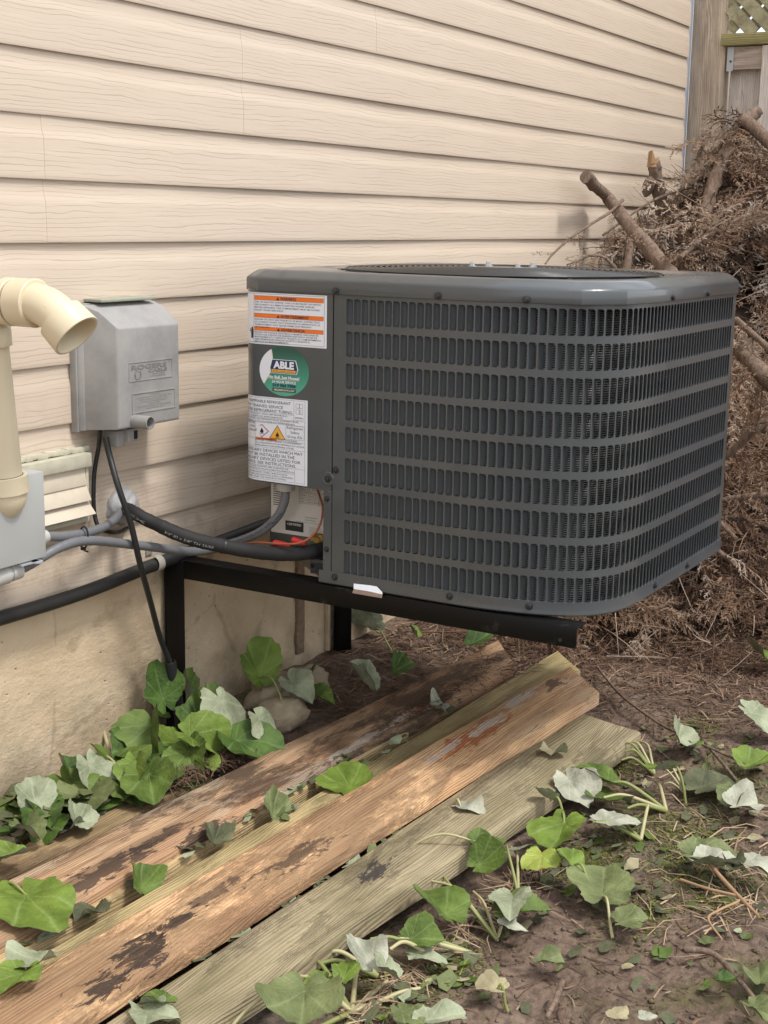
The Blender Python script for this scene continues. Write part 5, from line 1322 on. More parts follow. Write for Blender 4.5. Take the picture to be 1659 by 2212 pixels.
# --- along the planks (left and centre)
leaf('big lobed mid green leaf across the lower ends of the planks', 72, 1945, 190, 'leaf_bright', 245, 0.075, 5, 0, 0.04, 0, 0.03, 0.0, stalk=0.10, sdir=85)
leaf('small folded green leaf standing in the gap left of the mossy board', 305, 1905, 85, 'leaf_mid', 40, 0.05, 20, 30, 0.3, 0.35, 0.15, stalk=0)
leaf('crumpled dark leaf in the gap under the big lobed leaf', 200, 1975, 80, 'leaf_rot', 210, 0.045, 0, 10, 0.3, 0.2, 0.3, 0.4)
leaf('crumpled pale leaf on the orange plank at the left edge', 70, 2080, 105, 'leaf_pale', 160, 0.075, 5, 10, 0.15, 0.1, 0.25, 0.3)
leaf('glossy green leaf on the orange plank, cut off by the left edge', 35, 2118, 120, 'leaf_bright', 200, 0.08, 0, 0, 0.12, 0.15, 0.1)
leaf('dark torn leaf jammed between the narrow boards halfway up', 465, 1812, 75, 'leaf_rot', 30, 0.05, 0, 25, 0.2, 0.4, 0.25, 0.4)
leaf('small pale edged green leaf in the crevice above the dark torn leaf', 590, 1755, 75, 'leaf_dull', 35, 0.052, 10, 30, 0.2, 0.4, 0.2, 0.3)
leaf('bright green leaf lying across the two mossy boards at mid length', 748, 1690, 118, 'leaf_bright', 50, 0.052, 4, -8, 0.05, 0, 0.06, 0.25)
leaf('small bleached leaf scrap on the wide grey green board', 1008, 1745, 58, 'leaf_white', 270, 0.052, 0, 0, 0.1, 0, 0.2, 0.35, stalk=0.04, sdir=60, smat='stalk_pale')
leaf('bleached curled leaf scrap on the olive board below the steel beam', 942, 1531, 52, 'leaf_white', 100, 0.048, 0, 0, 0.25, 0.2, 0.3, 0.4)
leaf('tan dead leaf scrap on the far end of the wide grey green board', 1195, 1628, 55, 'leaf_tan', 190, 0.052, 0, 0, 0.25, 0.1, 0.3, 0.4)
leaf('small green leaf scrap in the gap beside the bottom end of the orange plank', 345, 2165, 65, 'leaf_mid', 120, 0.06, 0, 10, 0.1, 0.1, 0.15, 0.2)
leaf('pale dull leaf on the wide board at the bottom edge', 330, 2196, 110, 'leaf_pale', 250, 0.055, 0, 0, 0.1, 0.1, 0.2, 0.3)
leaf('dull green wilted leaf over the bottom end of the wide board', 655, 2165, 175, 'leaf_dull', 210, 0.06, -4, 0, 0.05, 0.05, 0.12, 0.1, stalk=0.16, sdir=150, smat='stalk_pale')
leaf('dark rotten leaf on the short brown board at the left', 160, 1785, 95, 'leaf_rot', 220, 0.035, 5, 10, 0.2, 0.1, 0.25, 0.3)
leaf('pale rim of a curled leaf above the dark rotten leaf', 172, 1770, 75, 'leaf_pale', 30, 0.05, 10, 30, 0.3, 0.3, 0.2, 0.3)
# --- heap against the foundation
WILT[0] = 0.32
leaf('dark green leaf leaning on the foundation left of the bracket leg', 330, 1525, 110, 'leaf_dark', 60, 0.07, 25, 25, 0.1, 0.1, 0.1)
leaf('dark folded leaf behind the ground tube', 345, 1490, 110, 'leaf_dark', 80, 0.15, 60, -20, 0.2, 0.2, 0.1)
leaf('long mid green leaf hanging down left of the ground tube', 325, 1590, 140, 'leaf_mid', 215, 0.085, -40, 30, 0.05, 0.4, 0.08, 0.1)
leaf('green leaf pressed between the ground tube and the foundation', 400, 1500, 75, 'leaf_mid', 95, 0.12, 60, 30, 0.2, 0.2, 0.1)
leaf('glossy bright green leaf folded over in front of the bracket leg', 435, 1598, 130, 'leaf_bright', 300, 0.085, -22, 28, -0.15, 0.25, 0.14)
leaf('bright green leaf flap pointing left below the glossy folded leaf', 380, 1615, 110, 'leaf_bright', 205, 0.05, -10, -15, 0.05, 0.15, 0.08)
leaf('large pale underside leaf draped like a tent over the green heap', 492, 1540, 150, 'leaf_pale', 262, 0.125, -48, 0, -0.35, -0.45, 0.06, 0.12)
leaf('pale hanging leaf tip at the right of the draped tent leaf', 570, 1565, 90, 'leaf_pale', 285, 0.10, -50, 15, -0.2, -0.3, 0.1, 0.2)
leaf('dark green leaf with a hole under the pale draped leaf', 535, 1615, 160, 'leaf_dark', 270, 0.06, -18, 10, -0.1, 0.1, 0.1)
leaf('small yellow green leaf on the dry roots by the rot stained plank', 445, 1650, 70, 'leaf_bright', 240, 0.05, -5, 0, 0.1, 0.1, 0.15)
leaf('ragged green leaf with insect holes in front of the heap', 325, 1690, 150, 'leaf_mid', 225, 0.055, -15, 12, 0.02, 0.1, 0.08, 0.15)
leaf('dull green leaf under the crossed stalks by the foundation', 250, 1655, 130, 'leaf_mid', 235, 0.05, -8, -10, 0.05, 0.1, 0.1)
leaf('pale silver leaf hanging by the foundation, left of the crossed stalks', 205, 1672, 110, 'leaf_pale', 262, 0.07, -42, 0, 0.0, -0.15, 0.06, 0.0, stalk=0)
leaf('green leaf with a raised rim next to the pale silver leaf', 155, 1700, 125, 'leaf_mid', 260, 0.055, -20, 0, -0.15, -0.1, 0.06)
leaf('mottled green leaf lying flat below the raised rim leaf', 185, 1735, 140, 'leaf_dull', 215, 0.04, -5, 8, 0.03, 0.1, 0.08, 0.1)
leaf('pale leaf leaning on the foundation at the far left', 75, 1725, 100, 'leaf_pale', 60, 0.07, 45, 10, 0.0, -0.15, 0.06)
leaf('dark green leaf at the foot of the foundation, far left', 100, 1755, 110, 'leaf_dark', 230, 0.045, -10, 0, 0.1, 0.2, 0.1)
leaf('grey green wrinkled leaf at the left end of the leaf heap', 60, 1795, 95, 'leaf_dull', 250, 0.05, -10, 0, 0.1, 0.2, 0.2)
leaf('bright green leaf at the left edge above the big lobed leaf', 15, 1850, 95, 'leaf_bright', 150, 0.06, 0, 0, 0.1, 0.1, 0.15)
leaf('bright round leaf standing over the rocks by the foundation', 553, 1440, 122, 'leaf_bright', 65, 0.12, 50, 0, 0.02, 0.03, 0.05, 0.0, lobes=0.03, stalk=0.12, sdir=250)
leaf('dark green leaf with a folded pale lobe above the stones', 650, 1472, 125, 'leaf_dark', 200, 0.06, 8, 25, 0.05, 0.1, 0.08)
leaf('pale leaf flap folded over the dark green leaf by the stones', 640, 1480, 85, 'leaf_pale', 250, 0.085, -10, 20, 0.0, 0.2, 0.08, 0.2)
leaf('small green leaf low beside the flat pale stone', 690, 1505, 75, 'leaf_mid', 270, 0.05, -15, 10, 0.1, 0.2, 0.1)
leaf('pale backed leaf standing against the edge of the rot stained plank', 785, 1468, 85, 'leaf_pale', 80, 0.06, 35, 30, 0.1, 0.25, 0.1)
leaf('dark green leaf tucked along the far edge of the rot stained plank', 855, 1443, 80, 'leaf_dark', 20, 0.05, 10, 35, 0.1, 0.3, 0.1)
leaf('large pale leaf with pointed lobes beside the far bracket leg', 782, 1350, 100, 'leaf_pale', 130, 0.06, 25, 35, 0.02, 0.1, 0.06, 0.0, lobes=0.16, stalk=0.15, sdir=240)
leaf('small bright leaf under the middle of the steel beam', 892, 1366, 45, 'leaf_bright', 60, 0.06, 20, 40, 0.1, 0.2, 0.1)
leaf('green leaf edge showing just under the steel beam', 1030, 1385, 75, 'leaf_dark', 350, 0.08, 5, 20, 0.05, 0.1, 0.06)
leaf('dark leaf deep in the heap just right of the ground tube', 425, 1545, 110, 'leaf_dark', 60, 0.10, 45, -20, 0.1, 0.15, 0.1)
leaf('mid green leaf drooping over the near plank edge at the heap', 410, 1640, 120, 'leaf_mid', 225, 0.06, -25, 20, 0.0, 0.15, 0.1, 0.1)
leaf('green leaf blade behind the draped pale leaf against the concrete', 455, 1520, 100, 'leaf_mid', 60, 0.12, 45, 20, 0.05, 0.15, 0.1)
leaf('dark green leaf filling the middle of the heap', 290, 1630, 135, 'leaf_dark', 200, 0.05, -15, -15, 0.05, 0.15, 0.1)
leaf('mid green leaf at the base of the heap beside the dull one', 275, 1700, 120, 'leaf_mid', 245, 0.04, -10, 10, 0.05, 0.15, 0.1, 0.1)
leaf('green curled leaf between the silver leaf and the foundation', 150, 1668, 90, 'leaf_dark', 80, 0.07, 50, 20, 0.1, 0.2, 0.1)
leaf('bright green leaf edge under the crossed stalks', 290, 1662, 95, 'leaf_bright', 215, 0.07, -20, 15, 0.05, 0.2, 0.1)
leaf('dark green leaf under the wrinkled grey green one', 95, 1790, 110, 'leaf_dark', 215, 0.035, -10, -10, 0.05, 0.15, 0.12)
leaf('green leaf lying by the small brown pebble', 40, 1765, 100, 'leaf_mid', 230, 0.04, -10, 10, 0.05, 0.15, 0.1)
WILT[0] = 0.04
# --- open soil on the right
leaf('big bright green round leaf on the soil below the end of the wide board', 1212, 1792, 128, 'leaf_bright', 190, 0.03, -6, 8, 0.03, 0.02, 0.05, 0.0, lobes=0.04, stalk=0.075, sdir=30)
leaf('green leaf overhanging the corner of the wide board', 1292, 1680, 105, 'leaf_mid', 95, 0.05, 12, 12, 0.04, 0.1, 0.06, 0.1)
leaf('green torn leaf on the soil just past the corner of the wide board', 1312, 1722, 92, 'leaf_mid', 330, 0.03, -5, 0, 0.05, 0.1, 0.08, 0.2)
leaf('white backed leaf hanging off the edge of the wide board', 1242, 1702, 95, 'leaf_white', 240, 0.045, -25, 15, 0.0, 0.1, 0.08, 0.2)
leaf('small bright leaf curling up at the edge of the wide board', 1180, 1722, 52, 'leaf_bright', 140, 0.06, 25, 20, 0.15, 0.2, 0.1, stalk=0.05, sdir=250)
leaf('pale flat leaf lying face down under the cut stalks', 1330, 1772, 90, 'leaf_white', 310, 0.025, 0, 0, -0.08, 0.0, 0.05)
leaf('light green leaf shielding the cut stalks from the board side', 1437, 1660, 75, 'leaf_bright', 170, 0.06, 18, 20, 0.04, 0.1, 0.05, 0.0, stalk=0.05, sdir=255)
leaf('rolled green and pale leaf above the cut stalks', 1468, 1592, 66, 'leaf_pale', 20, 0.04, 10, 35, 0.3, 0.4, 0.1)
leaf('small green scrap on the twigs at the right', 1502, 1605, 30, 'leaf_mid', 20, 0.03, 0, 10, 0.1, 0.1, 0.1)
leaf('large pale upright leaf at the right edge', 1640, 1555, 92, 'leaf_pale', 290, 0.045, -30, 20, 0.0, 0.2, 0.06, 0.0)
leaf('flat bright green leaf near the right edge above the moss', 1628, 1650, 90, 'leaf_bright', 340, 0.025, 0, 0, 0.05, 0.15, 0.06, 0.15)
leaf('bright green folded leaf plant at the right edge near the brush', 1640, 1408, 80, 'leaf_mid', 210, 0.05, 10, -30, 0.1, 0.25, 0.08)
leaf('wilted grey green leaf flattened in the mud right of the moss', 1530, 1695, 110, 'leaf_rot', 340, 0.015, 0, 0, 0.02, 0.05, 0.08, 0.2)
leaf('dark green leaf half covering a crumpled white one', 1588, 1712, 80, 'leaf_dull', 200, 0.025, 0, 15, 0.08, 0.2, 0.1, 0.1)
leaf('crumpled white leaf beside the dark green one', 1605, 1738, 80, 'leaf_white', 320, 0.02, 0, 15, 0.15, 0.25, 0.2, 0.3)
leaf('grey green leaf lying in the grass at right', 1520, 1845, 95, 'leaf_dull', 300, 0.02, 0, 10, 0.05, 0.15, 0.08, 0.1)
leaf('pale elongated leaf lying on brown stalks at right', 1542, 1866, 95, 'leaf_white', 300, 0.02, 0, -10, 0.05, 0.2, 0.08, 0.25)
leaf('pale crinkled leaf at the right edge, lower middle', 1635, 1868, 85, 'leaf_white', 280, 0.025, -5, 0, 0.05, 0.1, 0.15, 0.15)
leaf('small dark crumpled leaf between the two pale ones', 1583, 1872, 50, 'leaf_rot', 30, 0.02, 0, 0, 0.3, 0.3, 0.3, 0.3)
leaf('dull green big leaf spread flat on the dark mud', 1302, 1918, 150, 'leaf_dull', 20, 0.02, 0, 0, 0.02, 0.02, 0.05, 0.18, stalk=0.09, sdir=215, smat='stalk_pale')
leaf('mossy green leaf scrap beside the dull spread leaf', 1362, 1988, 80, 'leaf_dull', 320, 0.015, 0, 0, 0.02, 0, 0.08, 0.4)
leaf('yellowing leaf next to the bright round leaf', 1168, 1858, 82, 'leaf_yellow', 200, 0.03, -8, 10, 0.1, 0.1, 0.12, 0.1, stalk=0)
leaf('fresh green heart shaped leaf between the yellow and the dull leaf', 1228, 1860, 62, 'leaf_bright', 60, 0.04, 15, 15, 0.08, 0.2, 0.05, 0.0, lobes=0.03, stalk=0.06, sdir=250)
leaf('pale drooping leaf along the edge of the wide board', 1128, 1828, 92, 'leaf_pale', 345, 0.03, -8, -25, -0.15, -0.2, 0.08)
leaf('curled green funnel leaf at the edge of the wide board', 1050, 1858, 80, 'leaf_mid', 330, 0.04, 20, 35, 0.55, 0.3, 0.1)
leaf('long stalked green leaf lying over the edge of the wide board', 1045, 1818, 70, 'leaf_mid', 310, 0.06, -10, 10, 0.05, 0.1, 0.08, 0.1, stalk=0.17, sdir=115, smat='stalk_pale')
leaf('green leaf pair under the yellow stalks in the middle', 1120, 1965, 110, 'leaf_mid', 320, 0.02, 0, 0, 0.05, 0.1, 0.08, 0.15)
leaf('pale leaf half over the green pair in the middle', 1105, 1950, 95, 'leaf_pale', 200, 0.035, 0, 12, 0.05, 0.1, 0.08, 0.1)
leaf('white torn leaf scrap on the mud below the green pair', 1105, 2000, 62, 'leaf_white', 290, 0.015, 0, 0, 0.08, 0.1, 0.15, 0.4)
leaf('large mid green leaf against the lower edge of the wide board', 948, 1955, 130, 'leaf_mid', 60, 0.04, 15, 20, 0.02, 0.1, 0.06, 0.0)
leaf('narrow green leaf on the mud under the bent stalks', 908, 2028, 85, 'leaf_mid', 300, 0.025, 0, 25, 0.1, 0.35, 0.06, 0.0)
leaf('pale dull leaf scrap under the narrow green leaf', 915, 2062, 75, 'leaf_pale', 300, 0.015, 0, 0, 0.05, 0, 0.12, 0.3)
leaf('crumpled silver white leaf by the lower edge of the wide board', 790, 2068, 85, 'leaf_white', 60, 0.045, 25, 0, 0.3, 0.3, 0.25, 0.1)
leaf('pale leaf behind the thick green stalks at the bottom', 830, 2095, 72, 'leaf_pale', 110, 0.04, 30, 10, 0.1, 0.2, 0.15, 0.1)
leaf('fresh green leaflet among the stalks at the bottom', 745, 2105, 62, 'leaf_bright', 20, 0.04, 10, 0, 0.1, 0.1, 0.1)
leaf('bright leaflet below the thick green stalk', 690, 2118, 55, 'leaf_bright', 160, 0.03, 0, 0, 0.1, 0.15, 0.1)
leaf('tan dead maple leaf on the open mud', 1058, 2132, 72, 'leaf_tan', 95, 0.015, 0, 0, 0.06, 0, 0.08, 0.35, lobes=0.24, stalk=0.02)
leaf('grey green torn leaf at the bottom edge, centre', 880, 2192, 75, 'leaf_dull', 250, 0.02, 0, 0, 0.05, 0.1, 0.1, 0.3)
leaf('pale wide torn leaf at the bottom edge beside the grey green one', 945, 2198, 95, 'leaf_pale', 330, 0.02, 0, 0, 0.05, 0.1, 0.1, 0.2)
leaf('wilted pale green leaf half buried in the mud', 1185, 2078, 62, 'leaf_dull', 290, 0.01, 0, 0, 0.1, 0.2, 0.2, 0.3)
leaf('dark buried green leaf in the mud at lower right', 1568, 2122, 48, 'leaf_dark', 270, 0.015, 0, 0, 0.3, 0.3, 0.2, 0.2)
leaf('green leaf half in the mud near the lower right edge', 1640, 2110, 75, 'leaf_dull', 20, 0.015, 0, 0, 0.1, 0.15, 0.1, 0.3)
leaf('pale edged leaf in the lower right corner', 1645, 2185, 85, 'leaf_dull', 250, 0.02, 0, 0, 0.1, 0.15, 0.15, 0.3)
leaf('white oval leaf on the mud at the bottom', 1398, 2197, 42, 'leaf_white', 350, 0.01, 0, 0, 0.02, 0, 0.03, 0.0, lobes=0.0)
leaf('tan leaf scrap left of the white oval leaf', 1335, 2195, 48, 'leaf_tan', 320, 0.01, 0, 0, 0.05, 0.1, 0.1, 0.3)

# ================================================================== CUT STALKS
def stalks(label, px, py, lst, r=0.0042, mats=('stalk',), z=0.015):
    c = gp(px, py, z); c.z = gz(c.x, c.y)+0.006
    t = thing('stalk_clump', label, 'plant stalks', tuple(c), 'cut plant stalks on the soil')
    for i, (yaw, L, up, bend) in enumerate(lst):
        d = Vector((math.cos(rad(yaw)), math.sin(rad(yaw)), 0)); sdv = Vector((-d.y, d.x, 0))
        pts = [c, c+d*L*0.35+Vector((0, 0, up*0.5*L))+sdv*bend*L*0.10, c+d*L*0.7+Vector((0, 0, up*0.9*L))+sdv*bend*L*0.22, c+d*L+Vector((0, 0, up*L*0.85))+sdv*bend*L*0.5]
        for p in pts: p.z = max(p.z, gz(p.x, p.y)+0.005)
        Q = smooth_path(pts, 6); mb = MB(); n = len(Q)
        mb.tube(Q, [r*(1.1-0.45*k/n) for k in range(n)], 7); mb.build('stalk', M[mats[i % len(mats)]], t, angle=180)
    return t
stalks('fan of thick cut stalks growing beyond the corner of the wide board', 1440, 1728, [(110, 0.13, 0.5, 0.1), (135, 0.15, 0.35, 0), (95, 0.12, 0.4, -.1), (150, 0.11, 0.3, 0), (30, 0.09, 0.4, 0.2)], 0.0046, ('stalk', 'stalk_pale', 'stalk'))
stalks('upright cut stalks behind the light green leaf', 1415, 1640, [(95, 0.08, 0.9, 0), (60, 0.08, 0.8, 0.3), (140, 0.09, 0.6, 0), (20, 0.10, 0.5, 0.8), (110, 0.07, 0.9, 0.2)], 0.0036, ('stalk', 'stalk_pale'))
stalks('three pale cut stalks spreading over the white flat leaf', 1385, 1788, [(115, 0.10, 0.4, 0), (10, 0.11, 0.35, 0.1), (75, 0.07, 0.4, 0)], 0.0044, ('stalk', 'stalk_pale'))
stalks('thin forked stalks right of the light green leaf', 1482, 1690, [(95, 0.07, 0.8, 0), (60, 0.08, 0.7, 0), (125, 0.05, 0.6, 0)], 0.0028, ('stalk_pale',))
stalks('long yellow green runners arching over the green leaf pair', 1075, 1990, [(60, 0.17, 0.35, 0.5), (85, 0.12, 0.5, -.3), (35, 0.15, 0.15, 0.3), (75, 0.2, 0.25, -.6), (15, 0.13, 0.1, 0)], 0.0034, ('stalk_pale', 'stalk'))
stalks('curved runners between the yellow leaf and the wide board', 1120, 1905, [(20, 0.13, 0.3, 0.4), (50, 0.10, 0.6, -.4), (170, 0.09, 0.2, 0.2), (200, 0.06, 0.2, 0)], 0.0034, ('stalk_pale', 'stalk'))
stalks('bent stalks with pink roots on the mud below the large mid green leaf', 950, 2045, [(115, 0.12, 0.4, 0.2), (140, 0.10, 0.6, 0.4), (95, 0.08, 0.4, 0)], 0.0044, ('stalk', 'stalk_pale'))
stalks('long straight stalk pair leaning across the mud right of the bent stalks', 1018, 2030, [(128, 0.15, 0.25, 0), (120, 0.11, 0.3, 0.2)], 0.0046, ('stalk_pale', 'stalk'))
stalks('thick green stalk rising past the crumpled silver leaf', 815, 2070, [(75, 0.13, 0.5, 0), (110, 0.09, 0.5, 0.2), (130, 0.10, 0.4, 0.1)], 0.0048, ('stalk', 'stalk_pale'))
stalks('tangle of yellow stalks at the bottom centre', 760, 2150, [(60, 0.14, 0.3, 0.2), (30, 0.12, 0.2, -.2), (100, 0.10, 0.5, 0), (170, 0.13, 0.1, 0.1), (330, 0.13, 0.05, 0), (350, 0.10, 0.1, 0.2)], 0.0046, ('stalk', 'stalk_pale', 'stalk_pale'))
stalks('crossed pale stalks at the foot of the foundation', 345, 1668, [(118, 0.17, 0.15, 0), (124, 0.16, 0.22, 0.1), (95, 0.05, 0.3, 0)], 0.0046, ('stalk_pale', 'stalk'), 0.05)
stalks('long pale stalk rising along the foundation to the ground tube', 250, 1640, [(55, 0.30, 0.62, 0.25), (70, 0.12, 0.5, 0)], 0.0048, ('stalk_pale', 'stalk'), 0.03)
stalks('pale limp stalks lying across the leaf heap', 300, 1690, [(60, 0.20, 0.35, 0.3), (40, 0.16, 0.4, -.2), (20, 0.14, 0.3, 0.2), (150, 0.12, 0.25, 0)], 0.0036, ('stalk_pale', 'stalk'), 0.06)
stalks('thin green stalks tangled at the right end of the leaf heap', 480, 1605, [(30, 0.16, 0.4, 0.3), (100, 0.12, 0.6, 0), (10, 0.14, 0.2, -.3)], 0.0034, ('stalk', 'stalk_pale'), 0.06)
stalks('cut stalk stumps in front of the ground tube', 408, 1570, [(130, 0.06, 1.9, 0), (40, 0.07, 1.2, 0.2), (60, 0.06, 1.0, 0)], 0.0044, ('stalk', 'stalk_pale'), 0.02)
stalks('thick green stalk curving along the leaf heap at the far left', 50, 1790, [(40, 0.17, 0.45, 0.3), (150, 0.12, 0.3, 0), (200, 0.1, 0.3, 0)], 0.0062, ('stalk',), 0.02)

# ================================================================== BRUSH PILE
def sstep(x, a, b): 
    t = np.clip((x-a)/(b-a), 0, 1); return t*t*(3-2*t)
def pile_h(x, y):
    xq = x + (y+0.5)*0.30
    h = np.interp(xq, [3.55, 3.9, 4.25, 4.7, 5.1, 5.5, 5.9, 6.2], [0.0, 0.08, 0.30, 0.74, 1.04, 1.28, 1.42, 1.45])
    h = h + np.clip(-y, 0, 0.8)*0.42*sstep(xq, 4.6, 5.6)
    h = h*(0.86+0.14*sstep(-y, 0.0, 0.25))
    return h + 0.16*fbm(x*2.2, y*2.2, 91, 3)*sstep(xq, 3.8, 4.5)
def spray_mesh(seed, L=0.2, droop=0.3):
    r = random.Random(seed); V = []; F = []; T = []
    def strip(p, d, n, l, w, tone, bend):
        m = p+d*l*0.5+bend*l*0.12; e = p+d*l+bend*l*0.4
        b = len(V); V.extend([p-n*w, p+n*w, m-n*w*0.9, m+n*w*0.9, e]); T.extend([tone]*5)
        F.extend([(b, b+1, b+3, b+2), (b+2, b+3, b+4)]); return m, e
    ax = Vector((1, 0, 0)); nb = 9; p = Vector((0, 0, 0)); step = L/nb; d = ax.copy()
    base = 0.0
    for i in range(nb):
        d = (d+Vector((r.uniform(-.08, .08), r.uniform(-.12, .12), -droop*0.12+r.uniform(-.06, .06)))).normalized()
        q = p+d*step; n = d.cross(Vector((0, 0, 1))).normalized()
        b = len(V); w = 0.0020*(1-i/nb*0.6); V.extend([p-n*w, p+n*w, q-n*w, q+n*w]); T.extend([-0.25]*4); F.append((b, b+1, b+3, b+2))
        for sd in (-1, 1):
            l = L*(0.36-0.22*i/nb)*r.uniform(0.7, 1.2)
            if r.random() < 0.15: continue
            bd = (d*r.uniform(.45, 1.0)+n*sd*r.uniform(.35, .95)+Vector((0, 0, r.uniform(-.6, .4)))).normalized()
            bn = bd.cross(Vector((0, 0, 1))).normalized(); tn = r.uniform(-.12, .12)
            strip(q, bd, bn, l, 0.0022, tn, Vector((0, 0, -0.5*droop)))
            for k in range(6):
                t = (k+0.8)/6.5; s2 = -1 if k % 2 else 1
                pp = q+bd*l*t+Vector((0, 0, -0.25*droop*l*t*t))
                nd = (bd*r.uniform(.5, 1.0)+bn*s2*r.uniform(.2, .9)+Vector((0, 0, r.uniform(-.7, .5)))).normalized()
                strip(pp, nd, nd.cross(Vector((0.1, 0.2, 1))).normalized(), l*0.34*(1.1-t*0.6), 0.0021, tn+r.uniform(-.1, .15), Vector((0, 0, -0.6*droop)))
        p = q
    return np.array([tuple(v) for v in V]), F, np.array(T)
SPR = [spray_mesh(100+i, 0.20, 0.2+0.5*(i % 4)/3) for i in range(10)]
def fast_mesh(name, VV, FF, TT, mat, smooth=False):
    me = bpy.data.meshes.new(name)
    V = np.concatenate(VV); offs = np.cumsum([0]+[len(v) for v in VV[:-1]])
    lens = []; loops = []
    for o_, f in zip(offs, FF):
        lens.append(f[1]); loops.append(f[0]+o_)
    lens = np.concatenate(lens); loops = np.concatenate(loops)
    me.vertices.add(len(V)); me.vertices.foreach_set('co', V.ravel())
    me.loops.add(len(loops)); me.loops.foreach_set('vertex_index', loops.astype(np.int32))
    me.polygons.add(len(lens)); st = np.concatenate([[0], np.cumsum(lens)[:-1]])
    me.polygons.foreach_set('loop_start', st.astype(np.int32)); me.polygons.foreach_set('loop_total', lens.astype(np.int32))
    a = me.attributes.new('tone', 'FLOAT', 'POINT'); a.data.foreach_set('value', np.concatenate(TT).astype(np.float32))
    me.materials.append(mat); me.update(); me.validate()
    return me
def flat(F): return np.concatenate([np.array(f) for f in F]), np.array([len(f) for f in F])
SPRF = [flat(s[1]) for s in SPR]
def rotm(ax, side):
    x = ax.normalized(); y = side-x*side.dot(x); y.normalize(); z = x.cross(y)
    return np.array([[x.x, y.x, z.x], [x.y, y.y, z.y], [x.z, y.z, z.z]])
def spray_at(VV, FF, TT, p, ax, up, scale, tone):
    i = RNG.randrange(len(SPR)); V, F, T = SPR[i]
    R = rotm(ax, ax.cross(up)*-1 if abs(ax.normalized().dot(up.normalized())) < 0.98 else Vector((0, 1, 0)))
    VV.append((V*scale) @ R.T + np.array(p)); FF.append(SPRF[i]); TT.append(T+tone)
# boughs: each a thing with a stem and its dead foliage
def bough(label, pts, r0, r1, sprays, tone=0.55, cut=False, group=None, name='cedar_bough', bark='bark', span=(0.2, 1.0), scale=(0.7, 1.3)):
    P = smooth_path(pts, 8 if r0 < 0.015 else 14); t = thing(name, label, 'branch', tuple(P[0]), group)
    mb = MB(); n = len(P)
    nz0 = RNG.uniform(0, 50); rr = [(r0+(r1-r0)*i/(n-1))*(1+0.16*float(fbm(i*0.21+nz0, nz0, 4, 3))) for i in range(n)]
    mb.tube(P, rr, 12, rough=0.45 if r0 > 0.015 else 0.2); mb.build('stem', M[bark], t, angle=60)
    if cut:
        d = (P[0]-P[1]).normalized(); mb = MB(); mb.lathe(P[0]-d*0.002, d, [(0, rr[0]*0.97), (0.004, rr[0]*0.90), (0.003, rr[0]*0.3)], 12); mb.build('cut_end', M['cutwood'], t)
    if sprays:
        VV, FF, TT = [], [], []
        for k in range(sprays):
            u = RNG.uniform(*span)*(n-2); i = int(u); p = P[i].lerp(P[i+1], u-i); tg = (P[i+1]-P[i]).normalized()
            side = Vector((RNG.gauss(0, 1), RNG.gauss(0, 1), RNG.gauss(0, 1))).normalized(); side = (side-tg*side.dot(tg)).normalized()
            ax = (tg*0.6+side*0.9+Vector((0, 0, -0.35))).normalized()
            spray_at(VV, FF, TT, p, ax, Vector((RNG.gauss(0, .4), RNG.gauss(0, .4), 1)), RNG.uniform(*scale), tone+RNG.uniform(-.18, .18))
        me = fast_mesh('foliage', [v-np.array(P[0]) for v in VV], FF, TT, M['cedar'])
        o = bpy.data.objects.new('foliage', me); COL.objects.link(o); o.parent = t; o['kind'] = 'stuff'
    return t
bough('thick bare branch with a sawn end leaning against the siding above the air conditioner', [wp(1264, 381, -0.10), xp(1310, 425, 5.05), xp(1370, 500, 4.85), xp(1440, 582, 4.60), xp(1480, 640, 4.45)], 0.0225, 0.0255, 2, name='sawn_branch')
t = bough('broken upright stump with a splintered orange top by the corner post', [wp(1412, 350, -0.16), wp(1420, 400, -0.17), wp(1432, 470, -0.19), wp(1442, 540, -0.22), wp(1450, 620, -0.25)], 0.0255, 0.030, 10, 0.5, name='broken_stump', span=(0.5, 1))
mb = MB(); p = wp(1412, 350, -0.16)
qs = np.linspace(0, 2*PI, 11)[:-1]
mb.rings([[p+Vector((0.0245*math.cos(q), 0.0245*math.sin(q), -0.020)) for q in qs], [p+Vector((0.0215*math.cos(q), 0.0215*math.sin(q), 0.006+0.034*max(0, math.cos(q-2.6))**2+0.012*abs(math.sin(2.5*q)))) for q in qs], [p+Vector((0.013*math.cos(q), 0.013*math.sin(q), 0.004+0.012*math.sin(3*q))) for q in qs]], 0, False)
mb.build('split_top', M['cutwood'], t)
mb = MB(); p = wp(1402, 398, -0.15); mb.lathe(p, (0.2, -0.2, 1), [(-0.05, 0.005), (-0.035, 0.018), (-0.01, 0.024), (0.018, 0.019), (0.032, 0.006)], 10); mb.build('knot', M['bark'], t, angle=80)
bough('thin dry twig arching down to the left of the sawn branch', [xp(1345, 432, 4.98), xp(1318, 458, 4.90), xp(1280, 482, 4.75), xp(1235, 512, 4.55), xp(1195, 548, 4.35), xp(1178, 570, 4.28)], 0.006, 0.003, 7, 0.55, name='dry_twig', span=(0.1, 1), scale=(0.25, 0.5))
bough('curled dry twig tips showing just above the top of the air conditioner', [xp(1330, 580, 4.5), xp(1305, 556, 4.45), xp(1275, 552, 4.4), xp(1250, 562, 4.35), xp(1225, 572, 4.3)], 0.006, 0.003, 7, 0.55, name='dry_twig', scale=(0.3, 0.6))
bough('small upright bare stem beside the foot of the sawn branch', [xp(1362, 505, 5.05), xp(1359, 540, 5.0), xp(1352, 590, 4.95)], 0.013, 0.017, 0, name='upright_stick')
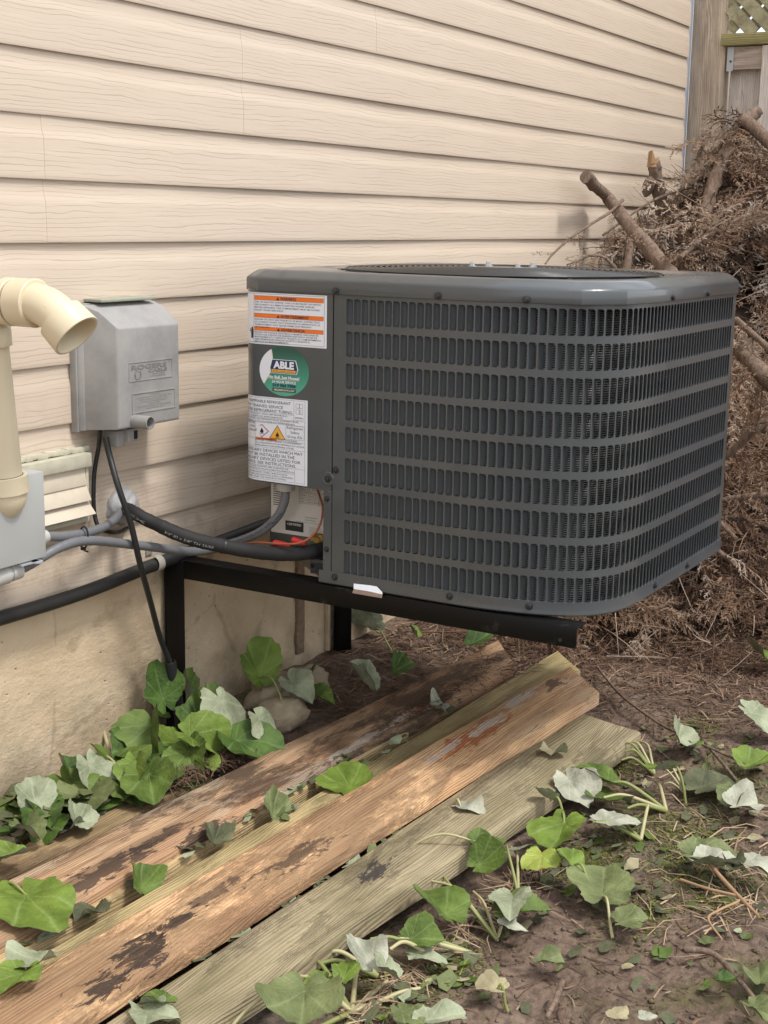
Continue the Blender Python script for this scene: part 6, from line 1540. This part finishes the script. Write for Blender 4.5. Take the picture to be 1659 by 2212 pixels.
tr = bough('reddish forked trunk standing highest in the brush pile before the fence', [xp(1640, 240, 5.62), xp(1605, 262, 5.55), xp(1582, 300, 5.5), xp(1560, 350, 5.42), xp(1537, 410, 5.32), xp(1512, 500, 5.2), xp(1500, 570, 5.05)], 0.022, 0.032, 46, 0.6, name='forked_snag', span=(0.1, 1.0))
mb = MB(); Q = smooth_path([xp(1604, 258, 5.52), xp(1628, 275, 5.5), xp(1664, 310, 5.45), xp(1710, 350, 5.4)], 8); mb.tube(Q, [0.026-0.004*i/len(Q) for i in range(len(Q))], 10); mb.build('limb', M['bark'], tr, angle=70)
bough('bent orange spray of dead foliage in front of the fence post', [xp(1600, 290, 5.6), xp(1570, 262, 5.55), xp(1540, 268, 5.5), xp(1520, 295, 5.45)], 0.006, 0.003, 14, 0.62, scale=(0.3, 0.6), span=(0.1, 1))
bough('dark bare twig crossing the foot of the fence post', [xp(1590, 320, 5.5), xp(1560, 350, 5.45), xp(1530, 380, 5.4), xp(1490, 405, 5.4)], 0.007, 0.004, 5, 0.45, scale=(0.3, 0.6), name='dry_twig')
bough('pinkish bare branch slanting down right of the air conditioner', [xp(1560, 705, 4.35), xp(1590, 745, 4.25), xp(1625, 785, 4.15), xp(1680, 835, 4.0)], 0.022, 0.026, 8, 0.5, name='bare_branch')
bough('thin straight branch lying across the brush near the right edge, above the slanting one', [xp(1590, 690, 4.3), xp(1630, 725, 4.2), xp(1680, 770, 4.1)], 0.010, 0.009, 6, 0.6, name='bare_branch')
bough('long brown branch rising to the right out of the brush beside the unit', [xp(1535, 1010, 4.15), xp(1580, 975, 4.15), xp(1630, 930, 4.15), xp(1690, 890, 4.2)], 0.010, 0.013, 12, 0.5, name='bare_branch')
bough('pale peeled twig lying on the litter below the corner of the air conditioner', [gp(1428, 1268, 0.06), gp(1450, 1258, 0.07), gp(1510, 1218, 0.12), gp(1568, 1180, 0.20)], 0.0055, 0.0045, 0, name='peeled_twig', bark='twig')
bough('curved brown runner on the litter under the corner of the unit', [gp(1560, 1250, 0.05), gp(1500, 1262, 0.05), gp(1420, 1282, 0.04), gp(1380, 1310, 0.03), gp(1372, 1350, 0.02), gp(1400, 1400, 0.02)], 0.006, 0.003, 3, 0.35, name='dry_twig', scale=(0.3, 0.6))
bough('thin brown twig pointing across the bare soil past the planks', [gp(1290, 1440, 0.02), gp(1340, 1500, 0.02), gp(1420, 1560, 0.02), gp(1500, 1600, 0.025), gp(1610, 1650, 0.03)], 0.004, 0.003, 0, name='dry_twig')
bough('brown twig lying over the moss at the right', [gp(1520, 1600, 0.02), gp(1570, 1660, 0.025), gp(1618, 1720, 0.02)], 0.0045, 0.003, 0, name='dry_twig')
bough('straight reed lying on the mud at right below the grey green leaf', [gp(1500, 1820, 0.015), gp(1545, 1880, 0.02), gp(1590, 1930, 0.015), gp(1640, 1980, 0.012)], 0.005, 0.003, 0, name='dry_twig', bark='twig')
bough('looping thin root on the mud at lower right', [gp(1470, 1900, 0.01), gp(1530, 1920, 0.015), gp(1600, 1940, 0.012), gp(1555, 1965, 0.012), gp(1530, 1985, 0.015), gp(1560, 2030, 0.012)], 0.0032, 0.002, 0, name='thin_root', bark='twig')
bough('dark decayed stick running down the mud at lower right', [gp(1480, 2050, 0.01), gp(1540, 2060, 0.012), gp(1590, 2110, 0.012), gp(1640, 2170, 0.01)], 0.006, 0.004, 0, name='decayed_stick')
bough('pale broken stick on the mud at the bottom', [gp(1215, 2120, 0.01), gp(1200, 2160, 0.012), gp(1180, 2200, 0.01)], 0.005, 0.004, 0, name='decayed_stick')
for k in range(16):
    x = RNG.uniform(4.2, 5.9); y = -RNG.uniform(0.15, 0.95); h = float(pile_h(x, y))
    a = RNG.uniform(0, 2*PI); l = RNG.uniform(0.35, 0.7)
    d = Vector((math.cos(a), math.sin(a)*0.7, RNG.uniform(-.5, .3))).normalized()
    p = Vector((x, y, h+0.02))
    Pp = [p-d*l*0.5+Vector((0, 0, -.05)), p+Vector((0, 0, 0.03)), p+d*l*0.4+Vector((0, 0, 0.0)), p+d*l*0.8+Vector((0, 0, -0.12))]
    for q in Pp: q.y = min(q.y, -0.06); q.x = max(q.x, 3.85); q.z = max(q.z, 0.03)
    bough('dead brown cedar bough in the heap between the house corner and the fence', Pp, RNG.uniform(0.007, 0.013), 0.004, 22, RNG.uniform(0.4, 0.75), group='dead cedar boughs heaped before the fence')
# loose foliage filling the heap: nobody could count it
VV, FF, TT = [], [], []
cnt = 0
while cnt < 300:
    x = RNG.uniform(3.75, 6.1); y = -RNG.uniform(0.05, 1.9)
    if y < -0.30-0.30*(x-2.9) and RNG.random() < 0.72: continue     # thinner outside the visible wedge
    h = float(pile_h(x, y))
    if h < 0.05: continue
    e = 0.08; gxx = (float(pile_h(x+e, y))-float(pile_h(x-e, y)))/(2*e); gyy = (float(pile_h(x, y+e))-float(pile_h(x, y-e)))/(2*e)
    nrm = Vector((-gxx, -gyy, 1)).normalized()
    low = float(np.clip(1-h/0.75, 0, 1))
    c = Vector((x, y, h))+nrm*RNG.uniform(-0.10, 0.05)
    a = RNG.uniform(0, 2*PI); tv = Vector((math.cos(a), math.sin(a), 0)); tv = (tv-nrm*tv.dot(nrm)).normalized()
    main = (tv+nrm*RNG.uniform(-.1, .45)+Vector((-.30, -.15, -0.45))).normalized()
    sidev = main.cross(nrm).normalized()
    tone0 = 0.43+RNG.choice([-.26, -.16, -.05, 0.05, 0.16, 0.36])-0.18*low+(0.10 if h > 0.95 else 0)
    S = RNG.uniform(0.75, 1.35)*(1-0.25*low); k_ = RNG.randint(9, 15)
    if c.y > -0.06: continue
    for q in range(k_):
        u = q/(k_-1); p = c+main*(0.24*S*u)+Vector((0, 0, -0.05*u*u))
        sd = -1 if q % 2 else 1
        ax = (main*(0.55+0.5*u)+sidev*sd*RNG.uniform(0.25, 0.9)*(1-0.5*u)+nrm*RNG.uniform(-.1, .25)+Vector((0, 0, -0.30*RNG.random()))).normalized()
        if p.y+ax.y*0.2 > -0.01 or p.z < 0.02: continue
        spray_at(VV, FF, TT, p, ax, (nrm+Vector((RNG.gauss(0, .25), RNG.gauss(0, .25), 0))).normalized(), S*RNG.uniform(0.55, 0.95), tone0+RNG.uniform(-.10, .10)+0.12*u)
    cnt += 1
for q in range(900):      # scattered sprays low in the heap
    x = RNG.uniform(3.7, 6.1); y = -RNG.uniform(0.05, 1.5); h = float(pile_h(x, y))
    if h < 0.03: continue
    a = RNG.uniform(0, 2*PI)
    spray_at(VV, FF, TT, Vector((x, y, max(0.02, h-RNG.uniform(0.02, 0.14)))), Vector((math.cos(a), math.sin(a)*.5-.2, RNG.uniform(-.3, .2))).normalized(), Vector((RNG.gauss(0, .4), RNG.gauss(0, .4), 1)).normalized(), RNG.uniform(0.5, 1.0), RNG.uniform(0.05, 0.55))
for q in range(1500):     # bare reddish twigs through the heap
    x = RNG.uniform(3.6, 6.0); y = -RNG.uniform(0.05, 1.5); h = float(pile_h(x, y))
    if h < 0.02: continue
    p = Vector((x, y, h-RNG.uniform(-0.06, 0.10))); a = RNG.uniform(0, 2*PI); l = RNG.uniform(0.08, 0.32); w = RNG.uniform(0.0010, 0.0026)
    d = Vector((math.cos(a), math.sin(a)*.7, RNG.uniform(-.6, .5))).normalized(); sdv = d.cross(Vector((RNG.gauss(0, 1), RNG.gauss(0, 1), 1))).normalized()
    b3 = Vector((RNG.gauss(0, .12), RNG.gauss(0, .12), RNG.gauss(0, .12)))*l; vs_ = []
    for u in (0, 0.33, 0.66, 1.0):
        c = p+d*l*u+b3*(u*u); c.y = min(c.y, -0.012); c.z = max(c.z, 0.015); ww = w*(1.1-0.7*u); up = d.cross(sdv)
        vs_ += [tuple(c-sdv*ww), tuple(c+sdv*ww), tuple(c+up*ww*1.5)]
    F_ = []
    for k in range(3):
        for i_ in range(3): F_.append((k*3+i_, k*3+(i_+1) % 3, k*3+3+(i_+1) % 3, k*3+3+i_))
    VV.append(np.array(vs_)); FF.append(flat(F_)); TT.append(np.full(12, RNG.choice([0.12, 0.25, 0.35, 0.5, 0.8])))
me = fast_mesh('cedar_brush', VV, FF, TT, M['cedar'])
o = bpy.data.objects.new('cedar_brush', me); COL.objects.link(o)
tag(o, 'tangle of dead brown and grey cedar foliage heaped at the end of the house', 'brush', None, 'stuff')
# filler sheet under the foliage; shade of the gaps put into its dark tone
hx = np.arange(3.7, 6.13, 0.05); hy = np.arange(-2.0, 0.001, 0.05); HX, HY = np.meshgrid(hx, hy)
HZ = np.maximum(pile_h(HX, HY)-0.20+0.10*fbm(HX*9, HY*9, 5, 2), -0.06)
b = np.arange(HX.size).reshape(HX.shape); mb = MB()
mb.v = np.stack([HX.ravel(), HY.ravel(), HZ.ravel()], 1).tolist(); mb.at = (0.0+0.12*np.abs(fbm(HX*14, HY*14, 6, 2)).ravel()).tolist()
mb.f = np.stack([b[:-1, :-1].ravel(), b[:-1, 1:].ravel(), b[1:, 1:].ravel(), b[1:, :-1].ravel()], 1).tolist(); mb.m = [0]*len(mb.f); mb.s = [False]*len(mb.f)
o = mb.build('brush_gap_shade', M['litter'], None, attr='tone', angle=0); tag(o, 'dark filler sheet standing for the shade inside the cedar heap', 'brush', None, 'stuff')

# ================================================================== GROUND LITTER
def litter(name, label, cat, n, sampler, mat, len_r, w_r, tone_f, lift=0.004, arch=0.15):
    N = n; V = np.zeros((N, 6, 3)); T = np.zeros((N, 6))
    for i in range(N):
        x, y, zb = sampler()
        a = RNG.uniform(0, 2*PI); l = RNG.uniform(*len_r); w = RNG.uniform(*w_r)
        d = np.array([math.cos(a), math.sin(a)]); s = np.array([-d[1], d[0]]); cv = RNG.uniform(-.18, .18)*l
        tilt = RNG.uniform(-.12, .22)
        for j, f in enumerate((-0.5, 0, 0.5)):
            c = np.array([x, y])+d*l*f+s*cv*(0.25-f*f)*4*0.5
            z = zb+lift+l*arch*(0.25-f*f)*2*RNG.random()+tilt*l*(f+0.5)*0.6
            ww = w*(1 if j < 2 else 0.4)
            V[i, 2*j] = (c[0]-s[0]*ww, c[1]-s[1]*ww, z); V[i, 2*j+1] = (c[0]+s[0]*ww, c[1]+s[1]*ww, z+ww*0.5)
        T[i] = tone_f(x, y)
    Vf = V.reshape(-1, 3)
    F = np.array([[0, 1, 3, 2], [2, 3, 5, 4]]).ravel(); L = np.array([4, 4])
    FFl = [(F, L)]*N
    me = fast_mesh(name, [V[i] for i in range(N)], FFl, [T[i] for i in range(N)], mat)
    o = bpy.data.objects.new(name, me); COL.objects.link(o); tag(o, label, cat, None, 'stuff'); return o
def near_pile():
    while True:
        x = RNG.uniform(2.75, 5.0); y = -RNG.uniform(0.02, 1.55)
        dens = float(sstep(np.array(x+0.25*(y+0.5)), 3.0, 3.75))*(1.0 if y > -1.15 else 0.6)+0.04
        if y > -0.62 and y < -0.30 and x < 3.5: dens *= 0.06
        if y > -0.30 and x > 2.85: dens = max(dens, 0.65)
        if RNG.random() < dens: return x, y, gz(x, y)+0.001
litter('cedar_litter', 'brown cedar needles and twiglets strewn over the soil under the unit', 'litter', 14000, near_pile, M['litter'], (0.018, 0.095), (0.0009, 0.0021), lambda x, y: 0.28+0.62*RNG.random()**1.3)
def soil_all():
    while True:
        x = RNG.uniform(1.7, 4.2); y = -RNG.uniform(0.95, 1.75)
        if y < -1.75+0.0*x: continue
        return x, y, gz(x, y)
litter('mud_twigs', 'small twigs and stems pressed into the open mud', 'litter', 1700, soil_all, M['litter'], (0.012, 0.075), (0.0006, 0.0018), lambda x, y: 0.15+0.75*RNG.random()**1.8, 0.002, 0.06)
MOSS = [gp(1290, 1830, 0), gp(1250, 1835, 0), gp(1390, 1950, 0), gp(1550, 1680, 0), gp(1590, 1690, 0), gp(1480, 1840, 0), gp(1530, 1800, 0), gp(1350, 1640, 0), gp(1450, 1780, 0), gp(860, 2110, 0), gp(960, 2080, 0), gp(1560, 1900, 0), gp(1500, 1560, 0)]
def moss_s():
    c = RNG.choice(MOSS); x = c.x+RNG.gauss(0, 0.065); y = c.y+RNG.gauss(0, 0.035); return x, y, gz(x, y)
litter('moss_tufts', 'olive green moss and short grass tufts on the mud', 'moss', 12000, moss_s, M['moss'], (0.003, 0.010), (0.0008, 0.0017), lambda x, y: RNG.random()**1.3, 0.001, 0.5)
def grass_s():
    c = RNG.choice([MOSS[5], MOSS[6], MOSS[3], MOSS[11], MOSS[9]]); x = c.x+RNG.gauss(0, 0.10); y = c.y+RNG.gauss(0, 0.06); return x, y, gz(x, y)
litter('grass_blades', 'flattened pale green grass blades among the leaves', 'grass', 170, grass_s, M['moss'], (0.03, 0.08), (0.0005, 0.0011), lambda x, y: 0.75+0.4*RNG.random(), 0.003, 0.25)
EDGE = [gp(700, 2080, 0), gp(800, 2050, 0), gp(880, 2010, 0), gp(960, 1960, 0), gp(1050, 1900, 0), gp(1120, 1870, 0), gp(1450, 1760, 0), gp(1500, 1850, 0), gp(1580, 1880, 0), gp(1600, 1760, 0), gp(1420, 1640, 0), gp(1560, 1960, 0), gp(750, 2150, 0)]
def straw_s():
    c = RNG.choice(EDGE); x = c.x+RNG.gauss(0, 0.08); y = min(c.y+RNG.gauss(0, 0.05), -1.035 if c.x < 3.0 else 0); return x, y, gz(x, y)
litter('dry_straw', 'pale dry stems and straw tangled among the leaves on the mud', 'litter', 420, straw_s, M['litter'], (0.03, 0.13), (0.0007, 0.0018), lambda x, y: 0.75+0.4*RNG.random(), 0.004, 0.25)
ROOT = [gp(420, 1670, 0.03), gp(400, 1690, 0.03), gp(460, 1655, 0.03), gp(490, 1645, 0.03)]
def root_s():
    c = RNG.choice(ROOT); x = c.x+RNG.gauss(0, 0.035); y = c.y+RNG.gauss(0, 0.020); return x, y, 0.028+0.02*RNG.random()
litter('dry_rootlets', 'mat of dry brown rootlets on the near plank below the heap', 'litter', 900, root_s, M['litter'], (0.015, 0.05), (0.0006, 0.0012), lambda x, y: 0.30+0.4*RNG.random(), 0.004, 0.6)
B1 = [gp(1010, 1475, 0.06), gp(960, 1500, 0.06), gp(1060, 1430, 0.06), gp(1130, 1440, 0.06), gp(900, 1540, 0.06)]
def b1_s():
    c = RNG.choice(B1); x = c.x+RNG.gauss(0, 0.06); y = c.y+RNG.gauss(0, 0.025); return x, y, 0.060
litter('cedar_crumbs', 'dark cedar crumbs scattered over the far plank ends', 'litter', 420, b1_s, M['litter'], (0.01, 0.045), (0.0006, 0.0015), lambda x, y: 0.05+0.35*RNG.random(), 0.001, 0.25)
# torn leaf fragments
def frag(name, label, n, sampler, mats, sz):
    mb = MB()
    for i in range(n):
        x, y, zb = sampler(); s = RNG.uniform(*sz); k = RNG.randint(5, 8); a0 = RNG.uniform(0, 6.28)
        tx, ty = RNG.uniform(-.4, .4), RNG.uniform(-.4, .4)
        vs = [Vector((x, y, zb+0.008))]
        for j in range(k):
            a = a0+2*PI*j/k; r = s*RNG.uniform(0.5, 1.1); dx, dy = r*math.cos(a)*1.3, r*math.sin(a)*0.8
            vs.append(Vector((x+dx, y+dy, zb+0.007+max(-0.004, dx*tx+dy*ty)+RNG.uniform(-.15, .3)*r)))
        mb.add(vs, [(0, 1+j, 1+(j+1) % k) for j in range(k)], RNG.randrange(len(mats)), True)
    o = mb.build(name, [M[m] for m in mats], None, attr='vein', angle=180); tag(o, label, 'leaf litter', None, 'stuff')
def fs1():
    while True:
        px = RNG.uniform(640, 1659); py = RNG.uniform(1560, 2212)
        p = gp(px, py, 0)
        if p.y > -1.03 and p.x < 3.15: continue
        d = 1.0 if (px > 1150 and py < 1950) or p.y > -1.14 else 0.22
        if px < 1300 and py > 2050 and p.y < -1.16: d = 0.15
        if RNG.random() < d: return p.x, p.y, gz(p.x, p.y)
frag('leaf_fragments', 'torn green, pale and dead leaf fragments scattered on the mud', 300, fs1, ['leaf_dull', 'leaf_rot', 'leaf_rot', 'leaf_mid', 'leaf_rot', 'leaf_pale', 'leaf_rot', 'leaf_dull', 'leaf_rot', 'leaf_tan'], (0.006, 0.022))
def fs2():
    # gaps between the boards
    k = RNG.choice([0, 0, 1, 2, 2]); 
    a, b_ = ((gp(40, 2075, 0.03), gp(760, 1640, 0.04)), (gp(560, 1800, 0.04), gp(1000, 1520, 0.04)), (gp(420, 2080, 0.03), gp(880, 1790, 0.03)))[k]
    t = RNG.random(); p = a.lerp(b_, t); return p.x, p.y+RNG.gauss(0, 0.008), p.z+0.004
frag('leaf_fragments', 'dark leaf crumbs caught in the gaps between the boards', 90, fs2, ['leaf_rot', 'leaf_dull', 'leaf_pale', 'leaf_rot'], (0.007, 0.02))
def fs3():
    px = RNG.uniform(0, 420); py = 1795-px*0.30+RNG.uniform(-30, 45); p = gp(px, py, 0.0); return p.x, min(p.y, -0.03), 0.015+0.03*RNG.random()
frag('leaf_fragments', 'green leaf scraps packed along the foot of the foundation', 150, fs3, ['leaf_dark', 'leaf_mid', 'leaf_dull', 'leaf_rot'], (0.015, 0.045))
# soil crumbs
mb = MB()
for i in range(3800):
    px = RNG.uniform(700, 1659); py = RNG.uniform(1450, 2212); p = gp(px, py, 0)
    if p.y > -1.04 and p.x < 3.2: continue
    s = 0.0010+0.0065*RNG.random()**5; z = gz(p.x, p.y)+s*0.3
    vs = [Vector((p.x+s*a*RNG.uniform(.6, 1.2), p.y+s*b2*RNG.uniform(.6, 1.2), z+s*c2*RNG.uniform(.5, 1))) for a, b2, c2 in ((1, 0, 0), (-1, 0, 0), (0, 1, 0), (0, -1, 0), (0, 0, 1), (0, 0, -1))]
    mb.add(vs, [(0, 2, 4), (2, 1, 4), (1, 3, 4), (3, 0, 4), (2, 0, 5), (1, 2, 5), (3, 1, 5), (0, 3, 5)], 0, True)
tag(mb.build('soil_crumbs', M['soil'], None, angle=180), 'small crumbs of soil on the mud', 'soil', None, 'stuff')

for o in bpy.data.objects:
    if '_w' in o.keys(): del o['_w']
